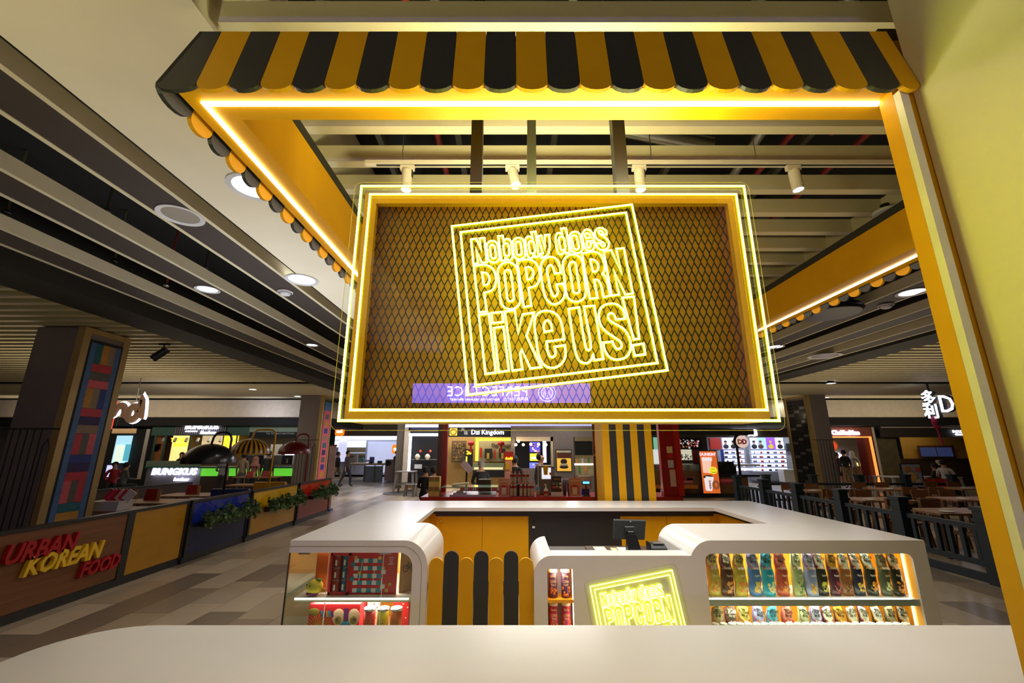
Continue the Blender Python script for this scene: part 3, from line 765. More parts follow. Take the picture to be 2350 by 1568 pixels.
for x in (-1.61, -1.13): mb.box(x - .0015, x + .0015, KF + .008, KF + .02, .05, ZK - .1, mat('glass_joint', (215, 225, 215), rough=.2, var=0))
mesh('glass_joint', mb, ld)
mb = MB()
for x in (-1.83, -1.12): mb.box(x - .05, x + .05, KF + .006, KF + .024, ZK - .115, ZK - .1, STEEL)
mesh('glass_clip', mb, ld)
SZ = .63
mesh('shelf', MB().box(KX0 + .06, LR - .05, KF + .05, 4.86, SZ - .035, SZ, WHT), ld, bevel=.004)
mesh('shelf_light', MB().box(KX0 + .07, -.9, KF + .046, KF + .052, SZ - .012, SZ - .002, LT), ld)
mesh('lower_shelf', MB().box(KX0 + .06, LR - .05, KF + .05, 4.86, .2, .23, WHT), ld)
lamp('AREA', 'display_light', (-1.4, 4.4, ZK - .12), 9, (1, .93, .8), (-1.4, 4.4, 0), .8, sy=.3)
lamp('AREA', 'display_light', (-1.4, 4.3, SZ - .04), 6, (1, .93, .8), (-1.4, 4.3, 0), .8, sy=.3)

# ---- front counter and right display cabinet (one white front)
rd = thing('service_counter', 'white service counter with popcorn window, small niche and curved ends', 'counter', (1.9, 4.4, 0))
X0, XL, XR, ZL = .19, 1.56, KX1, .976
r0, r2 = .16, .2
def xz(px, py): p = atY(px, py, KF); return p.x, p.z
ol = [(X0, 0), (XR, 0), (XR, ZK)]
ca = math.degrees(math.asin((ZL - (ZK - r2)) / r2))
ol += arc(XL + r2, ZK - r2, r2, 90, 180 - ca, 30) + arc(X0 + r0, ZL - r0, r0, 90, 180, 32)
wx0, wx1 = xz(1622, 1320)[0], xz(2105, 1330)[0]; wz1 = xz(1800, 1271)[1]
nx0, nx1 = xz(1257, 1370)[0], xz(1316, 1370)[0]; nz1 = xz(1290, 1307)[1]
win = rrect(wx0, wx1, .14, wz1, .06); nic = [(nx0, .2), (nx1, .2), (nx1, nz1), (nx0, nz1)]
front_plate('front_panel', ol, [win, nic], rd)
top = arc(XL + r2, ZK - r2, r2, 180 - ca, 90, 30) + [(XR, ZK), (XR, ZK - .04)] + arc(XL + r2, ZK - r2, r2 - .03, 90, 180, 10) + [(XL + .03, .5), (XL, .5), (XL, ZK - r2)]
mb = MB(); mb.prism(top, fxz, KF + .02, 4.91, WHT); mesh('display_top', mb, rd)
mesh('ledge', MB().box(X0 + r0, XL + .03, KF + .02, 4.27, ZL - .03, ZL, WHT), rd, bevel=.003)
mesh('ledge_back', MB().box(X0 + .13, XL, 4.25, 4.27, .3, ZL - .03, WHT), rd)
wing = arc(X0 + r0, ZL - r0, r0, 90, 180, 32) + [(X0, 0), (X0 + .03, 0)] + arc(X0 + r0, ZL - r0, r0 - .03, 180, 90, 10)
mb = MB(); k = len(wing)
def wy(u, z): return 4.27 if 0 else 4.9
mb.prism(wing, fxz, KF + .02, 4.9, WHT); mesh('end_wing', mb, rd)
mesh('end_panel', MB().box(XR - .03, XR, KF + .02, 4.91, 0, ZK - .04, WHT), rd)
mesh('inner_worktop', MB().box(X0 + .05, XL + .2, 4.28, 4.98, .83, .86, mat('dark_worktop', (60, 52, 44), rough=.5)), rd)
mesh('window_lining', MB().box(wx0 - .05, wx1 + .06, KF + .42, KF + .44, .1, 1.04, INN).box(wx1 + .005, wx1 + .06, KF + .02, KF + .42, .1, 1.04, INN).box(wx0 - .06, wx0 - .005, KF + .02, KF + .42, .1, 1.04, INN).box(wx0 - .05, wx1 + .05, KF + .02, KF + .42, 1.02, 1.04, INN), rd)
SHZ = .625
mesh('shelf', MB().box(wx0 - .004, wx1 + .004, KF + .022, KF + .42, SHZ - .05, SHZ, WHT), rd)
mesh('lower_shelf', MB().box(wx0 - .004, wx1 + .004, KF + .022, KF + .42, .18, .21, WHT), rd)
mesh('shelf_light', MB().box(wx0, wx1 - .08, KF + .024, KF + .034, SHZ, SHZ + .008, LT), rd)
mesh('side_light', MB().box(wx1 - .006, wx1 + .004, KF + .10, KF + .112, .16, 1.0, LT), rd)
mesh('window_glass', MB().box(wx0 - .01, wx1 + .01, KF + .0205, KF + .0215, .14, 1.0, GLS), rd)
lamp('AREA', 'window_light', ((wx0 + wx1) / 2, KF + .12, 1.01), 9, (1, .95, .84), ((wx0 + wx1) / 2, KF + .2, 0), 1.5, sy=.08)
lamp('AREA', 'window_light', ((wx0 + wx1) / 2, KF + .1, SHZ - .06), 6, (1, .95, .84), ((wx0 + wx1) / 2, KF + .2, 0), 1.5, sy=.08)
# niche
mesh('niche', MB().box(nx0 - .02, nx1 + .02, KF + .2, KF + .21, .2, nz1 + .02, INN).box(nx0 - .02, nx0 - .002, KF + .02, KF + .2, .2, nz1 + .02, INN).box(nx1 + .002, nx1 + .02, KF + .02, KF + .2, .2, nz1 + .02, INN).box(nx0 - .02, nx1 + .02, KF + .02, KF + .2, nz1 + .002, nz1 + .02, INN), rd)
NZ = [xz(1290, 1379)[1], .36]
for z in NZ: mesh('niche_shelf', MB().box(nx0 - .002, nx1 + .002, KF + .022, KF + .2, z - .025, z, INN), rd)
mesh('niche_light', MB().box(nx1 - .004, nx1 + .001, KF + .03, KF + .037, .22, nz1 - .01, LT), rd)
lamp('AREA', 'niche_light', ((nx0 + nx1) / 2, KF + .06, nz1 - .01), .5, (1, .9, .7), ((nx0 + nx1) / 2, KF + .1, 0), .15, sy=.06)
SBACK = emis('neon_small_back', (214, 220, 8), 2.6)
# small neon plate on the counter front, same slogan
ns = thing('neon_plate', 'small tilted yellow neon slogan plate on the white counter front', 'sign', (1.15, KF, .5))
fo = GL[0][1][0]; A0, B0 = Vector(fo[0]), Vector(fo[1])
p1, p2 = atY(1354.7, 1347.3, KF - .02), atY(1543, 1309.4, KF - .02)
A1, B1 = Vector((p1.x, p1.z)), Vector((p2.x, p2.z)); d0, d1 = B0 - A0, B1 - A1
ks = d1.length / d0.length; an = math.atan2(d1.y, d1.x) - math.atan2(d0.y, d0.x)
def sim(x, z):
    dx, dz = (x - A0.x) * ks, (z - A0.y) * ks
    return (A1.x + dx * math.cos(an) - dz * math.sin(an), A1.y + dx * math.sin(an) + dz * math.cos(an))
for nm, loops in GL:
    mb = MB()
    for lp in loops: neon(mb, lp, KF - .010, .0046, LCORE, LSHE, sim, back=SBACK)
    mesh('neon_frame' if nm.startswith('frame') else 'neon_letter', mb, ns)
cs = [Vector(fo[i]) for i in range(4)]; ctr = sum(cs, Vector((0, 0))) / 4
big = [ctr + (c - ctr) * 1.13 for c in cs]; q = [sim(b.x, b.y) for b in big]
def roundq(q, r):
    out = []
    for i in range(4):
        a, b, c = Vector(q[i - 1]), Vector(q[i]), Vector(q[(i + 1) % 4])
        d0_, d1_ = (a - b).normalized() * r, (c - b).normalized() * r
        for t in (0, .25, .5, .75, 1): out.append((b + d0_) * (1 - t) ** 2 + b * 2 * t * (1 - t) + (b + d1_) * t * t)
    return out
rq = roundq(q, .05)
mesh('acrylic_sheet', MB().add([(p.x, KF - .008, p.y) for p in rq], [tuple(range(len(rq)))], ACR), ns)
mesh('acrylic_edge', MB().tube([(p.x, KF - .008, p.y) for p in rq], .0012, mat('acrylic_edge_clear', (180, 172, 120), rough=.2, var=0), 4, True, (0, 1, 0)), ns)
# gate of rounded boards
gt = thing('picket_gate', 'low gate of rounded yellow and black boards between the white counters', 'gate', (-.27, 4.12, 0))
g0, g1 = -.735, .19; n = 7
for i in range(n):
    a, b = g0 + (g1 - g0) * i / n + .002, g0 + (g1 - g0) * (i + 1) / n - .002; h = (.949, 1.005)[i % 2]; r = (b - a) / 2
    mb = MB(); mb.prism([(a, .03), (b, .03)] + arc((a + b) / 2, h - r, r, 0, 180, 12), fxz, 4.1, 4.125, (YEL, BLK)[i % 2]); mesh('board', mb, gt, bevel=.002)
mesh('rail', MB().box(g0, g1, 4.127, 4.147, .3, .36, YEL).box(g0, g1, 4.127, 4.147, .7, .76, YEL), gt)

# ================================================================ THINGS ON THE KIOSK
# till screen seen from behind
pt = thing('till_monitor', 'black till touchscreen on a stand seen from behind, on the inner worktop', 'monitor', (1.15, 4.7, .86))
BP = mat('black_plastic', (38, 42, 42), rough=.38, var=.04)
def yz(px, py, Y): return atY(px, py, Y)
a, b, c, d = yz(1409, 1193, 4.7), yz(1483, 1195, 4.72), yz(1480, 1240, 4.66), yz(1407, 1238, 4.64)
mb = MB(); off = Vector((0, .035, .004)); v = [a, b, c, d] + [p + off for p in (a, b, c, d)]
mb.add(v, [(0, 3, 2, 1), (4, 5, 6, 7), (0, 1, 5, 4), (1, 2, 6, 5), (2, 3, 7, 6), (3, 0, 4, 7)], BP); mesh('screen_back', mb, pt, bevel=.008)
m0 = (a + b + c + d) / 4
mesh('hinge_plate', MB().box(m0.x - .055, m0.x + .055, m0.y - .022, m0.y + .003, m0.z - .035, m0.z + .035, BP), pt, bevel=.015, seg=3)
mesh('hinge', MB().cyl((m0.x - .03, m0.y - .03, m0.z - .025), (m0.x + .03, m0.y - .03, m0.z - .025), .02, n=14, m=BMET), pt)
mb = MB(); mb.add([(m0.x - .05, 4.6, m0.z - .03), (m0.x + .045, 4.6, m0.z - .03), (m0.x + .085, 4.56, .862), (m0.x - .055, 4.56, .862)] + [(m0.x - .05, 4.63, m0.z - .03), (m0.x + .045, 4.63, m0.z - .03), (m0.x + .085, 4.68, .862), (m0.x - .055, 4.68, .862)], [(0, 3, 2, 1), (4, 5, 6, 7), (0, 1, 5, 4), (1, 2, 6, 5), (2, 3, 7, 6), (3, 0, 4, 7)], BMET); mesh('stand', mb, pt)
mesh('camera_dot', MB().box((a.x + b.x) / 2 - .006, (a.x + b.x) / 2 + .006, a.y - .003, a.y + .004, a.z - .022, a.z - .014, mat('white_dot', (230, 230, 230))), pt)
# papers and card reader
mb = MB().box(.78, 1.55, 4.70, 4.94, .862, .872, woodm('tray_wood', (50, 34, 22), (78, 54, 34), 3, .5)); tag(mesh('clipboard_tray', mb, loc=(1.1, 4.8, .862)), 'dark brown flat tray beside the till monitor', 'tray')
for i, (x0_, x1_, y0_, y1_, c, lb) in enumerate([(.86, .98, 4.72, 4.9, (226, 226, 190), 'cream sheet of paper on the dark tray, leftmost'), (1.03, 1.09, 4.74, 4.85, (214, 204, 150), 'small yellowish note beside the cream sheet'), (1.1, 1.2, 4.74, 4.87, (232, 230, 214), 'white sheet of paper against the till stand')]):
    tag(mesh('paper_sheet', MB().box(x0_, x1_, y0_, y1_, .8725, .8735, mat('paper_%d' % i, c)), loc=(x0_, y0_, .8725)), lb, 'paper', 'papers by the till')
cr = thing('receipt_printer', 'small black printer with silver lid right of the till monitor', 'printer', (1.6, 4.6, .86))
p0, p1_ = yz(1490, 1258, 4.62), yz(1526, 1258, 4.62)
mb = MB(); mb.prism([(4.55, .862), (4.7, .862), (4.7, .96), (4.62, .955), (4.55, .93)], fyz, p0.x, p1_.x, BP); mesh('body', mb, cr, bevel=.004)
mesh('lid', MB().box(p0.x + .04, p1_.x - .01, 4.6, 4.69, .955, .972, STEEL), cr, bevel=.005)
mesh('bracket', MB().box(p0.x - .012, p0.x + .0, 4.56, 4.68, .862, .975, BMET), cr)

# ---- popcorn bags
def bag(name, lb, x, y, z, h, w_, cb, ct, cborder, lean, fold, brand=True, rz=0, accent=None, group='popcorn bags'):
    """gusseted upright foil bag with folded top; built in local coords facing -y"""
    t = thing(name, lb, 'popcorn bag', (x, y, z), rz, group)
    rows = [(0, .47, .5), (.03, .5, .58), (.12, .5, .62), (.25, .49, .62), (.38, .5, .6), (.5, .49, .56), (.6, .48, .5), (.67, .45, .42), (.72, .47, .36), (.80, .46, .27), (.9, .43, .15), (1.0, .40, .04)]
    M1 = mat('bag_' + '_'.join(map(str, cb)), cb, rough=.28, var=.14, scale=22, bump=.5)
    M2 = mat('bagtop_' + '_'.join(map(str, ct)), ct, rough=.32, var=.12, scale=26, bump=.5)
    MBd = mat('bagline_' + '_'.join(map(str, cborder)), cborder, rough=.4, var=0)
    rz_ = random.Random(int(abs(x) * 5000 + z * 311)); ph_ = [rz_.uniform(0, 6.3) for _ in range(6)]
    def pos(u, f, side):   # u -1..1 across, f 0..1 height, side front(-1)/back(+1)
        f = max(0, min(1, f))
        for (h0, w0, d0), (h1, w1, d1) in zip(rows, rows[1:]):
            if f <= h1 + 1e-9:
                k = (f - h0) / (h1 - h0); break
        ww = w_ * (w0 + (w1 - w0) * k) * (1 + .05 * math.sin(f * 19 + ph_[0]) * u); dd = w_ * .5 * (d0 + (d1 - d0) * k)
        t_ = max(0, (f - .6) / .4); sh = lean * w_ * t_ ** 1.1 + .03 * w_ * math.sin(f * 8 + ph_[1])
        bend = fold * w_ * max(0, (f - .66) / .34)
        cr = w_ * .022 * (math.sin(f * 31 + u * 4 + ph_[2]) + math.sin(u * 7 - f * 17 + ph_[3]) * .8)
        bul = dd * (1 - .6 * abs(u) ** 3) + cr * (1 - abs(u) ** 4)
        return (u * ww + sh, side * bul - bend, f * h + h * .05 * t_ * u * math.sin(ph_[4]))
    mb = MB(); nu = 11; fs_ = [j / 26 for j in range(27)]
    for side in (-1, 1):
        v = [pos(-1 + 2 * i / (nu - 1), f, side) for f in fs_ for i in range(nu)]
        q = []
        for j in range(len(fs_) - 1):
            for i in range(nu - 1):
                f4 = (j * nu + i, j * nu + i + 1, (j + 1) * nu + i + 1, (j + 1) * nu + i); q.append(f4 if side < 0 else f4[::-1])
        mb.add(v, q, M1, True)
    for u in (-1, 1):
        vf = [pos(u, f, -1) for f in fs_]; vb = [pos(u, f, 1) for f in fs_]; n_ = len(fs_)
        q = [(j, j + 1, n_ + j + 1, n_ + j) if u < 0 else (j, n_ + j, n_ + j + 1, j + 1) for j in range(n_ - 1)]
        mb.add(vf + vb, q, M1, False)
    vb_ = [pos(-1 + 2 * i / (nu - 1), 0, -1) for i in range(nu)] + [pos(1 - 2 * i / (nu - 1), 0, 1) for i in range(nu)]
    mb.add(vb_, [tuple(range(2 * nu))], M1)
    body = mesh('bag_body', mb, t, local=True)
    def pq(u, f, e=.0025): p = pos(u, f, -1); return (p[0], p[1] - e, p[2])
    # folded top label with its border
    mb = MB(); g = 10
    def patch(u0, u1, f0, f1, m, e, skew=0):
        v = [pq(u0 + (u1 - u0) * i / g + skew * (1 - j / g), f0 + (f1 - f0) * j / g - .075 * (1 - abs(i / g - .55) * 2) * (1 - j / g), e) for j in range(g + 1) for i in range(g + 1)]
        mb.add(v, [(j * (g + 1) + i, j * (g + 1) + i + 1, (j + 1) * (g + 1) + i + 1, (j + 1) * (g + 1) + i) for j in range(g) for i in range(g)], m, True)
    patch(-.96, .96, .66, .985, MBd, .0018, .05); patch(-.84, .84, .69, .98, M2, .003, .05)
    mesh('top_label', mb, t, local=True)
    INK = mat('bag_ink', (46, 38, 28), rough=.5, var=0); GLD = mat('bag_gold', (206, 140, 40), rough=.35, var=.1); PAL = mat('bag_print_pale', (238, 228, 206), rough=.5, var=0)
    mb = MB()
    def onbag(txt, u, f, hh, m, bold=.03, sx=.6, e=.007, ang=0):
        p = pq(u, f, e); a_ = Vector(pq(u - .2, f, e)); b_ = Vector(pq(u + .2, f, e)); c_ = Vector(pq(u, f + .03, e)); r__ = (b_ - a_).normalized(); u__ = (c_ - Vector(p)).normalized(); mb.text(txt, p, r__ * math.cos(ang) + u__ * math.sin(ang), u__ * math.cos(ang) - r__ * math.sin(ang), hh, m, .001, 'CENTER', sx, bold)
    dk = sum(ct) > 330; tilt_ = rz_.uniform(-.24, .02)
    for i, s_ in enumerate(('Nobody does', 'POPCORN', 'like us!')):
        onbag(s_, .04, .905 - i * .078, h * (.042, .075, .075)[i], INK if dk else PAL, .025, (.42, .5, .52)[i], ang=tilt_)
    onbag('Eureka', .14, .60, h * .062, PAL if sum(cb) < 560 else INK, .03, .62)
    onbag('Popcorn', .18, .44, h * .045, PAL if sum(cb) < 560 else INK, .02, .6); mesh('bag_print', mb, t, local=True)
    mb = MB(); p = Vector(pq(-.62, .615, .004)); mb.ball(p, w_ * .09, GLD, 10, 6, (1.2, .3, .8)); mesh('logo', mb, t, local=True)
    # picture of popcorn low on the bag
    mb = MB(); PC = mat('bag_popcorn_' + '_'.join(map(str, accent)), accent, rough=.5, var=.25, scale=40)
    rr = random.Random(int(x * 1000 + z * 77))
    for i in range(15):
        u = .16 + rr.uniform(-.5, .62); f = .19 + rr.uniform(-.11, .11); p = pq(u, f, -.002); mb.ball(p, w_ * rr.uniform(.10, .15), PC, 8, 6, (1, .35, 1))
    mesh('popcorn_picture', mb, t, local=True)
    mb = MB(); pts = [pq(-.5 + 1.2 * i / 10, .23 - .11 * math.sin(math.pi * i / 10), .004) for i in range(11)]; mb.tube(pts, .0012, PAL, 5); mesh('bowl_line', mb, t, local=True)
    return t
#       body            top            border          accent         description
FLAV = [((196, 178, 70), (206, 196, 120), (190, 120, 190), (226, 160, 60), 'olive gold bag with pale folded top and lilac edge'),
        ((92, 56, 34), (96, 76, 46), (180, 90, 130), (214, 140, 60), 'chocolate brown bag with brown folded top'),
        ((206, 180, 60), (214, 194, 90), (206, 90, 110), (222, 130, 40), 'bright gold bag with pink-edged top'),
        ((82, 128, 186), (150, 160, 190), (220, 90, 120), (236, 196, 90), 'mid blue bag with grey-blue folded top'),
        ((44, 168, 190), (70, 170, 190), (190, 80, 130), (240, 214, 140), 'turquoise bag'),
        ((196, 84, 60), (222, 130, 104), (210, 60, 110), (230, 140, 50), 'coral red bag with salmon folded top'),
        ((176, 190, 128), (198, 204, 150), (150, 130, 110), (90, 120, 50), 'pale green bag turned sideways'),
        ((150, 160, 198), (176, 180, 200), (170, 60, 110), (226, 170, 60), 'lavender grey bag with silver top'),
        ((44, 46, 34), (214, 214, 180), (200, 70, 140), (214, 200, 70), 'black-green bag with cream label and pink edge'),
        ((86, 42, 58), (204, 150, 40), (220, 150, 50), (180, 60, 60), 'plum bag with gold label'),
        ((150, 96, 48), (206, 200, 170), (214, 140, 50), (120, 70, 40), 'caramel brown bag with cream label'),
        ((40, 44, 66), (212, 210, 184), (200, 50, 60), (240, 190, 60), 'navy bag with red-edged cream label'),
        ((40, 42, 34), (206, 206, 184), (230, 150, 40), (236, 160, 50), 'black bag with orange-edged cream label'),
        ((86, 90, 66), (176, 160, 116), (140, 120, 80), (200, 210, 150), 'grey olive bag with tan label'),
        ((34, 36, 30), (220, 216, 190), (232, 140, 40), (232, 150, 50), 'black bag with large cream label and orange edge')]
n = 15; sx_ = (wx1 - wx0 - .12) / n
for row, (zz, where) in enumerate([(SHZ + .002, 'top shelf'), (.212, 'lower shelf')]):
    for i, (cb_, ct_, cd_, ac_, ds) in enumerate(FLAV):
        rr = random.Random(i * 7 + row)
        px_ = (1640, 1670, 1700, 1733, 1764, 1797, 1833, 1862, 1889, 1917, 1945, 1972, 2002, 2033, 2062)[i]
        x = atY(px_, 1350, KF + .13).x
        bag('popcorn_bag', ds + ', %s' % where, x, KF + .13 + .008 * row + rr.uniform(-.006, .006), zz, .36 if row == 0 else .335, .106 if i < 8 else .092, cb_, ct_, cd_, -.05 - .12 * rr.random() - (.02 * i if i > 7 else 0), .16 + .12 * rr.random(), accent=ac_, rz=rr.uniform(-.06, .06) + (.25 if i == 6 else 0), group='popcorn bags on the %s' % where)
# white cup lids along the front of the lower shelf
LID = mat('lid_white', (232, 226, 206), rough=.4)
cup0 = None
for i in range(24):
    x = atY(1642 + i * 19, 1436, KF + .06).x
    if x > wx1 - .06: break
    lb = 'white round lid of a tub standing in front of the lower popcorn bags'
    if cup0 is None:
        cup0 = thing('popcorn_tub', lb, 'tub', (x, KF + .056, .211), 0, 'white-lidded tubs in the popcorn window')
        mesh('tub_body', MB().lathe([(.0, 0), (.022, 0), (.028, .205), (.0, .205)], (0, 0, 0), mat('tub_body', (200, 190, 150), rough=.4), 18), cup0, local=True)
        mesh('lid', MB().lathe([(.030, .2), (.0315, .214), (.029, .221), (0, .221)], (0, 0, 0), LID, 18), cup0, local=True)
    else: dup(cup0, (x, KF + .056, .211))
# tins in the niche
def can_(lb, x, z, body, ink, lid, group):
    t = thing('popcorn_can', lb, 'can', (x, KF + .095, z + .0015), 0, group)
    CM = mat('can_' + '_'.join(map(str, body)), body, rough=.35, var=.35, scale=26)
    mesh('can_body', MB().lathe([(0, 0), (.037, 0), (.038, .004), (.038, .205), (0, .205)], (0, 0, 0), CM, 24), t, local=True)
    mesh('lid', MB().lathe([(.0405, .2), (.0405, .218), (.036, .224), (0, .224)], (0, 0, 0), lid, 24), t, local=True)
    for k, (s_, hh, zz) in enumerate((('Eureka', .018, .165), ('CORN', .02, .12), ('TREAT', .016, .095))): mesh('print', MB().text(s_, (0, -.0395, zz), (1, 0, 0), (0, 0, 1), hh, ink, .001, 'CENTER', .62, .02), t, local=True)
    mb = MB(); OR = mat('can_popcorn', (214, 120, 40), var=.3, scale=50)
    r_ = random.Random(int(x * 999))
    for k in range(9): q = r_.uniform(-1, 1); mb.ball((.034 * math.sin(q), -.034 * math.cos(q), r_.uniform(.02, .085)), .011, OR, 8, 6)
    mesh('popcorn_picture', mb, t, local=True)
GLDI = mat('can_gold_ink', (240, 214, 160), var=0)
cw = (nx1 - nx0) / 4
can_('purple and orange can with white lid, left on the upper niche shelf', nx0 + cw, NZ[0], (92, 50, 74), GLDI, LID, 'cans on the niche shelves')
can_('purple and orange can with white lid, right on the upper niche shelf', nx1 - cw, NZ[0], (84, 46, 80), GLDI, LID, 'cans on the niche shelves')
can_('pink can with white lid, left on the lower niche shelf', nx0 + cw, NZ[1], (206, 70, 110), GLDI, LID, 'cans on the niche shelves')
can_('pink can with white lid, right on the lower niche shelf', nx1 - cw, NZ[1], (208, 74, 118), GLDI, LID, 'cans on the niche shelves')
# ---- goods in the left display
REDB = mat('gift_red', (206, 34, 44), rough=.4); TEAL = mat('board_teal', (44, 150, 170)); BWH = mat('board_white', (238, 234, 226))
gb = thing('board_game_box', 'open red gift box with a printed snake-path board, on the display shelf', 'gift box', (-1.35, 4.2, SZ))
gy = KF + .14
g0, g1, gt_ = atY(757, 1330, gy).x, atY(911, 1330, gy).x, SZ + .345
gm = g0 + (g1 - g0) * .30
mb = MB().box(g0, gm, gy + .02, gy + .05, SZ + .002, gt_, REDB)
for a in ((g0, g0 + .02, SZ + .002, gt_), (gm - .02, gm, SZ + .002, gt_), (g0, gm, SZ + .002, SZ + .025), (g0, gm, gt_ - .025, gt_)): mb.box(a[0], a[1], gy - .03, gy + .02, a[2], a[3], REDB)
mesh('box_tray', mb, gb)
for j, (cc, xx) in enumerate((((150, 30, 34), .33), ((30, 110, 140), .72))):
    for i in range(3):
        x = g0 + (gm - g0) * xx; z = SZ + .027 + i * .1
        mb = MB().cyl((x, gy, z), (x, gy, z + .096), .036 if j == 0 else .024, n=18, m=mat('gift_can_%d' % j, cc, rough=.3, var=.15, scale=25)); mb.cyl((x, gy, z + .09), (x, gy, z + .097), .037 if j == 0 else .025, n=18, m=STEEL)
        mb.box(x - .008, x + .006, gy - .04 if j == 0 else gy - .028, gy - .03 if j == 0 else gy - .02, z + .015, z + .06, BWH); mesh('gift_can', mb, gb)
mesh('board', MB().box(gm, g1, gy - .012, gy + .003, SZ + .002, gt_ - .003, REDB), gb)
mb = MB(); path = []
bw, bh = (g1 - gm), gt_ - SZ; rowsf = [.1, .28, .44, .62, .8]
for r_, f in enumerate(rowsf):
    us = [.12 + .1 * i for i in range(6)]; us = us if r_ % 2 == 0 else us[::-1]
    path += [(u, f) for u in us]
    if r_ < 4:
        e = (us[-1] + (.09 if r_ % 2 == 0 else -.07), f + .09); path.append(e)
for i, (u, f) in enumerate(path):
    x, z = gm + bw * u, SZ + bh * f; mb.box(x - bw * .047, x + bw * .047, gy - .0135, gy - .0125, z - bh * .05, z + bh * .05, TEAL if i % 2 else BWH)
for u, f, c in ((.1, .87, (214, 190, 90)), (.86, .25, (190, 160, 60)), (.8, .1, (200, 170, 60)), (.62, .86, (240, 200, 90)), (.2, .5, (214, 150, 50)), (.7, .62, (230, 180, 80))):
    mb.ball((gm + bw * u, gy - .014, SZ + bh * f), .017, mat('board_dot_%d' % c[0], c), 10, 6, (1, .25, 1))
for i, s_ in enumerate(('Have fun', 'as you', 'snack', 'together!')): mb.text(s_, (gm + bw * .86, gy - .013, SZ + bh * (.86 - .05 * i)), (1, 0, 0), (0, 0, 1), .011, BWH, .001, 'CENTER', .8, .02)
mesh('board_print', mb, gb)
for u0, u1, f0, f1 in ((.2, .25, .3, .8), (.5, .52, .3, .6), (.68, .68, .1, .4)):
    m_ = MB(); m_.bar((gm + bw * u0, gy - .015, SZ + bh * f0), (gm + bw * u1, gy - .015, SZ + bh * f1), .006, .001, BWH); mesh('ladder_print', m_, gb)
# kraft box with a bicycle print
kx0, kx1 = g1 + .015, -.80
kb = thing('kraft_box', 'brown kraft box printed with a black bicycle, right end of the display shelf', 'box', (kx0, 4.3, SZ))
KR = mat('kraft', (176, 140, 86), rough=.7)
v = [(kx0, gy + .03, SZ + .002), (kx1, gy + .2, SZ + .002), (kx1, gy + .36, SZ + .002), (kx0 - .05, gy + .2, SZ + .002)]
mb = MB(); mb.prism([(p[0], p[1]) for p in v], fxy, SZ + .002, gt_ - .01, KR); mesh('box_body', mb, kb)
d_ = (Vector(v[1]) - Vector(v[0])).normalized(); nn = Vector((d_.y, -d_.x, 0)); mb = MB(); BI = mat('black_ink', (24, 20, 16), var=0)
def on(u, z): return Vector(v[0]) + d_ * u + nn * .002 + Vector((0, 0, z))
for u in (.055, .125): mb.tube([on(u + .026 * math.cos(q * math.pi / 8), .19 + .026 * math.sin(q * math.pi / 8)) for q in range(16)], .0025, BI, 5, True)
mb.tube([on(.055, .19), on(.08, .23), on(.11, .23), on(.09, .19), on(.055, .19)], .002, BI, 5); mb.tube([on(.125, .19), on(.108, .245), on(.1, .25)], .002, BI, 5); mb.tube([on(.09, .19), on(.077, .245)], .002, BI, 5)
mesh('bicycle_print', mb, kb)
# orange box and yellow plush fruit toy
ox0, ox1 = atY(728, 1320, gy + .1).x, atY(760, 1320, gy + .1).x
tag(mesh('orange_box', MB().box(ox0, ox1, gy + .06, gy + .2, SZ + .001, ZK - .12, mat('orange_card', (226, 110, 30), rough=.5)), loc=(ox0, gy + .1, SZ)), 'tall plain orange box behind the yellow plush, beside the red gift box', 'box')
pc_ = atY(722, 1352, KF + .12); tg = thing('plush_toy', 'small round yellow plush toy with green top at the shelf front', 'plush', (pc_.x, pc_.y, SZ))
YP = mat('plush_yellow', (240, 216, 70), rough=.95, var=.1, scale=60, bump=.4)
SZ += .004
mesh('plush_body', MB().ball((pc_.x, pc_.y, SZ + .062), .068, YP, 18, 12, (1.05, .9, .88)), tg)
mesh('plush_top', MB().ball((pc_.x + .03, pc_.y, SZ + .118), .022, mat('plush_green', (90, 150, 70), rough=.95), 12, 8, (1.4, 1, .5)), tg)
mesh('plush_foot', MB().ball((pc_.x - .01, pc_.y - .02, SZ + .014), .035, mat('plush_purple', (140, 60, 120), rough=.95), 12, 8, (1.6, 1, .4)), tg)
mesh('plush_eye', MB().ball((pc_.x - .058, pc_.y - .03, SZ + .085), .007, BMET, 8, 6).ball((pc_.x - .02, pc_.y - .058, SZ + .085), .006, BMET, 8, 6), tg)
mesh('plush_tail', MB().ball((pc_.x + .08, pc_.y + .02, SZ + .03), .018, mat('plush_orange', (230, 140, 50), rough=.95), 10, 8), tg)
# lower row: patterned red gift box and three tins
LZ = .23
lx0, lx1 = atY(709, 1400, gy).x, atY(826, 1400, gy).x
pb = thing('patterned_gift_box', 'red gift box with sunburst and petal pattern below the display shelf', 'gift box', ((lx0 + lx1) / 2, gy + .1, LZ))
mesh('box_body', MB().box(lx0, lx1, gy, gy + .22, LZ + .001, .552, REDB), pb, bevel=.004)
mb = MB(); OC = mat('pattern_ochre', (206, 140, 50)); OL = mat('pattern_olive', (140, 130, 50)); CRE = mat('pattern_cream', (232, 196, 160)); PU = mat('pattern_purple', (110, 40, 110)); BLU = mat('pattern_blue', (40, 140, 170))
w_ = lx1 - lx0
for k in range(13):
    q = math.radians(20 + k * 12); c_ = (lx0 + w_ * .22, gy - .002, .36); mb.bar(Vector(c_) + Vector((math.cos(q), 0, math.sin(q))) * .03, Vector(c_) + Vector((math.cos(q), 0, math.sin(q))) * .115, .007, .001, OC, up=(0, 1, 0))
mb.ball((lx0 + w_ * .1, gy, .49), .05, OL, 14, 8, (1, .05, .6))
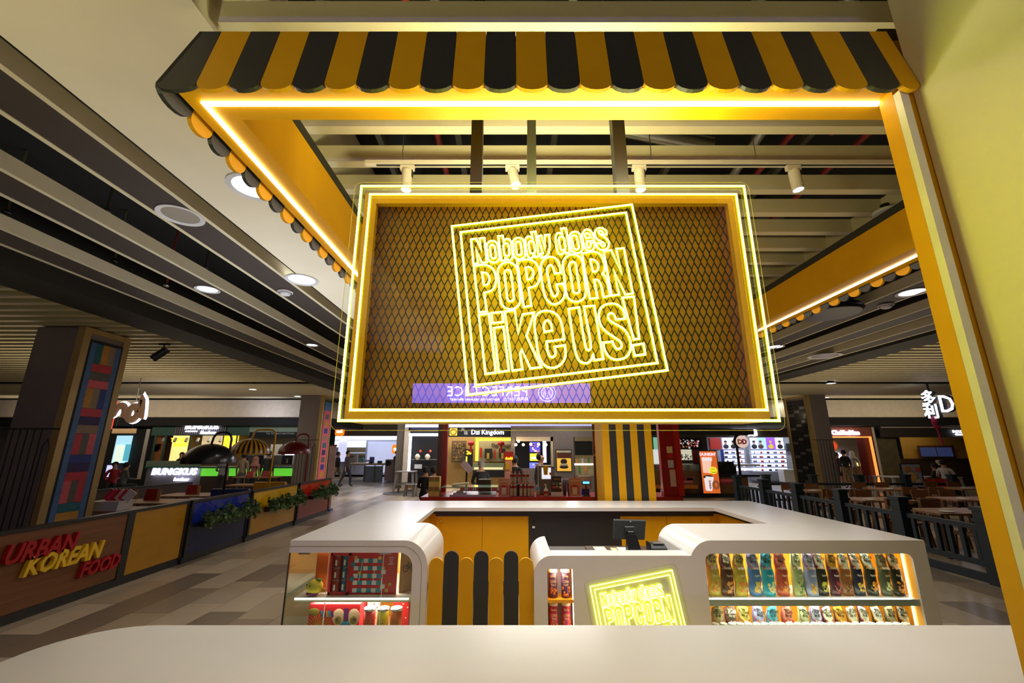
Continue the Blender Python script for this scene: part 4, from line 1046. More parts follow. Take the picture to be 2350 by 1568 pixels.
for k in range(5): mb.bar((lx0 + w_ * (.25 + .05 * k), gy - .002, .50), (lx0 + w_ * (.28 + .05 * k), gy - .002, .45), .018, .001, (BLU, PU, OC, BLU, PU)[k], up=(0, 1, 0))
for s_ in (-1, 1):
    cxx = lx0 + w_ * .74 + s_ * w_ * .15
    mb.ball((cxx, gy, .45), .055, CRE, 16, 8, (1, .05, 1.2)); mb.ball((cxx, gy - .0005, .43), .035, OL, 14, 8, (1, .09, 1.1)); mb.ball((cxx + .006 * s_, gy - .002, .43), .018, PU, 12, 8, (1, .1, 1))
mb.bar((lx0 + w_ * .74, gy - .004, .52), (lx0 + w_ * .74, gy - .004, .42), .04, .001, PU, up=(0, 1, 0)); mb.ball((lx0 + w_ * .74, gy - .002, .40), .03, BLU, 12, 8, (1.3, .1, .7))
mesh('printed_pattern', mb, pb)
for i, (px_, c, lb, s_) in enumerate([(849, (206, 32, 36), 'red metal tin with gold character below the display shelf', '\u8ca1'), (880, (236, 206, 30), 'yellow metal tin with gold character below the display shelf', '\u65fa'), (910, (232, 110, 40), 'orange metal tin with gold character below the display shelf', '\u798f')]):
    p = atY(px_, 1400, gy - .01); t = thing('gift_tin', lb, 'tin', (p.x, p.y, LZ), 0, 'gift tins')
    mesh('tin_body', MB().lathe([(0, 0), (.05, 0), (.05, .29), (0, .29)], (0, 0, .001), mat('tin_%d' % i, c, rough=.3), 24), t, local=True)
    mesh('tin_lid', MB().lathe([(.052, .282), (.0525, .298), (.047, .3), (.046, .292), (0, .292)], (0, 0, 0), CHR, 24), t, local=True)
    GG = mat('tin_gold', (190, 140, 50), rough=.4); mb = MB().text(s_, (0, -.0515, .17), (1, 0, 0), (0, 0, 1), .04, GG, .001, 'CENTER', 1)
    mb.tube([(x_, -.05, z_) for x_, z_ in ((-.025, .155), (.025, .155), (.025, .225), (-.025, .225))], .0015, GG, 5, True, (0, 1, 0)); mb.ball((0, -.048, .09), .018, mat('tin_spot', (240, 214, 120)), 10, 6, (1, .3, .8))
    mesh('tin_print', mb, t, local=True)
for i, (a, b, c, lb) in enumerate([(846, 870, (216, 200, 190), 'white and red striped box behind the red tin'), (905, 940, (200, 36, 40), 'red dotted box at the lower right of the display')]):
    x0_, x1_ = atY(a, 1400, gy + .2).x, min(atY(b, 1400, gy + .2).x, -.82); mb = MB().box(x0_, x1_, gy + .15, gy + .25, LZ + .001, .54, mat('box_back_%d' % i, c))
    for k in range(9): mb.ball((x0_ + (x1_ - x0_) * ((k * 37) % 10 + .5) / 10, gy + .15, LZ + .05 + .028 * k), .006, BWH if i else REDB, 8, 5, (1, .2, 1))
    tag(mesh('gift_box', mb, loc=(x0_, gy + .2, LZ)), lb, 'gift box', 'small gift boxes in the left display')
# ================================================================ helpers for the shops around
def pan(mb, px0, px1, py0, py1, Y, m, d=.03, row=None):
    """upright panel whose front lies in the plane y=Y, spanning these image columns (read at row) and rows"""
    r_ = row if row is not None else (py0 + py1) / 2
    a, b = atY(px0, r_, Y).x, atY(px1, r_, Y).x; z1, z0 = atY(px0, py0, Y).z, atY(px0, py1, Y).z
    return mb.box(a, b, Y, Y + d, max(z0, .0), z1, m)
def P1(name, parent, *a, **k):
    return mesh(name, pan(MB(), *a, **k), parent)
def txt(mb, s_, px, py, Y, hpx, m, sx=1, bold=.02, depth=.02, align='CENTER', shear=0, flip=1):
    p = atY(px, py, Y); h = abs(atY(px, py - hpx, Y).z - p.z)
    return mb.text(s_, p, (1, 0, 0), (0, 0, 1), h, m, depth, align, sx, bold, shear)
LW = emis('sign_white_light', (226, 228, 255), 3.0)
LWS = emis('lit_white_panel', (222, 226, 250), 1.1)
LWARM = emis('lit_warm_panel', (255, 214, 130), .9)
DT = mat('dark_wood', (60, 42, 28), rough=.55)
TABW = woodm('table_wood', (120, 82, 48), (156, 112, 70), 2, .45)
WHP = mat('white_plastic', (205, 204, 200), rough=.45)
# ---------------------------------------------------------------- people
def person(lb, x, y, face, hgt=1.68, pose='stand', top=(60, 60, 64), low=(40, 42, 50), skin=(176, 128, 96), hair=(26, 22, 20), scarf=None, sleeve=True, group=None, z=0, bare=False, arms=(0, 0)):
    """one continuous skinned body; face = heading in degrees (0 looks towards -y)"""
    k = hgt / 1.7; t = thing('person', lb, 'person', (x, y, z), math.radians(face), group)
    V_, E_, R_ = [], [], []
    def v(p, r): V_.append(Vector(p) * k); R_.append(r * k); return len(V_) - 1
    def e(a, b): E_.append((a, b))
    sit = pose == 'sit'; hz = .52 if sit else .92
    pel = v((0, 0, hz), .135); wai = v((0, 0, hz + .16), .125); che = v((0, -.01, hz + .36), .15); shd = v((0, 0, hz + .50), .10); nek = v((0, -.005, hz + .57), .055)
    hd0 = v((0, -.02, hz + .64), .075); hd1 = v((0, -.02, hz + .72), .092); hd2 = v((0, -.01, hz + .79), .07); ns_ = v((0, -.115, hz + .69), .014); 
    for a, b in ((pel, wai), (wai, che), (che, shd), (shd, nek), (nek, hd0), (hd0, hd1), (hd1, hd2), (hd1, ns_)): e(a, b)
    for s_ in (-1, 1):
        ar = arms[0] if s_ < 0 else arms[1]    # 0 hanging, 1 reaching forward
        sh_ = v((s_ * .17, 0, hz + .48), .065)
        if sit or ar: el = v((s_ * .24, -.06, hz + .24), .045); wr = v((s_ * .17, -.28, hz + .20), .03); hd = (s_ * .16, -.34, hz + .2); d = Vector((0, -1, -.1))
        else: el = v((s_ * .23, .02, hz + .22), .045); wr = v((s_ * .24, -.03, hz - .02), .03); hd = (s_ * .24, -.04, hz - .08); d = Vector((0, -.1, -1))
        h_ = v(hd, .034); e(shd, sh_); e(sh_, el); e(el, wr); e(wr, h_)
        side = Vector((1, 0, 0)) if (sit or ar) else Vector((0, 1, 0))
        for f, (o, l) in enumerate(((-.026, .062), (-.009, .074), (.009, .07), (.026, .056))):
            b_ = Vector(hd) + side * o + d * .035; m1 = v(b_, .011); m2 = v(b_ + d * l * .6, .009); m3 = v(b_ + d * l + Vector((0, .012, -.008)), .007); e(h_, m1); e(m1, m2); e(m2, m3)
        th = v(Vector(hd) + side * -.034 * s_ + d * .0, .012); t2 = v(Vector(hd) + side * -.05 * s_ + d * .035, .009); e(h_, th); e(th, t2)
        hip = v((s_ * .09, 0, hz - .05), .095); e(pel, hip)
        if sit: kn = v((s_ * .11, -.40, hz - .02), .065); an = v((s_ * .11, -.40, .09), .045)
        elif pose == 'walk': kn = v((s_ * .09, -.16 * s_ - .05, .5), .062); an = v((s_ * .09, -.26 * s_ + .06, .09), .042)
        else: kn = v((s_ * .1, -.01, .49), .062); an = v((s_ * .1, .02, .09), .042)
        ft = v(V_[an] / k + Vector((0, -.15, -.05)), .034); e(hip, kn); e(kn, an); e(an, ft)
    me = bpy.data.meshes.new('p'); me.from_pydata(V_, E_, []); o = bpy.data.objects.new('p', me); COL.objects.link(o)
    md = o.modifiers.new('s', 'SKIN'); md.use_smooth_shade = True; o.modifiers.new('b', 'SUBSURF').levels = 1
    for i, sv in enumerate(me.skin_vertices[0].data): sv.radius = (R_[i], R_[i]); sv.use_root = i == 0
    dg = bpy.context.evaluated_depsgraph_get(); me2 = bpy.data.meshes.new_from_object(o.evaluated_get(dg)); bpy.data.objects.remove(o); bpy.data.meshes.remove(me)
    me2.name = 'person_body'
    SK = mat('skin_%d_%d_%d' % skin, skin, rough=.55, var=.02); TP = mat('cloth_%d_%d_%d' % top, top, rough=.9, var=.12, scale=14); LO = mat('cloth_%d_%d_%d' % low, low, rough=.9, var=.1, scale=14)
    for m_ in (SK, TP, LO, mat('shoe', (50, 44, 40), rough=.6)): me2.materials.append(m_)
    for p in me2.polygons:
        c = p.center / k; p.use_smooth = True
        if c.z > hz + .545 and abs(c.x) < .14: i = 0
        elif c.z < .11 and not (sit and abs(c.x) > .3): i = 3
        elif abs(c.x) > .185 and c.z < hz + (.33 if not sleeve else .06) and c.z > hz - .25: i = 0
        elif sit and c.y < -.30 and c.z > hz + .05: i = 0
        elif c.z < hz + .03 or (sit and c.y < -.14 and c.z < hz + .09): i = 0 if (bare and c.z < .55) else 2
        else: i = 1
        p.material_index = i
    b = bpy.data.objects.new('body', me2); COL.objects.link(b); b.parent = t
    hc = Vector((0, -.01, hz + .735)) * k
    if scarf:
        SC = mat('scarf_%d_%d_%d' % scarf, scarf, rough=.95)
        mb = MB(); mb.lathe([(.0, .115), (.06, .105), (.1, .06), (.112, 0), (.112, -.08), (.13, -.17), (.19, -.25), (.17, -.29)], hc, SC, 18, a0=math.radians(-50), a1=math.radians(230)); mesh('headscarf', mb, t, local=True)
    else:
        HM = mat('hair_%d' % hair[0], hair, rough=.7, bump=.4, scale=40)
        mb = MB(); mb.lathe([(0, .112), (.055, .1), (.092, .06), (.103, .01), (.1, -.04), (.07, -.075)], hc + Vector((0, .012, 0)) * k, HM, 16, a0=math.radians(-35), a1=math.radians(215)); mesh('hair', mb, t, local=True)
    mb = MB(); EY = mat('eye_dark', (24, 20, 18), var=0)
    for s_ in (-1, 1): mb.ball(Vector((s_ * .034, -.098, hz + .715)) * k, .011, EY, 8, 6)
    mesh('eyes', mb, t, local=True)
    mb = MB(); mb.ball(Vector((0, -.098, hz + .655)) * k, .02, mat('lips', (140, 74, 66), var=0), 10, 6, (1.1, .45, .3)); mesh('mouth', mb, t, local=True)
    return t

# ================================================================ LEFT FOOD COURT BARRIER
BX = -5.55
KW = mat('barrier_black', (30, 29, 27), rough=.4)
OAK = woodm('sign_wood', (100, 60, 26), (120, 74, 34), 2.5, .5, 1)
def bsec(name, lb, ya, yb, panel, top, glass=None, xo=0, h=1.0):
    x = BX + xo; t = thing(name, lb, 'barrier', (x, (ya + yb) / 2, 0), 0, 'low barrier round the food court')
    mesh('panel', MB().box(x - .05, x, ya + .05, yb - .05, .12, h - .03, panel), t)
    mesh('frame', MB().box(x - .07, x + .012, ya, ya + .06, .1, h, KW).box(x - .07, x + .012, yb - .06, yb, .1, h, KW).box(x - .08, x + .02, ya, yb, h - .03, h + .01, KW), t)
    mesh('kick_board', MB().box(x - .1, x - .02, ya, yb, 0, .12, KW), t)
    if glass: mesh('upper_panel', MB().box(x + .0005, x + .006, ya + .07, yb - .07, .62, h - .05, glass), t)
    return t
wb = bsec('sign_barrier', 'wooden food court barrier with raised red and yellow lettering', 3.2, 6.6, OAK, KW)
RL = mat('letter_red', (164, 12, 22), rough=.35); YL = mat('letter_yellow', (232, 190, 40), rough=.35)
for s_, m_, y0_, y1_, z0_, h_ in (('URBAN', RL, 5.0, 5.82, .66, .19), ('KOREAN', YL, 5.24, 6.2, .485, .19), ('FOOD', RL, 5.93, 6.5, .29, .165)):
    vs, fs = glyphs(s_, .03, .25, 1, 'LEFT'); wd_ = max(p[0] for p in vs) * h_ / CAP
    mb = MB().text(s_, (BX + .03, y0_, z0_), (0, 1, 0), (0, 0, 1), h_, m_, .05, 'LEFT', (y1_ - y0_) / wd_, .03, .25); mesh('lettering', mb, wb)
mesh('black_triangle', MB().add([(BX + .004, 4.6, .9), (BX + .004, 4.95, .985), (BX + .004, 4.6, .985)], [(0, 1, 2)], KW), wb)
YP1 = mat('barrier_yellow', (168, 120, 10), rough=.25); YP2 = mat('barrier_yellow_upper', (206, 160, 16), rough=.15)
BP1 = mat('barrier_blue', (16, 30, 68), rough=.25); BP2 = mat('barrier_blue_upper', (30, 48, 150), rough=.15)
RP1 = mat('barrier_red', (118, 16, 12), rough=.25); RP2 = mat('barrier_red_upper', (186, 40, 18), rough=.15)
bsec('colour_barrier', 'yellow panelled barrier right next to the wooden lettered barrier', 6.6, 7.75, YP1, KW)
bsec('colour_barrier', 'deep blue panelled barrier with plants hung on it', 7.75, 9.45, BP1, KW, BP2, .03)
bsec('colour_barrier', 'yellow panelled barrier with plants, between the blue and red ones', 9.45, 11.45, YP1, KW, YP2, .06)
bsec('colour_barrier', 'red panelled barrier at the far end, beside the pull-up banner', 11.45, 13.4, RP1, KW, RP2, .09)
# plants hung over the barrier
LF = [mat('leaf_%d' % i, c, rough=.5, var=.2, scale=30) for i, c in enumerate([(56, 84, 40), (74, 104, 52), (40, 62, 30), (88, 118, 60)])]
def shrub(lb, ya, yb, zc, x, seed, n=900):
    rr = random.Random(seed); t = thing('hanging_plant', lb, 'plant', (x, (ya + yb) / 2, zc - .1), 0, 'leafy plants on the barrier')
    mesh('planter_box', MB().box(x - .06, x + .05, ya + .15, yb - .15, zc - .08, zc + .02, KW), t)
    mb = MB()
    for i in range(n):
        y = rr.uniform(ya, yb); q = rr.uniform(-.6, 3.7); r_ = rr.uniform(.05, .2) * (1 + .35 * math.sin(y * 9 + seed)); c = Vector((x + .05 + abs(r_ * math.cos(q)) * .9, y, zc + .02 + r_ * math.sin(q)))
        a = Vector((rr.uniform(-.3, 1), rr.uniform(-1, 1), rr.uniform(-.7, .8))).normalized(); b = a.orthogonal().normalized(); s_ = rr.uniform(.028, .05)
        mb.add([c - a * s_, c + b * s_ * .55 + a * s_ * .1, c + a * s_ * 1.1, c - b * s_ * .55 + a * s_ * .1], [(0, 1, 2, 3)], rr.choice(LF))
    fo_ = mesh('foliage', mb, t); fo_['kind'] = 'stuff'
    mb = MB()
    for i in range(12):
        y = ya + .15 + (yb - ya - .3) * i / 11; mb.tube([(x + .01, y, zc - .06), (x + .07, y + .02, zc + .05), (x + .14, y + .03, zc + .1)], .005, LF[2], 5)
    mesh('stems', mb, t)
shrub('leafy green plant hanging on the blue barrier', 7.85, 9.5, .62, BX + .115, 1)
shrub('leafy green plant hanging on the middle yellow barrier', 9.8, 11.4, .60, BX + .145, 2)
shrub('leafy green plant hanging on the red barrier', 11.9, 13.4, .62, BX + .163, 3)
# arching hood lamps
def hood(lb, px, pyb, Y, col, stripe, wpx, fpx, name_m):
    c = atY(px, pyb, Y); r_ = abs(atY(px + wpx / 2, pyb, Y).x - c.x)
    t = thing('hood_lamp', lb, 'floor lamp', (atY(fpx, pyb, Y).x, Y, 0), 0, 'arching hood lamps in the food court')
    M1 = mat(name_m, col, rough=.22); M2 = mat(name_m + '_stripe', stripe, rough=.35)
    pr = [(r_ * math.cos(q * math.pi / 20), r_ * .8 * math.sin(q * math.pi / 20)) for q in range(10)] + [(.04, r_ * .8)]
    mesh('lamp_shade', MB().lathe(pr, c, M1, 48, stripes=None if name_m == 'hood_black' else M2).lathe([(r_ * .99, -.015), (r_ * 1.0, .012)], c, M1, 48), t)
    xf = atY(fpx, pyb, Y).x; zt_ = c.z + r_ * 1.28; z0_ = c.z + r_ * .78; rr = .16
    path = [(c.x, Y, z0_), (c.x + .02, Y, zt_ - rr)] + [(c.x + .02 + rr - rr * math.cos(a * math.pi / 12), Y, zt_ - rr + rr * math.sin(a * math.pi / 12)) for a in range(1, 7)] + [(xf - rr + rr * math.sin(a * math.pi / 12), Y, zt_ - rr + rr * math.cos(a * math.pi / 12)) for a in range(0, 7)] + [(xf, Y, 0)]
    mesh('lamp_stand', MB().tube(path, .022, M1, 8), t); mesh('lamp_base', MB().cyl((xf, Y, 0), (xf, Y, .03), .16, n=20, m=M1), t)
hood('black arching hood lamp behind the blue barrier', 478, 1062, 9.3, (34, 32, 36), (30, 28, 32), 106, 523, 'hood_black')
hood('yellow and black striped hood lamp behind the yellow barrier', 573, 1041, 11.3, (226, 166, 30), (34, 26, 16), 83, 627, 'hood_yellow')
hood('dark red hood lamp in front of the far left pillar', 675, 1041, 13.2, (128, 22, 22), (84, 14, 16), 68, 706, 'hood_red')
# pull-up banner
BAN = mat('banner_pink', (226, 196, 190), rough=.6)
bn = thing('banner', 'tall pale pink pull-up banner on a blue foot at the end of the barrier', 'banner', (-5.0, 13.0, 0))
Y_ = 13.9; b0, b1 = atY(749, 1100, Y_).x, atY(765, 1100, Y_).x; mesh('banner_sheet', MB().box(b0, b1, Y_, Y_ + .01, .06, atY(757, 1024, Y_).z, BAN), bn)
mesh('banner_foot', MB().box(b0 - .03, b1 + .03, Y_ - .1, Y_ + .12, 0, .06, mat('banner_blue', (36, 80, 150), rough=.4)), bn); mesh('banner_rail', MB().box(b0 - .01, b1 + .01, Y_ - .01, Y_ + .02, atY(757, 1024, Y_).z, atY(757, 1021, Y_).z, mat('banner_rail', (140, 80, 70))), bn)
# tables with menu holders behind the barrier
def ftable(name, lb, x, y, sx, sy, top=TABW, leg=BMET, group='food court tables', h=.75):
    t = thing(name, lb, 'table', (x, y, 0), 0, group)
    mesh('tabletop', MB().box(-sx / 2, sx / 2, -sy / 2, sy / 2, h - .035, h, top), t, local=True)
    for a in (-1, 1):
        for b in (-1, 1): mesh('leg', MB().box(a * (sx / 2 - .07) - .025, a * (sx / 2 - .07) + .025, b * (sy / 2 - .07) - .025, b * (sy / 2 - .07) + .025, 0, h - .036, leg), t, local=True)
    return t
for (px_, py_, sx_, sy_, lb) in [(592, 1094, 1.5, .6, 'food court table farthest off, beyond the yellow hood lamp'), (290, 1168, 1.15, .7, 'food court table holding the white basket, beside the patchwork pillar'), (372, 1150, 1.7, .8, 'food court table with two red menu holders behind the yellow barrier'), (452, 1135, 1.6, .8, 'food court table behind the black hood lamp'), (590, 1112, 1.6, .7, 'food court table behind the yellow hood lamp')]:
    hh_ = .86 if px_ == 592 else .75; p = atZ(px_, py_, hh_); ftable('food_court_table', lb, p.x, p.y, sx_, sy_, h=hh_)
MR = mat('menu_red', (150, 26, 24), rough=.5)
for i, (px_, py_, lb, w_, h_) in enumerate([(292, 1148, 'red menu holder, first on the table with two holders', .26, .24), (346, 1148, 'red menu holder with a pale card, second on the same table', .26, .24), (440, 1134, 'red menu holder standing left of the black lamp pole', .26, .22), (573, 1095, 'red menu holder under the yellow hood lamp', .24, .2), (610, 1094, 'red menu holder just left of the yellow lamp pole', .24, .2)]):
    p = atZ(px_, py_, .862 if py_ < 1100 else .752); t = thing('menu_holder', lb, 'menu', p, 0, 'menu holders'); mb = MB(); mb.prism([(-.05, 0), (.05, 0), (.008, h_), (-.008, h_)], fyz, -w_ / 2, w_ / 2, MR); mesh('menu_stand', mb, t, local=True); mesh('menu_card', MB().box(w_ / 2 + .001, w_ / 2 + .08, -.02, -.01, 0, h_ * .9, mat('menu_card', (200, 160, 110))), t, local=True)
p = atZ(254, 1171, .752); t = thing('basket', 'white plastic basket with red and pink packets beside the patchwork pillar', 'basket', p)
mb = MB(); n = 4
mb.prism([(-.28, -.18), (.28, -.18), (.28, .18), (-.28, .18)], lambda u, v, q: (u * (.85 + q), v * (.85 + q), q), 0, .17, WHP); mesh('basket_body', mb, t, local=True)
mb = MB(); rr = random.Random(4)
for i, c in enumerate([(200, 30, 50), (220, 60, 110), (190, 24, 30), (230, 190, 190), (206, 40, 60), (220, 220, 215)]):
    mb = MB(); x = -.12 + .07 * i; mb.bar((x, 0, .171), (x + .1, .03, .34), .16, .02, mat('packet_%d' % i, c, rough=.3), up=(0, 1, 0)); mesh('packet', mb, t, local=True)
# inner low wall of the food court, booth seats
t = thing('divider_wall', 'low dark divider wall behind the food court tables', 'divider', (-11.0, 11.0, 0))
A_, B_ = atZ(218, 1127, .84), atZ(440, 1108, .84); mb = MB(); mb.bar(A_ - Vector((0, 0, .42)), B_ - Vector((0, 0, .42)), .06, .8, DT); mesh('divider_panel', mb, t); mb = MB(); mb.bar(A_, B_, .09, .05, KW); mesh('divider_rail', mb, t)
for px_, py_, c, lb, nm in ((500, 1131, (36, 50, 110), 'blue booth bench behind the blue barrier', 'booth_blue'), (622, 1118, (206, 150, 20), 'yellow booth bench behind the yellow barrier', 'booth_yellow')):
    p = Vector((-6.3, 9.95, 0)) if px_ < 550 else Vector((-6.5, 11.9, 0)); M_ = mat(nm, c, rough=.4); t = thing('booth_bench', lb, 'bench', (p.x, p.y, 0)); mesh('bench_back', MB().box(p.x - .42, p.x + .42, p.y, p.y + .1, 0, 1.0, M_), t, bevel=.02); mesh('bench_seat', MB().box(p.x - .42, p.x + .42, p.y + .1, p.y + .55, 0, .45, M_), t, bevel=.02)

# ================================================================ SHOPS ON THE LEFT
SL = 20.0
# dark display shop with posters, far left
t = thing('shop_front', 'dark shop front with bright poster window behind the patchwork pillar', 'shop', (-18, SL, 0))
P1('shop_wall', t, 150, 345, 985, 1112, SL + .3, BK2); P1('shop_frame', t, 325, 333, 985, 1100, SL, mat('alu_frame', (190, 184, 170), rough=.4))
P1('poster_window', t, 262, 298, 1000, 1063, SL + .2, emis('poster_sky', (150, 196, 215), .9)); P1('poster', t, 262, 284, 1022, 1062, SL + .15, emis('poster_pale', (200, 220, 200), .9)); P1('poster', t, 284, 297, 1020, 1058, SL + .15, emis('poster_teal', (80, 160, 180), .8))
P1('screen', t, 243, 262, 1068, 1095, SL + .15, emis('screen_violet', (170, 170, 235), 1.2))
mb = MB(); pan(mb, 257, 312, 984, 995, SL - 2, mat('hanging_board', (206, 170, 120), rough=.5), row=990)
for a in (265, 303): q = atY(a, 984, SL - 2); mb.cyl((q.x, SL - 1.985, q.z), (q.x, SL - 1.985, 4.99), .008, n=6, m=BMET)
tag(mesh('hanging_board', mb, loc=atY(285, 995, SL - 2)), 'small cream hanging board under the glowing letters', 'sign')
for a in (270, 300):
    pass
t = thing('hanging_letters', 'glowing white outlined letters hanging beside the patchwork pillar', 'sign', atY(300, 965, 13))
LTB = mat('letter_brown', (122, 96, 78), rough=.5); mb = MB(); mb2 = MB()
o_ = atY(262, 952, 13); kx = (atY(336, 952, 13).x - o_.x) / 74; kz = (atY(262, 912, 13).z - o_.z) / 40
strokes = [[(4, -6), (6, 10), (14, 20), (24, 18), (28, 6), (26, -8)], [(58, 6), (52, 18), (42, 16), (37, 4), (40, -8), (50, -10), (58, 0), (62, 30), (62, 34), (66, 6), (64, -8)]]
for st in strokes:
    pts = curve_pts([(q[0], q[1], 1) for q in st])[:-6]; P_ = [o_ + Vector((q[0] * kx, 0, q[1] * kz)) for q in pts]
    mb.tube(P_, .135, LW, 10, False, (0, 1, 0), rz=.03); mb2.tube([p + Vector((-.025, -.05, -.01)) for p in P_], .108, LTB, 10, False, (0, 1, 0), rz=.03)
mesh('letter_glow', mb, t); mesh('letter_face', mb2, t); P1('red_light_strip', t, 259, 262, 922, 985, 13, emis('red_light', (255, 50, 40), 1.5), row=953)
mb = MB(); q = atY(316, 905, 13.1); mb.cyl((q.x, 13.1, q.z - .3), (q.x, 13.1, 4.99), .012, n=8, m=STEEL); mesh('hanging_rod', mb, t)
# green shop with white glowing letters
TEA = mat('shop_teal', (34, 82, 66), rough=.5); CORR = mat('corrugated_grey', (112, 106, 108), rough=.5)
t = thing('food_stall', 'green framed food stall with glowing white sign and lit food panels', 'shop', (-13, SL, 0))
P1('back_wall', t, 330, 700, 985, 1112, SL + 1.6, mat('stall_wall', (70, 56, 40), rough=.7))
P1('fascia', t, 349, 572, 975, 1000, SL, TEA); mb = MB()
for i in range(24): pan(mb, 402 + i * 4.9, 405 + i * 4.9, 976, 998, SL - .06, CORR)
mesh('corrugated_panel', mb, t)
mb = MB(); txt(mb, 'BUNGKUS', 462, 985, SL - .12, 11, LW, 1.05, .018, .06, shear=.12); mesh('sign_letters', mb, t)
mb = MB(); txt(mb, 'Kawkaw', 476, 996.5, SL - .12, 7.5, LW, .95, .005, .05, shear=.2); pan(mb, 425, 452, 989, 991.5, SL - .12, LW); mesh('sign_letters', mb, t)
mb = MB(); SGR = mat('sign_small_grey', (150, 160, 150), var=0); txt(mb, 'KAFE', 365, 979, SL - .02, 3.5, SGR); txt(mb, 'LG-K102', 561, 979.5, SL - .02, 3, SGR); mesh('small_lettering', mb, t)
mb = MB()
for a, b in ((349, 353), (373, 377), (430, 434), (538, 541)): pan(mb, a, b, 1000, 1062, SL + .05, TEA)
mesh('green_post', mb, t)
P1('wood_poster', t, 333, 374, 1000, 1066, SL + .4, mat('poster_wood', (176, 110, 56), rough=.6)); mb = MB(); PK = mat('poster_print', (60, 40, 28), var=0)
for i in range(14): q = random.Random(i); pan(mb, 340 + q.uniform(0, 22), 346 + q.uniform(0, 24), 1018 + q.uniform(0, 14), 1022 + q.uniform(0, 16), SL + .39, PK, .004)
mesh('poster_print', mb, t)
LY_ = emis('lit_yellow_sign', (255, 196, 40), 1.5)
P1('lit_panel', t, 392, 432, 1000, 1066, SL + 1.2, LWARM)
for px_, py_ in ((414, 1014), (414, 1025)):
    mb = MB(); txt(mb, ('TOPOKKI', 'BUFFET')[py_ > 1020], px_, py_, SL + 1.1, 8, LY_, .9, .05, .03); mesh('yellow_letters', mb, t)
P1('lit_panel', t, 462, 508, 1000, 1040, SL + 1.2, emis('lit_cream_panel', (226, 200, 150), .55)); P1('lit_panel', t, 512, 545, 1000, 1040, SL + 1.2, LY_)
for i in range(7):
    q = atY(378 + i * 26, 1006, SL + .2); mesh('stall_spot', MB().cyl(q, q + Vector((.02, -.1, -.16)), .06, n=12, m=WHP), t)
GGR = emis('green_lit', (90, 190, 50), .7)
P1('glass_guard', t, 335, 460, 1058, 1073, SL - 1.2, mat('glass_tint', (120, 140, 120), rough=.2)); P1('counter_top', t, 330, 700, 1072, 1075, SL - 1.3, TEA, d=.9)
P1('counter', t, 333, 460, 1075, 1125, SL - 1.2, CORR, d=.7); P1('green_counter', t, 460, 700, 1075, 1093, SL - 1.2, GGR, d=.7); P1('lower_counter', t, 460, 700, 1093, 1130, SL - 1.2, DT, d=.7)
mb = MB(); txt(mb, 'BUNGKUS', 398, 1090, SL - 1.3, 15, LW, 1.06, .018, .06, shear=.12); txt(mb, 'kawkaw', 415, 1104, SL - 1.3, 8, LW, .95, .005, .05, shear=.2); mesh('counter_letters', mb, t)
P1('drinks_fascia', t, 572, 700, 992, 1005, SL - .1, BK2); mb = MB(); txt(mb, 'The Original Lokal Drinks', 643, 997, SL - .15, 4, mat('pale_letters', (190, 186, 170), var=0), 1.1, 0, .01); mesh('fascia_lettering', mb, t)
P1('upper_band', t, 572, 700, 978, 992, SL, mat('pale_green_band', (140, 160, 130), rough=.6))
P1('menu_board', t, 620, 646, 1020, 1050, SL + .6, mat('menu_grey', (190, 186, 180))); P1('menu_board', t, 655, 690, 1020, 1048, SL + .6, LWS)
for i in range(6):
    q = atY(575 + i * 22, 1066, SL - .9); mesh('coffee_machine', MB().box(q.x - .18, q.x + .18, q.y - .2, q.y + .2, q.z, q.z + .38, (STEEL, BMET, WHP)[i % 3]).cyl((q.x, q.y - .2, q.z + .05), (q.x, q.y - .2, q.z + .25), .06, n=10, m=CHR), t)
q = atY(640, 1000, SL - .8); lamp('AREA', 'stall_light', (q.x - 2, SL + .4, 2.75), 30, (1, .85, .6), (q.x - 2, SL - .3, 0), 4, sy=.5)
# white store beyond the corridor
SM = 25.0
t = thing('white_store', 'bright white electronics store with an orange square sign', 'shop', atY(845, 1107, SM))
t.location.z = 0
WS = mat('store_white', (214, 216, 230), rough=.6); FASG = mat('store_fascia', (112, 102, 84), rough=.6)
P1('fascia', t, 756, 912, 974, 1001, SM, FASG); P1('side_pier', t, 908, 936, 974, 1118, 21.6, FASG, d=3.5); P1('left_pier', t, 740, 765, 974, 1109, SM, mat('pier_green', (30, 56, 44)))
P1('back_wall', t, 755, 945, 960, 1090, SM + 4.5, WS); P1('light_wall', t, 842, 925, 1014, 1085, SM + 4.4, emis('store_wall_light', (190, 196, 226), .5))
P1('ceiling_band', t, 757, 925, 1001, 1010, SM + .6, LWS); P1('picture_panel', t, 765, 840, 1011, 1027, SM + 3.5, emis('picture_white', (214, 216, 230), .8)); P1('shelf_recess', t, 780, 838, 1028, 1062, SM + 3.6, mat('shelf_olive', (104, 92, 62), rough=.6)); P1('shelf', t, 780, 838, 1038, 1041, SM + 3.3, WS)
P1('roller_banner', t, 776, 795, 1010, 1060, SM + .8, emis('banner_violet', (206, 206, 236), .7))
mb = MB(); q = atY(779, 990, SM - .1); mb.prism(rrect(q.x - .25, q.x + .25, q.z - .25, q.z + .25, .12), fxz, SM - .1, SM, emis('orange_sign', (255, 116, 20), 1.0)); mesh('orange_sign', mb, t)
mb = MB(); txt(mb, 'mi', 779, 993, SM - .12, 7, LW, 1.3, .05, .02); mesh('sign_letters', mb, t)
mb = MB(); q = atY(911, 1031, SM + 1.5); mb.prism(rrect(q.x - .3, q.x + .15, q.z - .27, q.z + .27, .12), fxz, SM + 1.5, SM + 1.55, emis('orange_sign', (255, 116, 20), 1.0)); txt(mb, 'mi', 910, 1034, SM + 1.48, 7, LW, 1.3, .05, .02); mesh('inner_sign', mb, t)
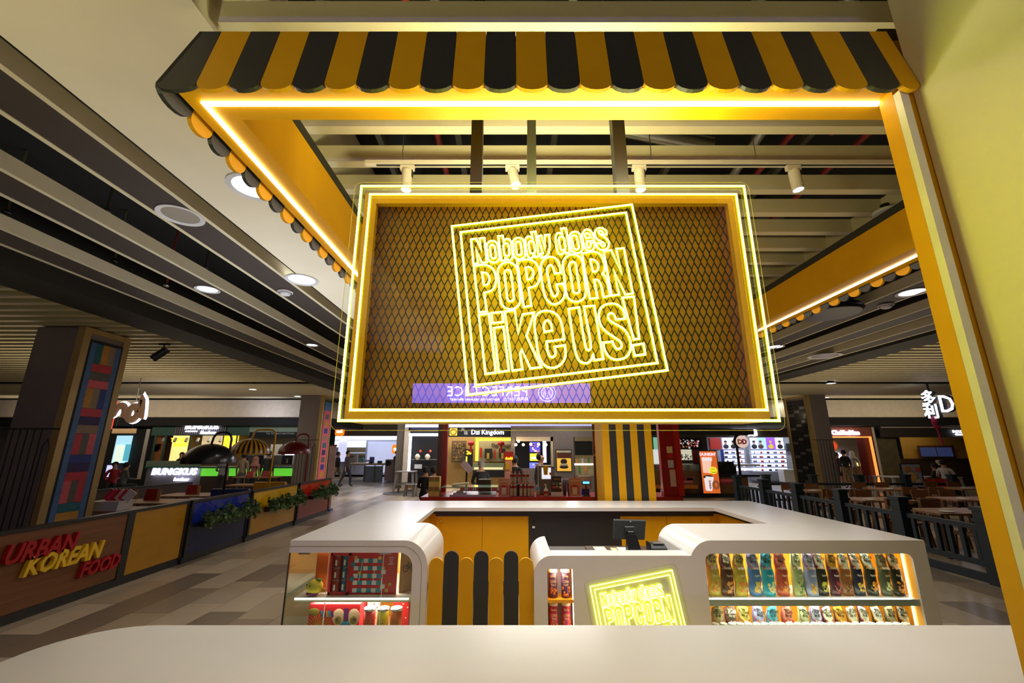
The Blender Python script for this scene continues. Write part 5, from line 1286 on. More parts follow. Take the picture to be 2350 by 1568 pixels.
P1('display_table', t, 800, 880, 1064, 1068, SM + .8, mat('table_oak', (190, 172, 140)), d=1.2)
for a in (802, 835, 858, 876): P1('table_leg', t, a, a + 2, 1068, 1106, SM + .8, GRY)
P1('window_grey', t, 834, 876, 1070, 1104, SM + .9, mat('glass_grey', (150, 156, 170), rough=.2))
for i, (a, b, c, d, col) in enumerate([(827, 834, 1051, 1059, (80, 170, 190)), (848, 858, 1049, 1063, (110, 84, 176)), (835, 848, 1056, 1060, (190, 190, 200)), (866, 876, 1058, 1066, (60, 60, 66)), (812, 820, 1044, 1062, (200, 190, 190)), (846, 855, 1061, 1065, (40, 40, 44))]): P1('device', t, a, b, c, d, SM + .9, mat('device_%d' % i, col, rough=.3), d=.1)
P1('floor_machine', t, 883, 905, 1055, 1104, SM + .5, mat('machine_pink', (190, 160, 160), rough=.4), d=.5); mb = MB(); q = atY(891, 1063, SM + .48); mb.cyl(q, q + Vector((0, -.03, 0)), .16, n=20, m=BMET); mesh('machine_door', mb, t)
for i in range(3): lamp('POINT', 'store_light', (atY(790 + 45 * i, 1010, SM + 2).x, SM + 2, 2.7), 28, (.85, .88, 1), size=.2)

# ================================================================ JEWELLERY SHOP (centre)
t = thing('jewellery_shop', 'jewellery shop with black signboard, lit yellow window frame and hung painting', 'shop', (-2.5, SL, 0))
P1('fascia_wall', t, 925, 1180, 960, 1145, SL + 1.5, mat('jewel_wall', (150, 116, 56), rough=.6)); P1('dark_window', t, 938, 1008, 990, 1110, SL + .3, BK2)
P1('upper_band', t, 930, 1392, 972, 981, SL - .2, emis('blue_white_band', (176, 176, 226), .9)); P1('side_pier', t, 925, 938, 978, 1120, SL, FAS); P1('blue_band', t, 938, 1006, 981, 988, SL, mat('blue_band', (52, 62, 84)))
P1('light_frame', t, 938, 1027, 995, 1001, SL, LW); P1('light_frame', t, 937, 943, 1001, 1082, SL, LW)
P1('shop_sign', t, 1028, 1176, 981, 1003, SL - .1, BK2)
mb = MB(); txt(mb, 'Dzi Kingdom', 1119, 997, SL - .15, 10, LW, 1.0, .012, .03); mesh('sign_letters', mb, t)
mb = MB(); txt(mb, '\u5929', 1062, 990, SL - .15, 7, WHP, 1, .0, .01); mesh('sign_character', mb, t); mb = MB(); txt(mb, '\u73e0', 1069, 998, SL - .15, 7, WHP, 1, .0, .01); mesh('sign_character', mb, t)
P1('sign_emblem', t, 1032, 1049, 983, 1000, SL - .14, emis('emblem_yellow', (226, 200, 60), .8)); mb = MB(); q = atY(1040.5, 991.5, SL - .16)
mb.tube([(q.x + .13 * math.cos(a * .4), SL - .16, q.z + .13 * math.sin(a * .4)) for a in range(16)], .02, RL, 6, True, (0, 1, 0)); mesh('emblem_ring', mb, t)
LYF = emis('yellow_light_frame', (240, 226, 60), 1.3)
P1('yellow_frame', t, 1091, 1176, 1005, 1012, SL, LYF); P1('yellow_frame', t, 1091, 1098, 1012, 1058, SL, LYF)
P1('inner_wall', t, 1098, 1176, 1012, 1060, SL + 1.2, mat('inner_beige', (150, 134, 100), rough=.7)); mb = MB(); txt(mb, 'Dzi Kingdom', 1158, 1026, SL + 1.15, 8, DT, 1.0, .02, .02); mesh('wall_letters', mb, t)
P1('painting', t, 1036, 1070, 1012, 1062, SL + 1.1, mat('painting_frame', (86, 62, 36))); mb = MB(); q = random.Random(9)
for i in range(60):
    a, b = 1039 + q.uniform(0, 26), 1016 + q.uniform(0, 40); pan(mb, a, a + q.uniform(2, 5), b, b + q.uniform(2, 5), SL + 1.08 - i * .0002, mat('paint_%d' % (i % 5), [(120, 96, 40), (70, 74, 54), (150, 110, 50), (60, 50, 40), (110, 80, 50)][i % 5]), .004)
mesh('painting_print', mb, t)
P1('roll_banner', t, 1066, 1085, 1031, 1073, SL + .9, BK2); mb = MB(); txt(mb, '26', 1076, 1043, SL + .88, 8, LY_, 1, .04, .01); pan(mb, 1069, 1072, 1048, 1068, SL + .88, LYF, .01); mesh('banner_print', mb, t)
for px_ in (1081, 1150):
    q = atY(px_, 1014, SL + .6); mb = MB().ball(q + Vector((0, 0, -.08)), .16, RL, 14, 8, (1, 1, .75)).cyl(q + Vector((0, 0, -.2)), q + Vector((0, 0, -.5)), .05, n=10, m=RL); mesh('red_lantern', mb, t)
for a, b, c, d in ((1101, 1106, 1028, 1050), (1134, 1137, 1032, 1054)): P1('red_couplet', t, a, b, c, d, SL + 1.1, RL)
for a, b in ((1112, 1130), (1145, 1160)): P1('dark_niche', t, a, b, 1030, 1052, SL + 1.1, BK2); P1('gold_statue', t, a + 5, a + 11, 1040, 1053, SL + .9, mat('gold_statue', (206, 170, 80), rough=.3, metal=.5), d=.1)
P1('showcase', t, 1085, 1157, 1064, 1082, SL - .2, mat('showcase_glass', (130, 140, 100), rough=.15), d=.5); P1('showcase_goods', t, 1088, 1154, 1073, 1078, SL - .22, emis('showcase_warm', (220, 206, 150), .6)); P1('showcase_base', t, 1085, 1157, 1080, 1096, SL - .25, BK2, d=.6)
for a in (958, 981): 
    q = atY(a, 1050, SL + .1); mesh('necklace_bust', MB().lathe([(.03, .16), (.1, .1), (.13, .02), (.05, -.12)], q, mat('bust_cream', (230, 220, 190)), 12).ball(q + Vector((.12, 0, .28)), .05, emis('red_spot', (255, 60, 40), 2), 8, 6), t)
P1('jewel_tray', t, 951, 968, 1066, 1076, SL + .1, WHP); P1('jewel_shelf', t, 945, 1006, 1054, 1055.5, SL + .1, GRY)
lamp('AREA', 'jewel_light', (atY(1090, 1000, SL + .6).x, SL + .6, 2.7), 26, (1, .86, .5), (atY(1090, 1000, SL + .6).x, SL + 1.3, 1), 4, sy=.4)
# grey pier with phone shop window, burger-like food poster, mirror recess
t = thing('grey_shop_wall', 'grey shop wall with bright screens, framed poster and lit shelf recess', 'shop', (1.5, SL - 1, 0))
GW = mat('grey_lilac_wall', (134, 124, 122), rough=.6); SW = SL - 1.5
P1('wall_panel', t, 1172, 1182, 978, 1120, SW, GW); P1('wall_panel', t, 1182, 1362, 978, 1003, SW, GW); P1('wall_panel', t, 1272, 1318, 1003, 1120, SW, GW); P1('wall_panel', t, 1318, 1362, 1003, 1013, SW, mat('olive_band', (130, 116, 80))); P1('wall_panel', t, 1182, 1272, 1075, 1130, SW + .3, GW); P1('wall_panel', t, 1318, 1366, 1092, 1130, SW, GW)
P1('recess_back', t, 1180, 1275, 1000, 1080, SW + 2, BK2); P1('cream_lintel', t, 1184, 1270, 1003, 1013, SW, FAS); P1('cream_jamb', t, 1264, 1270, 1003, 1072, SW, FAS)
for i, (a, b, c, d, col, s_) in enumerate([(1216, 1240, 1015, 1038, (90, 80, 200), .8), (1216, 1240, 1041, 1058, (220, 214, 60), .8), (1215, 1237, 1062, 1090, (110, 120, 225), .9), (1246, 1254, 1013, 1062, (206, 206, 255), 2.0), (1265, 1268, 1032, 1066, (226, 220, 60), .8)]): P1('lit_screen', t, a, b, c, d, SW + 1, emis('screen_%d' % i, col, s_), row=1050)
mb = MB(); q = random.Random(3)
for i in range(26):
    k = (0, 2)[i % 2]; a = 1217 + q.uniform(0, 17); b = (1017, 1064)[i % 2] + q.uniform(0, 18); pan(mb, a, a + q.uniform(2, 6), b, b + q.uniform(2, 4), SW + .985 - i * .0003, emis('screen_print_%d' % (i % 3), [(230, 230, 255), (40, 36, 120), (226, 120, 120)][i % 3], .7), .003, row=1050)
pan(mb, 1219, 1238, 1049, 1054, SW + .98, emis('screen_print_0', (230, 230, 255), .7), .003, row=1050); mesh('screen_print', mb, t)
BULB = emis('warm_bulb', (255, 226, 180), 10)
for px_, py_ in ((1184, 1021), (1201, 1021), (1218, 1020), (1236, 1020), (1253, 1021), (1190, 1013)): q = atY(px_, py_, SW - .2); mesh('bulb', MB().ball(q, .055, BULB, 10, 8), t)
P1('poster_frame', t, 1276, 1312, 1032, 1083, SW - .06, BMET); P1('poster_sheet', t, 1278, 1310.5, 1034, 1081.5, SW - .07, emis('poster_gold', (230, 176, 60), .55), d=.01)
mb = MB(); pan(mb, 1278, 1311, 1039, 1052, SW - .075, mat('poster_brown', (96, 44, 28)), .004); pan(mb, 1279, 1310, 1034, 1039, SW - .076, mat('poster_cream', (214, 214, 190)), .004)
q = atY(1294, 1063, SW - .09); PBR = mat('poster_dark', (50, 32, 30)); mb.ball(q + Vector((0, 0, .06)), .14, PBR, 14, 8, (1, .1, .8)); mb.ball(q + Vector((0, -.005, -.16)), .19, PBR, 14, 8, (1, .1, .35)); mb.ball(q + Vector((0, -.01, -.07)), .17, mat('poster_cream', (214, 214, 190)), 14, 8, (1, .1, .3))
mesh('poster_print', mb, t)
P1('recess_shelf_wall', t, 1319, 1362, 1014, 1092, SW + .6, mat('recess_cream', (206, 190, 150), rough=.6)); P1('dark_blind', t, 1319, 1360, 1014, 1045, SW + .1, BK2); P1('lit_shelf', t, 1318, 1362, 1064, 1068, SW + .1, emis('shelf_warm', (255, 240, 200), 2))
for i in range(5): P1('shelf_item', t, 1321 + i * 7, 1325 + i * 7, (1052, 1070)[i % 2], (1064, 1086)[i % 2], SW + .4, mat('shelf_item_%d' % (i % 3), [(226, 150, 50), (60, 140, 90), (200, 200, 215)][i % 3]))
lamp('POINT', 'grey_wall_light', (atY(1300, 1000, SW).x, SW - 1.2, 2.9), 16, (1, .92, .85), size=.15)
# ================================================================ RED DRINKS KIOSK BEHIND
YR = 8.5; ZR = .985
RD = mat('kiosk_red', (150, 22, 16), rough=.3); RDB = mat('kiosk_red_bright', (190, 38, 24), rough=.3); MAR = mat('kiosk_maroon', (84, 44, 32), rough=.5)
rk = thing('drinks_kiosk', 'red drinks kiosk with red counter edge and posts behind the white counters', 'kiosk', (.8, YR + .4, 0))
xL, xR = atY(965, 1142, YR).x, atY(1568, 1142, YR).x
mesh('counter_edge', MB().box(xL, xR, YR, YR + .05, ZR - .11, ZR, RD), rk); mesh('counter_top', MB().box(xL, xR, YR + .05, YR + .9, ZR - .06, ZR - .002, RD), rk)
mesh('counter_base', MB().box(xL + .05, xR - .05, YR + .02, YR + .85, 0, ZR - .12, mat('kiosk_cream', (200, 184, 160))), rk)
for a, b, m_, yy in ((1005, 1016, MAR, YR + 1.2), (1016, 1027, RD, YR + 1.3), (1513, 1545, RD, YR + .1), (1545, 1560, RDB, YR + .14)):
    x0_, x1_ = atY(a, 1010, yy).x, atY(b, 1010, yy).x; mesh('post', MB().box(x0_, x1_, yy, yy + .12, (ZR if yy < YR + .5 else 0), 3.6, m_), rk)
x0_, x1_ = atY(1364, 1100, YR - .05).x, atY(1386, 1100, YR - .05).x
mesh('maroon_panel', MB().box(x0_, x1_, YR - .06, YR - .02, 0, 3.6, MAR), rk)
mb = MB(); q = atY(1369, 1012, YR - .07); LG = mat('logo_tan', (176, 130, 84), rough=.5)
for k_ in range(3): mb.tube([(q.x + .06 * (1 - k_ * .25) * math.cos(a * .35), YR - .064, q.z - .0 + .18 * (1 - k_ * .25) * math.sin(a * .35)) for a in range(3, 17)], .005, LG if k_ else RDB, 5, False)
mb.add([(q.x - .03, YR - .065, q.z + .1), (q.x + .05, YR - .065, q.z + .12), (q.x + .02, YR - .065, q.z - .08)], [(0, 2, 1)], LG); pan(mb, 1362, 1378, 1042, 1047, YR - .066, LG, .003); mesh('logo', mb, rk)
mesh('rear_counter', MB().box(xL + .6, atY(1180, 1120, YR + 1.4).x, YR + 1.35, YR + 1.75, 0, 1.05, mat('weave_maroon', (120, 62, 56), rough=.7, var=.4, scale=60)), rk)
mb = MB(); x = xL + .6
while x < .0: mb.box(x, x + .03, YR + 1.33, YR + 1.35, .98, 1.06, BC[6] if int(x * 100) % 2 else WHP); x += .045
mesh('striped_edge', mb, rk); mesh('steel_well', MB().box(-1.2, -.32, YR + .1, YR + .8, ZR - .001, ZR + .03, STEEL), rk); mesh('glass_guard', MB().box(atY(1012, 1117, YR + .1).x, atY(1142, 1117, YR + .1).x, YR + .1, YR + .6, ZR + .16, ZR + .17, mat('glass_green', (120, 160, 140), rough=.1)), rk)
mesh('back_board', MB().box(atY(1517, 1060, YR + .3).x, atY(1560, 1060, YR + .3).x, YR + .28, YR + .3, ZR, ZR + 1.0, RD), rk)
mb = MB()
for i, (a, b, c, d, m_) in enumerate([(1530, 1543, 1025, 1040, mat('notice_cream', (226, 210, 160))), (1532, 1545, 1041, 1052, RDB), (1533, 1546, 1056, 1074, WHP), (1538, 1551, 1078, 1117, mat('notice_pale', (214, 190, 176)))]): pan(mb, a, b, c, d, YR + .09, m_, .004)
mesh('notice', mb, rk)
mesh('rolled_flyer', MB().bar(atY(1522, 1138, YR + .2), atY(1524, 1090, YR + .2), .09, .03, mat('flyer', (190, 190, 206)), up=(0, 1, 0)), rk)
def onr(px): return atY(px, 1138, YR + .12).x
# bottles of drink in two rows
CL = glassm('bottle_plastic', (226, 214, 208), 1.45, .05); BL = mat('bottle_label', (140, 26, 28), rough=.4); CAPR = mat('bottle_cap', (206, 26, 28), rough=.35); LIQ = mat('bottle_fill', (178, 164, 156), rough=.15, spec=.8)
b0 = None
for i, (px_, yy, zz) in enumerate([(1174, YR + .3, .2), (1182, YR + .3, .2), (1192, YR + .3, .2), (1202, YR + .3, .2), (1211, YR + .3, .2), (1174, YR + .12, 0), (1182, YR + .12, 0), (1196, YR + .12, 0), (1205, YR + .12, 0), (1214, YR + .12, 0), (1222, YR + .12, 0)]):
    x = atY(px_, 1130, yy).x; lb = 'clear red-capped drink bottle in the rear raised row on the red counter' if zz else 'clear red-capped drink bottle in the front row on the red counter'
    if b0 is None:
        b0 = thing('drink_bottle', lb, 'bottle', (x, yy, ZR + zz), 0, 'red-capped bottles in the raised row')
        mesh('bottle_body', MB().lathe([(0, 0), (.032, 0), (.034, .02), (.031, .05), (.034, .08), (.034, .16), (.026, .2), (.012, .225), (.012, .235)], (0, 0, 0), LIQ, 16), b0, local=True)
        mesh('bottle_label', MB().lathe([(.035, .15), (.035, .175), (.03, .195)], (0, 0, 0), BL, 16), b0, local=True); mesh('bottle_cap', MB().lathe([(.0145, .233), (.0145, .255), (0, .257)], (0, 0, 0), CAPR, 14), b0, local=True)
    else: dup(b0, (x, yy, ZR + zz), 0, lb, 'red-capped bottles in the raised row' if zz else 'red-capped bottles in the front row')
mesh('bottle_riser', MB().box(onr(1168), onr(1218), YR + .22, YR + .38, ZR - .001, ZR + .199, BMET), rk)
def frame_sign(lb, a, b, c, yy=YR + .1):
    x0_, x1_ = atY(a, 1120, yy).x, atY(b, 1120, yy).x; z1 = atY(a, c, yy).z; t = thing('payment_sign', lb, 'sign', ((x0_ + x1_) / 2, yy, ZR), 0, 'framed payment signs on the red counter')
    mesh('sign_sheet', MB().box(x0_, x1_, yy, yy + .01, ZR + .001, z1, mat('sign_tan', (190, 130, 104), rough=.3)), t); ht = z1 - ZR; wd = x1_ - x0_
    mb = MB().box(x0_ + wd * .08, x1_ - wd * .08, yy - .002, yy, ZR + ht * .12, ZR + ht * .6, mat('sign_rose', (170, 90, 90))).box(x0_ + wd * .3, x1_ - wd * .3, yy - .004, yy - .002, ZR + ht * .12, ZR + ht * .5, mat('sign_pale_card', (206, 196, 190))).box(x0_ + wd * .3, x1_ - wd * .3, yy - .005, yy - .004, ZR + ht * .5, ZR + ht * .62, RL)
    mb.box(x0_ + wd * .12, x1_ - wd * .12, yy - .002, yy, ZR + ht * .82, ZR + ht * .86, WHP); mesh('sign_print', mb, t); return t
frame_sign('framed tan payment sign left of the red-capped bottles', 1144, 1169, 1099); frame_sign('framed tan payment sign near the blue customer display', 1306, 1332, 1097)
x0_, x1_ = onr(1265), onr(1289); t = thing('menu_stand', 'dark menu stand with six small icons between the two tan signs', 'sign', (x0_, YR + .1, ZR)); zt_ = atY(1277, 1093, YR + .1).z
mesh('menu_board', MB().box(x0_, x1_, YR + .1, YR + .115, ZR + .08, zt_, mat('menu_dark', (50, 38, 40), rough=.4)), t); mesh('menu_foot', MB().box(x0_, x1_ + .02, YR + .09, YR + .13, ZR + .001, ZR + .08, WHP), t)
mb = MB()
for i, c in enumerate([(120, 130, 150), (60, 150, 120), (200, 200, 200), (190, 60, 70), (220, 200, 200), (210, 210, 215)]): x = x0_ + .05 + (i % 3) * .065; z = zt_ - .14 - (i // 3) * .065; mb.box(x - .02, x + .02, YR + .097, YR + .1, z - .02, z + .02, mat('icon_%d' % i, c))
mb.text('MENU', (x0_ + .115, YR + .098, zt_ - .07), (1, 0, 0), (0, 0, 1), .03, mat('menu_olive', (170, 150, 70)), .002); mb.box(x0_ + .1, x0_ + .14, YR + .097, YR + .1, ZR + .13, ZR + .17, RL); mesh('menu_print', mb, t)
# dispenser fridge, sanitiser, till display, wafer boxes
x0_, x1_ = onr(1239), onr(1272); t = thing('drink_dispenser', 'grey drink dispenser with mango drink picture on the red counter', 'dispenser', ((x0_ + x1_) / 2, YR + .5, ZR)); zt_ = atY(1255, 1069, YR + .4).z
mesh('dispenser_body', MB().box(x0_, x1_, YR + .4, YR + .75, ZR + .001, zt_, mat('dispenser_grey', (108, 108, 100), rough=.4)), t, bevel=.01); mesh('picture', MB().box(x0_ + .06, x1_ - .03, YR + .392, YR + .4, ZR + .3, zt_ - .04, mat('picture_white', (214, 212, 190))), t)
mb = MB(); mb.cyl((x0_ + .14, YR + .388, ZR + .38), (x0_ + .14, YR + .388, ZR + .56), .04, .055, 14, mat('mango', (226, 180, 40), rough=.3)); mb.ball((x0_ + .24, YR + .39, ZR + .4), .03, mat('mango_fruit', (206, 120, 40)), 10, 8); mesh('picture_print', mb, t)
x = onr(1253); t = thing('sanitiser_bottle', 'white pump sanitiser bottle in front of the grey dispenser', 'bottle', (x, YR + .1, ZR)); mesh('bottle_body', MB().lathe([(0, .0), (.04, 0), (.042, .1), (.036, .13), (.014, .15), (.012, .18)], (x, YR + .1, ZR + .001), WHP, 18), t); mesh('pump', MB().cyl((x, YR + .1, ZR + .18), (x, YR + .1, ZR + .215), .012, n=10, m=WHP).box(x - .035, x + .01, YR + .092, YR + .108, ZR + .21, ZR + .225, WHP), t); mesh('label', MB().lathe([(.0425, .05), (.0425, .1)], (x, YR + .1, ZR), BL, 18), t)
x = onr(1235); t = thing('sauce_bottle', 'clear squeeze bottle with blue nozzle beside the sanitiser', 'bottle', (x, YR + .14, ZR)); mesh('bottle_body', MB().lathe([(0, 0), (.035, 0), (.035, .11), (.03, .125)], (x, YR + .14, ZR + .001), mat('squeeze', (160, 160, 150), rough=.2), 16), t); mesh('nozzle', MB().lathe([(.034, .122), (.034, .14), (.006, .19)], (x, YR + .14, ZR), mat('nozzle_blue', (60, 140, 200), rough=.4), 16), t)
x0_, x1_ = onr(1336), onr(1356); t = thing('customer_display', 'black pole display with glowing blue screen on the red counter', 'display', ((x0_ + x1_) / 2, YR + .12, ZR)); z = atY(1346, 1108, YR + .12).z
mesh('display_head', MB().box(x0_, x1_, YR + .1, YR + .14, z - .04, z + .04, BP), t, bevel=.006); mesh('display_screen', MB().box(x0_ + .02, x1_ - .02, YR + .097, YR + .1, z - .02, z + .022, emis('lcd_blue', (90, 180, 255), 1.4)), t); xm = (x0_ + x1_) / 2; mesh('display_pole', MB().cyl((xm, YR + .13, ZR), (xm, YR + .13, z - .04), .016, n=10, m=BP), t); mesh('display_foot', MB().box(xm - .07, xm + .07, YR + .1, YR + .2, ZR + .001, ZR + .02, BP), t)
x0_, x1_ = onr(1333), onr(1362); tag(mesh('white_till', MB().box(x0_, x1_, YR + .3, YR + .34, ZR + .12, ZR + .36, WHP).box(x0_ + .05, x1_ - .04, YR + .32, YR + .5, ZR + .001, ZR + .12, mat('till_blue', (40, 60, 160))), loc=(x0_, YR + .3, ZR)), 'white back of a till screen behind the blue customer display', 'till')
for i in range(3): x = onr(1289 + i * 10.5); tag(mesh('cup_stack', MB().lathe([(0, 0), (.035, 0), (.042, .3), (0, .3)], (x, YR + .35, ZR + .001), WHP if i == 0 else mat('cup_lilac', (90, 74, 96)), 14), loc=(x, YR + .35, ZR)), ('tall stack of white paper cups beside the dark menu stand', 'thin purple carton behind the second tan sign', 'thin purple carton nearest the second tan sign')[i], ('cups', 'carton', 'carton')[i])
WB = [mat('wafer_box', (206, 176, 90), rough=.5), mat('wafer_brown', (140, 100, 60)), mat('wafer_green', (90, 130, 60))]
for i in range(4):
    a, b = (983, 995.5) if i % 2 == 0 else (995.8, 1008); x0_, x1_ = onr(a), onr(b); z0_ = ZR + .001 + (i // 2) * .182; t = thing('snack_box', ('lower left', 'lower right', 'upper left', 'upper right')[i] + ' yellow snack box in the stack at the red counter end', 'box', ((x0_ + x1_) / 2, YR + .15, z0_), 0, 'stacked yellow snack boxes')
    mesh('box_body', MB().box(x0_, x1_, YR + .1, YR + .25, z0_, z0_ + .18, WB[0]), t); mesh('box_print', MB().box(x0_ + .005, x1_ - .005, YR + .098, YR + .1, z0_ + .1, z0_ + .17, WB[1]).box(x0_ + .005, x1_ - .005, YR + .0975, YR + .0995, z0_ + .09, z0_ + .105, WB[2]), t)
q0, q1 = atY(1038, 1117, YR + .3), atY(1075, 1108, YR + .3); mb = MB(); mb.bar((q0.x, YR + .35, ZR + .19), (q1.x, YR + .35, ZR + .22), .2, .03, mat('bread_board', (200, 180, 150), rough=.6)); tag(mesh('cutting_board', mb, loc=(q0.x, YR + .35, ZR + .17)), 'pale wooden board lying on the glass guard of the red kiosk', 'board')
x = onr(1054); t = thing('ladle_tray', 'steel tray with white utensils behind the red counter edge', 'tray', (x, YR + .15, ZR + .03)); mesh('tray', MB().box(x - .12, x + .12, YR + .12, YR + .3, ZR + .031, ZR + .06, STEEL), t); mesh('utensil', MB().ball((x, YR + .2, ZR + .075), .06, WHP, 12, 8, (1.2, 1, .4)).cyl((x, YR + .2, ZR + .08), (x + .02, YR + .2, ZR + .145), .01, n=8, m=WHP), t)
tag(mesh('storage_box', MB().box(onr(1090), onr(1121), YR + .9, YR + 1.2, ZR - .06, ZR + .25, mat('box_olive', (60, 46, 14))), loc=(onr(1100), YR + 1, ZR)), 'dark olive storage box at the back of the red kiosk', 'box')
p0 = atY(1070, 1087, YR + 1.4) + Vector((0, 0, .14)); tag(mesh('slanted_menu', MB().bar((p0.x - .1, YR + 1.5, p0.z + .1), (p0.x + .1, YR + 1.45, p0.z - .1), .15, .012, mat('menu_lilac', (200, 180, 190)), up=(0, 1, 0)).box(p0.x - .02, p0.x + .02, YR + 1.47, YR + 1.49, 1.053, p0.z, BMET), loc=(p0.x, YR + 1.5, 1.05)), 'slanted pale menu card standing on the rear counter', 'menu')
x = atY(1158, 1050, YR + 2.2).x; t = thing('promo_standee', 'red and yellow price standee between the red kiosk and the jewellery shop', 'standee', (x, YR + 2.2, 0))
mb = MB(); pan(mb, 1157, 1178, 1037, 1056, YR + 2.2, RDB); pan(mb, 1159, 1175, 1056, 1110, YR + 2.21, mat('standee_pink', (220, 160, 140)), .02); mesh('standee_board', mb, t); mb = MB(); txt(mb, 'donki', 1168, 1055, YR + 2.18, 6, LY_, .9, .04, .005); mesh('standee_print', mb, t); P1('price_tag', t, 1160, 1170, 1063, 1078, YR + 2.18, YL); mesh('standee_foot', MB().box(x - .15, x + .15, YR + 2.1, YR + 2.4, 0, .03, BMET), t)
lamp('AREA', 'red_kiosk_light', (.6, YR + .7, 3.4), 22, (1, .92, .82), (.6, YR + .5, 0), 3, sy=.6)
# grey plastic table and stools at the end of the kiosk
def stool(name, lb, x, y, s_, h, col, group):
    M_ = mat('plastic_%d' % col[0], col, rough=.5); t = thing(name, lb, 'table' if h > .6 else 'stool', (x, y, 0), 0, group)
    mb = MB(); mb.box(-s_ / 2, s_ / 2, -s_ / 2, s_ / 2, h - .03, h, M_); mesh('seat' if h < .6 else 'tabletop', mb, t, local=True, bevel=.01)
    for a in (-1, 1):
        for b in (-1, 1): m_ = MB(); m_.bar((a * s_ * .42, b * s_ * .42, h - .03), (a * s_ * .52, b * s_ * .52, 0), .06 if h < .6 else .09, .03, M_); mesh('leg', m_, t, local=True)
    for a in (-1, 1): mesh('brace', MB().box(-s_ * .44, s_ * .44, a * s_ * .44 - .01, a * s_ * .44 + .01, h * .4, h * .4 + .04, M_), t, local=True)
    return t
p = atZ(934, 1130, 0); stool('plastic_table', 'grey plastic table standing by the end of the red kiosk', p.x, p.y - .3, .8, .9, (132, 126, 124), 'grey plastic furniture')
p = atZ(941, 1139, 0); stool('plastic_stool', 'darker grey plastic stool tucked under the grey table', p.x - .02, p.y, .34, .46, (110, 104, 102), 'grey plastic furniture')
p = atZ(964, 1138, 0); stool('plastic_stool', 'light grey plastic stool in front of the seated dark figure', p.x, p.y - .1, .34, .46, (176, 168, 160), 'grey plastic furniture')
p = atZ(934, 1132, 0); tag(mesh('floor_disc', MB().cyl((p.x, p.y, .001), (p.x, p.y, .012), 1.0, n=40, m=mat('disc_grey', (86, 80, 72)), smooth=False), loc=(p.x, p.y, 0)), 'dark round floor inlay under the grey plastic table', 'floor inlay')

# ================================================================ DONUT COUNTER
YD = 17.4
dk = thing('donut_counter', 'wooden donut shop counter with menu boards and orange light box', 'counter', (6.0, YD + .5, 0))
WDK = woodm('counter_oak', (92, 58, 28), (116, 76, 38), 2, .5)
P1('counter_front', dk, 1500, 1612, 1080, 1137, YD, WDK, d=.8); P1('counter_front', dk, 1612.5, 1718, 1095, 1137, YD, WDK, d=.8); P1('counter_kick', dk, 1500, 1722, 1133, 1143, YD - .02, BK2, d=.8); P1('counter_top', dk, 1613, 1744, 1090, 1095, YD - .05, BMET, d=.9)
P1('glass_case', dk, 1500, 1608, 1066, 1080, YD + .02, mat('case_glass', (120, 124, 116), rough=.15), d=.7)
P1('bench', dk, 1505, 1602, 1114, 1122, YD - .5, mat('bench_orange', (170, 92, 26), rough=.4), d=.45); P1('bench_leg', dk, 1520, 1528, 1122, 1146, YD - .4, BK2, d=.3)
for a, b, c, d, m_ in ((1564, 1590, 1094, 1103, mat('stripe_plum', (120, 40, 50))), (1577, 1590, 1098, 1104, BC[6]), (1562, 1590, 1104, 1109, mat('stripe_pink', (190, 100, 100))), (1651, 1689, 1100, 1106, BC[6]), (1651, 1676, 1106, 1111, mat('stripe_rose', (160, 40, 60)))): P1('colour_stripe', dk, a, b, c, d, YD - .02, m_, .015)
P1('back_wall', dk, 1490, 1625, 985, 1092, YD + 2.5, mat('donut_wall', (56, 46, 34))); P1('header', dk, 1490, 1730, 985, 998, YD + .4, BK2)
P1('menu_board', dk, 1555, 1609, 1005, 1030, YD + 2.4, BK2); P1('menu_board', dk, 1561, 1588, 1032, 1056, YD + 2.4, emis('menu_lit', (206, 206, 180), .6)); P1('menu_board', dk, 1500, 1512, 1004, 1032, YD + 2.4, emis('menu_mint', (120, 186, 160), .6)); P1('white_shelf', dk, 1500, 1514, 1032, 1066, YD + 2.4, emis('menu_lit2', (206, 210, 206), .7))
mb = MB(); q = random.Random(2)
for i in range(50): a, b = 1557 + q.uniform(0, 46), 1008 + q.uniform(0, 18); pan(mb, a, a + q.uniform(1, 4), b, b + q.uniform(1, 4), YD + 2.38 - i * .0003, emis('menu_print_%d' % (i % 4), [(230, 226, 215), (230, 110, 150), (210, 130, 60), (225, 225, 225)][i % 4], .5), .003)
for i in range(30): a, b = 1562 + q.uniform(0, 24), 1042 + q.uniform(0, 12); pan(mb, a, a + q.uniform(1, 3), b, b + q.uniform(1, 3), YD + 2.38 - i * .0003, BK2, .003)
mesh('menu_print', mb, dk)
P1('poster_red', dk, 1590, 1604, 1032, 1066, YD + .3, mat('poster_maroon', (110, 30, 26)))
for px_, c in ((1503, (110, 60, 40)), (1513, (140, 60, 110)), (1566, (170, 130, 60)), (1578, (100, 90, 80))): qq = atY(px_, 1073, YD); m_ = MB(); m_.tube([(qq.x + .06 * math.cos(a * .63), YD - .0, qq.z + .06 * math.sin(a * .63)) for a in range(10)], .022, mat('donut_%d' % c[0], c), 6, True, (0, 1, 0)); mesh('donut', m_, dk)
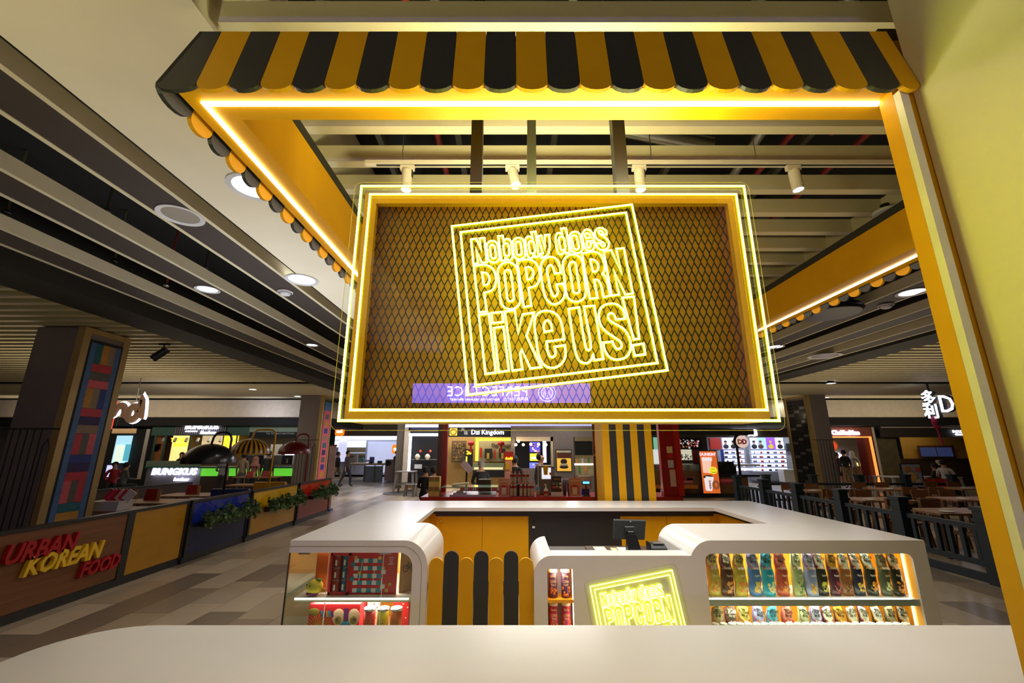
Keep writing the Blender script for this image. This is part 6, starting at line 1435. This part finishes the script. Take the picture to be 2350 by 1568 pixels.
# light box
Yl = YD - .2; t = thing('light_box', 'tall orange light box with cold drink, coffee cup and smiley face', 'light box', (atY(1628, 1085, Yl).x, Yl, .15))
P1('box_frame', t, 1608, 1650, 1034, 1134, Yl, BMET, d=.1, row=1084); OR_ = emis('box_orange', (196, 92, 36), .75); P1('box_face', t, 1610, 1648.5, 1036, 1132.5, Yl - .01, OR_, d=.01, row=1084)
mb = MB(); txt(mb, "DUNKIN'", 1624, 1046, Yl - .02, 6, emis('box_pink', (240, 206, 220), .8), 1.05, .05, .005); mesh('box_lettering', mb, t)
BW = emis('box_white', (226, 216, 220), .7)
def cupp(pxc, y0, y1, w0, w1, m_, nm):
    a, b = atY(pxc, y0, Yl - .03), atY(pxc + .8, y1, Yl - .03); k_ = .0186; m2 = MB(); m2.cyl((b.x, Yl - .03, b.z), (a.x, Yl - .03, a.z), w1 * k_ / 2, w0 * k_ / 2, 20, m_); m3 = MB(); m3.merge(m2, lambda p: Vector((p.x, Yl - .012 + (p.y - Yl + .03) * .12, p.z))); return mesh(nm, m3, t)
cupp(1622, 1052, 1086, 21, 15, emis('cup_pink', (236, 190, 170), .7), 'cold_cup'); cupp(1622, 1050, 1058, 22, 21, BW, 'cup_lid'); cupp(1627, 1094, 1127, 21, 13, BW, 'coffee_cup')
qq = atY(1625.5, 1095, Yl - .03); mesh('coffee', MB().ball(qq + Vector((0, .01, 0)), .19, DT, 18, 8, (1, .06, .35)), t)
qq = atY(1637, 1080, Yl - .03); mesh('smiley', MB().ball(qq, .155, emis('smiley', (214, 206, 40), .8), 18, 8, (1, .06, .9)), t); mb = MB()
for s_ in (-1, 1): mb.ball(qq + Vector((s_ * .035 - .01, -.012, .05)), .016, BK2, 8, 6, (.7, .3, 1.3))
mb.tube([qq + Vector((.09 * math.sin(a), -.012, -.02 - .06 * math.cos(a))) for a in [x * .15 - 1.2 for x in range(17)]], .008, BK2, 5); mesh('smiley_face', mb, t)
mb = MB(); qq = atY(1628, 1113, Yl - .035); mb.text('DUNKIN', qq + Vector((-.01, -.01, .17)), (0, 0, -1), (1, 0, 0), .07, mat('cup_red_print', (170, 40, 50)), .004, 'LEFT', .8, .04); mesh('cup_lettering', mb, t)
qq = atY(1643, 1113, Yl - .02); m_ = MB(); m_.tube([(qq.x + .1 * math.cos(a * .4), Yl - .02, qq.z + .12 * math.sin(a * .4)) for a in range(16)], .05, emis('donut_lit', (150, 84, 50), .5), 8, True, (0, 1, 0), rz=.01); mesh('donut_picture', m_, t)
# round hanging sign on its pole
t = thing('round_sign', 'round cream sign with orange and pink letters on a black pole', 'sign', (atY(1700, 1090, YD).x, YD - .1, 1.0)); qq = atY(1703, 1014, YD - .15)
mesh('sign_drum', MB().cyl(qq, qq + Vector((0, .22, 0)), .25, n=28, m=BMET), t); mesh('sign_face', MB().cyl(qq + Vector((0, -.013, 0)), qq, .245, n=28, m=emis('sign_cream', (206, 180, 170), .7)), t)
mb = MB(); mb.text('D', qq + Vector((-.1, -.02, -.085)), (1, 0, 0), (0, 0, 1), .17, mat('dd_orange', (230, 120, 30)), .01, 'CENTER', 1, .05); mesh('sign_letter', mb, t); mb = MB(); mb.text('D', qq + Vector((.08, -.02, -.085)), (1, 0, 0), (0, 0, 1), .17, mat('dd_pink', (206, 40, 110)), .01, 'CENTER', 1, .05); mesh('sign_letter', mb, t)
m_ = MB(); a_, b_ = atY(1699, 1090, YD - .1), atY(1692, 998, YD - .1); m_.bar((a_.x, a_.y, a_.z), (a_.x, a_.y, b_.z), .07, .07, BMET); m_.bar((a_.x - .3, a_.y, b_.z), (a_.x + .5, a_.y, b_.z), .07, .07, BMET); m_.bar((a_.x, a_.y, qq.z), (qq.x + .02, a_.y, qq.z), .04, .04, BMET); mesh('sign_pole', m_, t)
tag(mesh('coffee_maker', pan(pan(MB(), 1645, 1690, 1070, 1088.5, YD + .2, BMET, .4), 1655, 1684, 1060, 1070, YD + .3, BMET, .3), loc=atY(1660, 1093, YD + .2)), 'black coffee machine on the donut counter right of the light box', 'machine')
# ================================================================ PHONE STORE FAR BEHIND
YP_ = 24.0
t = thing('phone_store', 'bright white phone store with portrait posters and shelves', 'shop', (11, YP_, 0))
P1('fascia', t, 1570, 1860, 980, 1004, YP_ - 1, FASG); P1('back_wall', t, 1610, 1860, 1002, 1120, YP_ + 1, mat('store_grey', (150, 152, 160))); P1('floor_base', t, 1735, 1835, 1083, 1104, YP_ + .2, mat('base_grey', (130, 132, 140)), d=.6)
mb = MB(); txt(mb, 'UNG', 1712, 1000, YP_ - 1.1, 13, LW, 1.25, .06, .08); mesh('sign_letters', mb, t)
for i, (a, b, col) in enumerate([(1630, 1655, (120, 24, 20)), (1658, 1673, (206, 206, 236)), (1674, 1690, (216, 220, 240)), (1722, 1739, (176, 190, 236)), (1739, 1759, (130, 170, 215)), (1758, 1779, (126, 60, 200)), (1780, 1798, (206, 214, 230))]): P1('portrait_poster', t, a, b, 1005, 1031, YP_ + .9, emis('portrait_%d' % i, col, .9), row=1018)
for px_, c in ((1665, (40, 40, 60)), (1682, (30, 30, 34)), (1730, (30, 30, 60)), (1745, (90, 50, 50)), (1768, (220, 190, 60)), (1789, (24, 22, 26))):
    mb = MB(); qq = atY(px_, 1016, YP_ + .86); M_ = mat('portrait_ink_%d' % c[0], c, var=0); mb.ball(qq, .1, mat('portrait_skin', (206, 160, 140), var=0), 12, 8, (.8, .1, 1)); mb.ball(qq + Vector((0, -.005, .06)), .1, M_, 12, 8, (.85, .1, .6)); mb.ball(qq + Vector((0, -.002, -.22)), .16, M_, 12, 8, (1, .08, .8)); mesh('portrait_print', mb, t)
mb = MB(); mb2 = MB(); q = random.Random(8)
for r_ in range(5):
    for c_ in range(9):
        if c_ in (3,): continue
        px_ = 1661 + c_ * 16; py_ = 1034 + r_ * 10; pan(mb, px_ + r_, px_ + 14 + r_, py_, py_ + 7, YP_ + .7, LWS, .05)
        pan(mb2, px_ + r_ + q.uniform(1, 6), px_ + 5 + r_ + q.uniform(2, 6), py_ + 3, py_ + 7, YP_ + .65, mat('phone_%d' % (c_ % 3), [(40, 40, 48), (120, 126, 150), (190, 60, 60)][(c_ + r_) % 3]), .03)
mesh('lit_shelf', mb, t); mesh('shelf_goods', mb2, t)
P1('blue_column', t, 1655, 1662, 1032, 1062, YP_ + .5, mat('store_blue', (30, 60, 150))); P1('grey_column', t, 1711, 1719, 1003, 1065, YP_ + .5, mat('store_column', (120, 122, 130))); P1('wall_screen', t, 1805, 1822, 1018, 1036, YP_ + .8, BK2); P1('store_table', t, 1690, 1745, 1066, 1070, YP_ - .5, WHP, d=.8); P1('store_table', t, 1690, 1745, 1076, 1080, YP_ - .4, LWS, d=.6); P1('white_desk', t, 1800, 1832, 1078, 1107, YP_ - .6, WHP, d=.5)
lamp('AREA', 'phone_store_light', (atY(1760, 1000, YP_).x, YP_ - .2, 2.8), 60, (.82, .88, 1), (atY(1760, 1000, YP_).x, YP_ + .5, 0), 5, sy=.6)
# ================================================================ TEA SHOP + RESTAURANT ON THE RIGHT
YT = 20.0
t = thing('tea_shop', 'tea shop with warm glowing doorway and white lit name sign', 'shop', (17, YT, 0))
TFR = mat('tea_frame', (130, 62, 34), rough=.5); GLO = emis('doorway_glow', (246, 150, 70), .9)
P1('lintel', t, 1890, 2003, 979, 1002, YT, TFR); P1('glow_edge', t, 1900, 1998, 1002, 1005, YT - .03, GLO); P1('glow_edge', t, 2005, 2011, 1002, 1115, YT - .03, GLO, row=1058); P1('red_jamb', t, 1974, 2004, 1006, 1115, YT + .1, mat('jamb_red', (92, 18, 14), rough=.4), row=1058); P1('alu_strip', t, 2013, 2018, 980, 1112, YT - .05, FAS, row=1046)
P1('back_wall', t, 1880, 1985, 985, 1120, YT + 5, mat('tea_grey', (140, 128, 112), rough=.7)); P1('counter_glow', t, 1925, 1985, 1062, 1070, YT + 4.6, LWARM); P1('counter', t, 1930, 1985, 1070, 1110, YT + 4.2, mat('tea_counter', (150, 110, 60)))
mb = MB(); txt(mb, 'ChaTraMue', 1941, 998, YT - .1, 10, LW, .92, .03, .06); mesh('sign_letters', mb, t); mb = MB(); txt(mb, 'aMue', 1926, 1051, YT + 4.8, 11, LW, .9, .03, .05); mesh('inner_letters', mb, t)
qq = atY(1911, 1023, YT + 4.8); mesh('round_logo', MB().cyl(qq, qq + Vector((0, .05, 0)), .3, n=28, m=emis('logo_red', (214, 60, 40), .8)), t); mb = MB(); mb.tube([(qq.x + .26 * math.cos(a * .3), qq.y - .01, qq.z + .26 * math.sin(a * .3)) for a in range(21)], .03, YL, 6, True, (0, 1, 0)); mesh('logo_ring', mb, t)
t = thing('restaurant', 'dim restaurant front with stone pier, yellow wall and framed menu screens', 'shop', (21, YT, 0))
P1('dark_header', t, 2020, 2300, 983, 1004, YT, mat('header_dark', (46, 36, 22), rough=.7)); P1('stone_pier', t, 2022, 2066, 1005, 1108, YT + .3, mat('stone_olive', (96, 86, 56), rough=.7, var=.2, scale=4), row=1056); P1('yellow_wall', t, 2070, 2330, 1004, 1053, YT + 2.5, mat('rest_yellow', (176, 134, 56), rough=.7)); P1('dark_dado', t, 2060, 2330, 1053, 1115, YT + 2.4, mat('dado_brown', (52, 34, 22), rough=.6)); P1('light_rail', t, 2022, 2300, 978, 982, YT - .1, FAS)
P1('screen_frame', t, 2108, 2192, 1023, 1050, YT + 2.3, mat('frame_rust', (80, 44, 26))); P1('menu_screen', t, 2114, 2149, 1027, 1048, YT + 2.25, emis('screen_dim', (50, 60, 100), .35)); P1('menu_screen', t, 2152, 2186, 1027, 1048, YT + 2.25, emis('screen_dim', (50, 60, 100), .35)); P1('notice', t, 2149, 2161, 1056, 1068, YT + 2.2, mat('notice_card', (200, 190, 160)))
mb = MB(); txt(mb, 'DOLLY', 2200, 993, YT - .06, 5, LW, 1.2, .04, .02); txt(mb, 'dimsum', 2204, 999, YT - .06, 5, LW, 1, .04, .02); mesh('header_letters', mb, t)
lamp('AREA', 'restaurant_light', (19.5, YT + 1.6, 2.8), 14, (1, .8, .45), (19.5, YT + 2.5, 0), 4, sy=.5)
# hanging character sign with tassel
YH = 14.0; t = thing('character_sign', 'hanging lit sign with two white characters, a large D and red tassel', 'sign', atY(2150, 960, YH))
mb = MB(); mbk = MB()
for s_, px_, py_, hh in (('\u591a', 2133, 926, 24), ('\u5229', 2140, 957, 24)): txt(mb, s_, px_, py_, YH - .06, hh, LW, 1, .012, .03); txt(mbk, s_, px_ + 4, py_ + 1, YH + .06, hh, BK2, 1, .04, .14)
mesh('characters', mb, t); mb = MB(); txt(mb, 'D', 2158, 946, YH - .06, 38, LW, .9, .0, .03, align='LEFT'); txt(mbk, 'D', 2164, 946, YH + .06, 38, BK2, .9, .01, .14, align='LEFT'); mesh('letters', mb, t); mesh('sign_backing', mbk, t)
p = atY(2133, 900, YH); mesh('hanger', MB().box(p.x - .02, p.x + .02, YH, YH + .04, p.z - .4, 4.99, BMET), t); mesh('cross_bar', MB().box(p.x + .1, p.x + .9, YH, YH + .03, p.z - .52, p.z - .46, BMET), t)
TS = mat('tassel', (150, 22, 60), rough=.8); p = atY(2144, 968, YH); mesh('tassel_knot', MB().ball(p, .13, TS, 12, 8, (.7, .4, 1.4)).ball(p + Vector((.06, 0, -.18)), .1, TS, 10, 6, (1.2, .4, .6)), t); m_ = MB(); m_.cyl(p + Vector((.03, 0, -.2)), p + Vector((.1, 0, -.72)), .02, .035, 8, TS); mesh('tassel_tail', m_, t)
# ---- blue-green fence
XF = 6.9; FN = mat('fence_teal', (18, 34, 42), rough=.55)
yys = [5.2, 6.6, 8.0, 9.4, 10.8, 12.2, 13.6]
for i in range(6):
    ya, yb = yys[i], yys[i + 1]; t = thing('fence', 'dark teal fence bay, %s from the kiosk corner along the walkway' % ('first', 'second', 'third', 'fourth', 'fifth', 'sixth')[i], 'fence', (XF, (ya + yb) / 2, 0), 0, 'dark teal fence round the restaurant')
    mesh('post', MB().box(XF - .09, XF + .09, ya - .09, ya + .09, 0, 1.0, FN).box(XF - .11, XF + .11, ya - .11, ya + .11, .84, .88, FN).box(XF - .11, XF + .11, ya - .11, ya + .11, 1.0, 1.05, FN), t)
    mesh('rail', MB().box(XF - .035, XF + .035, ya + .09, yb - .111, .72, .79, FN), t); mesh('rail', MB().box(XF - .035, XF + .035, ya + .09, yb - .111, .22, .3, FN), t); mesh('base_board', MB().box(XF - .03, XF + .03, ya + .09, yb - .111, .0, .12, FN), t)
    n = 6
    for j in range(n): y = ya + .09 + (yb - ya - .2) * (j + .5) / n; mesh('baluster', MB().box(XF - .025, XF + .025, y - .03, y + .03, .3, .72, FN), t)
t = thing('fence', 'dark teal end post of the fence near the donut counter', 'fence', (XF, 13.6, 0)); mesh('post', MB().box(XF - .09, XF + .09, 13.51, 13.69, 0, 1.0, FN).box(XF - .11, XF + .11, 13.49, 13.71, 1.0, 1.05, FN), t)
for i in range(5):
    x = 8.2 + i * 1.5; t = thing('fence', ('dark teal post of the far fence line, %s from the donut counter' % ('first', 'second', 'third', 'fourth', 'fifth')[i]), 'fence', (x, 14.3, 0), 0, 'far fence posts'); mesh('post', MB().box(x - .09, x + .09, 14.21, 14.39, 0, 1.0, FN).box(x - .11, x + .11, 14.19, 14.41, 1.0, 1.05, FN), t)
    if i < 4: mesh('rail', MB().box(x + .1, x + 1.38, 14.27, 14.33, .72, .79, FN), t); mesh('rail', MB().box(x + .1, x + 1.38, 14.27, 14.33, .25, .31, FN), t)
# ---- restaurant tables, chairs, table settings
CHW = woodm('chair_wood', (96, 60, 30), (126, 84, 46), 2, .5); c0_ = None
def chair(x, y, rz, lb):
    global c0_
    if c0_ is None:
        c0_ = thing('dining_chair', lb, 'chair', (x, y, 0), rz, 'wooden restaurant chairs'); mesh('seat', MB().box(-.21, .21, -.21, .21, .43, .46, CHW), c0_, local=True)
        for a in (-1, 1):
            for b in (-1, 1): mesh('leg', MB().bar((a * .18, b * .18, .43), (a * .2, b * .21, 0), .035, .035, CHW), c0_, local=True)
            mesh('back_post', MB().bar((a * .18, .19, .46), (a * .18, .25, .86), .035, .03, CHW), c0_, local=True)
        mesh('backrest', MB().box(-.2, .2, .215, .245, .68, .86, CHW), c0_, local=True)
    else: dup(c0_, (x, y, 0), rz, lb)
rt = [(8.2, 6.6, 'nearest the kiosk'), (8.3, 8.45, 'second row by the fence'), (8.4, 10.3, 'third row by the fence'), (8.5, 12.3, 'far row by the fence'), (10.4, 8.2, 'second row, inner column'), (10.6, 10.4, 'third row, inner column'), (11.0, 12.8, 'far row, inner column'), (13.0, 10.4, 'third row, right column'), (13.4, 13.0, 'far row, right column')]
STL = mat('cutlery', (200, 200, 196), rough=.25, metal=.8)
for i, (x, y, ds) in enumerate(rt):
    ftable('dining_table', 'wooden restaurant table, ' + ds, x, y, 1.3, .75, TABW, DT, 'wooden restaurant tables')
    for j, (dx, dy) in enumerate(((-.35, -.2), (.35, -.2))):
        t = thing('place_setting', 'white plate with chopsticks at the %s of the table %s' % (('left', 'right')[j], ds), 'plate', (x + dx, y + dy, .751), 0, 'place settings'); mesh('plate', MB().lathe([(0, .004), (.07, .004), (.11, .018), (.112, .014), (.07, 0), (0, 0)], (0, 0, 0), WHP, 20), t, local=True); mesh('chopsticks', MB().bar((.13, -.12, .008), (.16, .12, .008), .008, .006, STL).bar((.145, -.12, .008), (.175, .12, .008), .008, .006, STL), t, local=True)
    tag(mesh('menu_card', MB().box(-.08, .08, -.06, .06, 0, .004, mat('card_paper', (196, 190, 176))), loc=(x, y + .18, .7515), local=True), 'folded paper card on the table ' + ds, 'card', 'cards on the restaurant tables')
    for j, (dx, dy, rz) in enumerate(((-.35, -.62, math.pi), (.35, -.62, math.pi), (-.35, .62, 0), (.35, .62, 0))): chair(x + dx, y + dy, rz, 'wooden chair at the %s of the table %s' % (('front left', 'front right', 'back left', 'back right')[j], ds))
# poster easel and white plastic tables
t = thing('food_poster', 'large black-framed food poster standing behind the restaurant tables', 'poster', (atY(2095, 1090, 15.5).x, 15.5, 0)); P1('poster_frame', t, 2072, 2118, 1064, 1120, 15.5, BMET, d=.05, row=1092); P1('poster_sheet', t, 2074, 2116, 1066, 1118, 15.49, mat('poster_bluegrey', (150, 150, 156)), d=.01, row=1092); mb = MB()
for px_, py_, r_, c in ((2083, 1077, .12, (190, 120, 50)), (2106, 1078, .1, (190, 90, 60)), (2094, 1095, .2, (206, 160, 80)), (2092, 1098, .07, (200, 40, 30)), (2085, 1110, .09, (190, 150, 110)), (2108, 1105, .1, (200, 180, 150))): mb.ball(atY(px_, py_, 15.48), r_, mat('dish_%d_%d' % (px_, c[0]), c), 14, 6, (1, .05, .8))
mesh('poster_print', mb, t); 
xx_ = atY(2095, 1118, 15.5); m_ = MB(); m_.bar((xx_.x - .3, 15.58, 0), (xx_.x - .3, 15.56, 1.0), .04, .04, BMET); m_.bar((xx_.x + .3, 15.58, 0), (xx_.x + .3, 15.56, 1.0), .04, .04, BMET); mesh('easel_leg', m_, t)
x, y = atY(2050, 1086, 17).x, 17.0; stool('plastic_table', 'white plastic table standing left of the food poster', x, y, .9, .82, (206, 204, 200), 'white plastic tables'); x = atY(2118, 1090, 16.6).x; stool('plastic_table', 'white plastic table mostly hidden behind the food poster', x + 1.3, 17.2, .8, .8, (198, 196, 192), 'white plastic tables')
for i in range(3): x = atY(1965 + i * 22, 1105, 18.4).x; t = thing('metal_stool', ('grey metal stool, %s of three behind the round restaurant table' % ('leftmost', 'middle', 'rightmost')[i]), 'stool', (x, 18.4, 0), 0, 'grey metal stools'); mesh('seat', MB().box(-.15, .15, -.15, .15, .72, .75, STEEL), t, local=True); [mesh('leg', MB().bar((a * .12, b * .12, .72), (a * .15, b * .15, 0), .025, .025, STEEL), t, local=True) for a in (-1, 1) for b in (-1, 1)]
for i, (px_, lb) in enumerate(((2135, 'red plastic chair left of the seated white shirt'), (2172, 'red plastic chair under the seated white shirt'))):
    x = atY(px_, 1110, 15.9).x; t = thing('red_chair', lb, 'chair', (x, 15.9, 0), -1.05, 'red plastic chairs'); mesh('seat', MB().box(-.22, .22, -.22, .22, .42, .45, RD), t, local=True); mesh('backrest', MB().box(-.22, .22, -.25, -.22, .45, .82, RD), t, local=True)
    for a in (-1, 1):
        for b in (-1, 1): mesh('leg', MB().bar((a * .18, b * .18, .42), (a * .21, b * .21, 0), .04, .04, RD), t, local=True)

# ================================================================ PEOPLE
def pp(px, Y): return atY(px, 1080, Y).x
person('person seated in a red top at the far left food court table', pp(262, 17.5), 17.5, 40, pose='sit', top=(150, 26, 30))
person('person in a grey and red jacket seated beside the red-topped one', pp(288, 17.0), 17.0, 150, pose='sit', top=(86, 88, 90))
person('person in black standing behind the green stall counter under the yellow letters', pp(411, 20.4), 20.4, 0, 1.62, top=(24, 24, 26), low=(24, 24, 26))
person('person in a grey headscarf standing left of the green-lit counter', pp(510, 17.2), 17.2, 200, 1.5, top=(130, 128, 132), scarf=(120, 118, 122), arms=(0, 1))
person('person in a tan shirt with dark hair, back turned to the viewer', pp(556, 17.6), 17.6, 180, 1.62, top=(150, 132, 110), low=(90, 92, 100))
person('person in a pink headscarf at the green-lit counter', pp(583, 17.8), 17.8, 180, 1.48, top=(160, 110, 96), scarf=(176, 122, 106))
person('person in a dark shirt facing the drinks counter', pp(612, 17.3), 17.3, 180, 1.72, top=(52, 56, 56), low=(50, 44, 44))
person('person in dark clothes walking past the pink banner', pp(773, 22.5), 22.5, 90, 1.62, 'walk', top=(52, 42, 46), low=(120, 104, 84), bare=True)
person('person in dark trousers walking just ahead by the white store', pp(795, 22.0), 22.0, 90, 1.68, 'walk', top=(70, 58, 72), low=(40, 40, 56))
person('person in grey leaning at the right edge of the white store', pp(908, 24.3), 24.3, 60, 1.66, top=(110, 106, 116), low=(110, 106, 116), arms=(1, 0))
person('person in black sitting by the grey plastic table, back to the viewer', pp(977, 13.2), 13.2, 170, pose='sit', top=(20, 20, 20), low=(24, 22, 22))
person('person in black standing behind the snack boxes', pp(996, 12.6), 12.6, 170, 1.3, top=(22, 22, 24), low=(24, 22, 22))
person('grey-haired person in black seated before the jewellery showcase', pp(1104, 13.5), 13.5, 180, pose='sit', hgt=1.9, top=(22, 22, 24), hair=(120, 114, 106))
person('dark-haired person in black behind the red-capped bottles', pp(1181, 11.9), 11.9, 165, 1.62, top=(20, 22, 20), low=(20, 20, 20))
person('dark-haired person bending near the grey drink dispenser', pp(1240, 11.5), 11.5, 60, 1.7, top=(40, 34, 36), low=(30, 30, 34))
person('person in a patterned black and orange dress in the tea shop doorway', pp(1926, 22.2), 22.2, 20, 1.58, top=(86, 56, 44), low=(60, 40, 36), bare=True, arms=(1, 0))
person('person in a black shirt and tan trousers, back turned, in the tea shop', pp(1943, 21.0), 21.0, 180, 1.72, top=(34, 32, 38), low=(140, 116, 80))
person('person in a white headscarf at the tea shop counter', pp(1962, 22.4), 22.4, 160, 1.66, top=(200, 190, 184), low=(150, 126, 100), scarf=(204, 192, 184))
person('person in a white shirt sitting on a red chair in the restaurant', pp(2166, 15.9) + .03, 15.9, 120, pose='sit', hgt=1.72, top=(196, 192, 176), low=(50, 50, 56), sleeve=False, z=.1)
person('person in a dark green top seated left of the white shirt', pp(2147, 16.6), 16.6, 200, pose='sit', top=(52, 54, 26), low=(40, 40, 40))

# ================================================================ CEILING FITTINGS
def downlight(lb, p, r_=.14, on=True, watt=0, col=NEUT, drop=0.0):
    t = thing('downlight', lb, 'downlight', p, 0, 'round downlights in the ceiling'); mb = MB(); mb.lathe([(r_ * .78, -.004), (r_, -.012), (r_, 0), (r_ * .78, 0)], (0, 0, 0), WHP, 28); mesh('ring', mb, t, local=True)
    mesh('lens', MB().lathe([(r_ * .79, -.002), (0, -.002)], (0, 0, 0), emis('downlight_on', (236, 240, 255), 4) if on else mat('downlight_off', (150, 142, 128), rough=.3), 28), t, local=True)
    if drop: mesh('housing', MB().cyl((0, 0, .001), (0, 0, 4.99 - p[2]), r_ * .6, n=14, m=BMET), t, local=True)
    if watt: lamp('SPOT', 'downlight_beam', Vector(p) + Vector((0, 0, -.03)), watt, col, Vector(p) + Vector((0, 0, -1)), r_ * .6, 2.7 if drop else 2.0, .8)
def ceil_at(px, py, z=ZC): return atZ(px, py, z)
zb = ZC + .004
downlight('round unlit speaker disc on the brown ceiling panel at upper left', ceil_at(415, 494, zb), .19, False)
downlight('lit downlight in the brown beam left of the sign', ceil_at(476, 664, zb), .15, True, 9)
downlight('lit downlight on the cream bulkhead behind the left scallops', ceil_at(582, 430, ZC - .001), .2, True, 12, COOL)
downlight('white round fitting at the far end of the cream bulkhead', ceil_at(693, 642, ZC - .001), .2, True, 26, COOL)
downlight('small lit downlight low in the left beams', ceil_at(716, 792, zb), .13, True, 16)
downlight('lit downlight right of the striped awning in the first right beam', ceil_at(2094, 671, zb), .19, True, 26)
downlight('lit downlight in the right beam beside the sign corner', ceil_at(1779, 796, zb), .18, True, 16)
downlight('large round cream diffuser under the third right beam', ceil_at(1893, 817, ZC - .001), .35, False)
for i, (px_, py_) in enumerate(((580, 894), (683, 910), (768, 912), (1802, 914), (1895, 913), (1907, 880))): downlight(('small far downlight, %s from the left' % ('first', 'second', 'third', 'fourth', 'fifth', 'sixth')[i]), ceil_at(px_, py_, 3.925 if i not in (2, 3) else ZC - .001), .15, True, 26, drop=1)
for i, (px_, py_, lb) in enumerate(((655, 668, 'white smoke detector on the brown panel beside the cream bulkhead'), (2033, 699, 'white smoke detector on the right ceiling beam'))):
    p = ceil_at(px_, py_, zb); t = thing('smoke_detector', lb, 'smoke detector', p, 0, 'smoke detectors'); mesh('base', MB().lathe([(0, 0), (.1, 0), (.1, -.025), (.09, -.03)], (0, 0, 0), WHP, 24), t, local=True); mesh('sensor', MB().lathe([(.07, -.03), (.065, -.055), (.04, -.065), (0, -.066)], (0, 0, 0), WHP, 24), t, local=True)
p = ceil_at(2030, 470, ZC - .001); t = thing('ceiling_disc', 'cream round disc light hanging under the baffles at right', 'ceiling light', p); mesh('disc', MB().lathe([(0, -.09), (.09, -.09), (.1, -.075), (.1, -.06), (0, -.06)], (0, 0, 0), WHP, 28), t, local=True); mesh('stem', MB().lathe([(.035, -.06), (.035, .0)], (0, 0, 0), BMET, 14), t, local=True)
p = ceil_at(1905, 715, 3.9); t = thing('speaker_pod', 'black round ceiling unit behind the right scallops', 'speaker', p); mesh('pod', MB().lathe([(0, -.06), (.38, -.05), (.42, 0), (.38, .06), (0, .06)], (0, 0, 0), BMET, 32), t, local=True); mesh('pod_stem', MB().lathe([(.04, .06), (.04, 1.08)], (0, 0, 0), BMET, 10), t, local=True)
SPK = None
for i, (px_, py_, z_) in enumerate(((245, 485, 4.25), (262, 600, 4.25), (472, 615, 4.25), (15, 488, 4.25), (382, 655, 4.1), (2022, 664, 4.2), (2000, 735, 4.2))):
    p = ceil_at(px_, py_, z_); lb = 'small sprinkler head hanging in the dark gap between ceiling beams, %s' % ('upper left', 'above the lower left slats', 'near the small downlights', 'at the left picture edge', 'with a red pipe', 'first at right', 'second at right')[i]
    t = thing('sprinkler', lb, 'sprinkler', p, 0, 'ceiling sprinklers'); mesh('drop_pipe', MB().cyl((0, 0, .03), (0, 0, 4.99 - z_), .012, n=8, m=RED_PIPE if i == 4 else DK2), t, local=True); mesh('sprinkler_head', MB().lathe([(0, -.02), (.03, -.015), (.035, .0), (.02, .03), (0, .03)], (0, 0, 0), STEEL, 12), t, local=True)
for i, (px_, py_, lb) in enumerate(((378, 803, 'black track spotlight under the slats right of the patchwork pillar'), (678, 927, 'small black spotlight beside the far left pillar'))):
    p = ceil_at(px_, py_ - (14 if i == 0 else 6), ZC - .001); s_ = 1 if i == 0 else .9; t = thing('ceiling_spot', lb, 'spotlight', p, 0, 'black ceiling spotlights'); mesh('mount', MB().box(-.1, .1, -.03, .03, -.04, 0, BMET).cyl((0, 0, -.04), (0, 0, -.12), .015, n=8, m=BMET), t, local=True); mesh('lamp_body', MB().cyl((.08 * s_, 0, -.12), (-.12 * s_, -.08, -.34 * s_), .075, n=16, m=BMET), t, local=True)
# shop sign behind the viewer, mirrored in the acrylic of the big sign
YB_ = -6.0; yv = 2 * YS - YB_
a_, b_ = atY(948, 880, yv), atY(1356, 925, yv)
t = thing('milkshake_sign', 'long violet shop sign seen only mirrored in the acrylic of the neon sign', 'sign', ((a_.x + b_.x) / 2, YB_ - .1, b_.z)); VIO = emis('violet_sign', (120, 104, 235), 9.0); VW = emis('violet_sign_letters', (226, 232, 255), 16.0)
mesh('sign_board', MB().box(a_.x, b_.x, YB_ - .1, YB_ - .004, b_.z, a_.z, GRY), t); mesh('sign_face', MB().box(a_.x, b_.x, YB_ - .003, YB_, b_.z, a_.z, VIO), t)
mb = MB(); R_, U_ = (-1, 0, 0), (0, 0, 1); hh = a_.z - b_.z
mb.text('PERFECT ICE', (atY(1119, 900, yv).x, YB_ + .02, b_.z + hh * .34), R_, U_, hh * .5, VW, .02, 'CENTER', .92, .0, 0, 1.1); mesh('sign_letters', mb, t)
mb = MB(); mb.text('\ud37c\ud399\ud2b8\uc544\uc774\uc2a4', (atY(1184, 900, yv).x, YB_ + .02, b_.z + hh * .1), R_, U_, hh * .16, VW, .02, 'CENTER', 1.0); mb.text('FRENCH STYLE MILKSHAKE SPECIALIST', (atY(1090, 900, yv).x, YB_ + .02, b_.z + hh * .12), R_, U_, hh * .1, VW, .02, 'CENTER', 1.0); mesh('small_letters', mb, t)
c_ = atY(1255, 902, yv); mb = MB()
for r_ in (.19, .13): mb.tube([(c_.x + r_ * math.cos(k * .26), YB_ + .02, c_.z + r_ * math.sin(k * .26)) for k in range(24)], .007, VW, 5, True, (0, 1, 0))
for dx in (-.05, .04): mb.tube([(c_.x + dx - .03, YB_ + .02, c_.z - .08), (c_.x + dx, YB_ + .02, c_.z + .08), (c_.x + dx + .03, YB_ + .02, c_.z - .08)], .007, VW, 5)
mesh('round_emblem', mb, t); m_ = MB()
for x in (a_.x + .3, b_.x - .3): m_.box(x - .02, x + .02, YB_ - .07, YB_ - .03, a_.z, 4.99, BMET)
mesh('sign_hanger', m_, t)
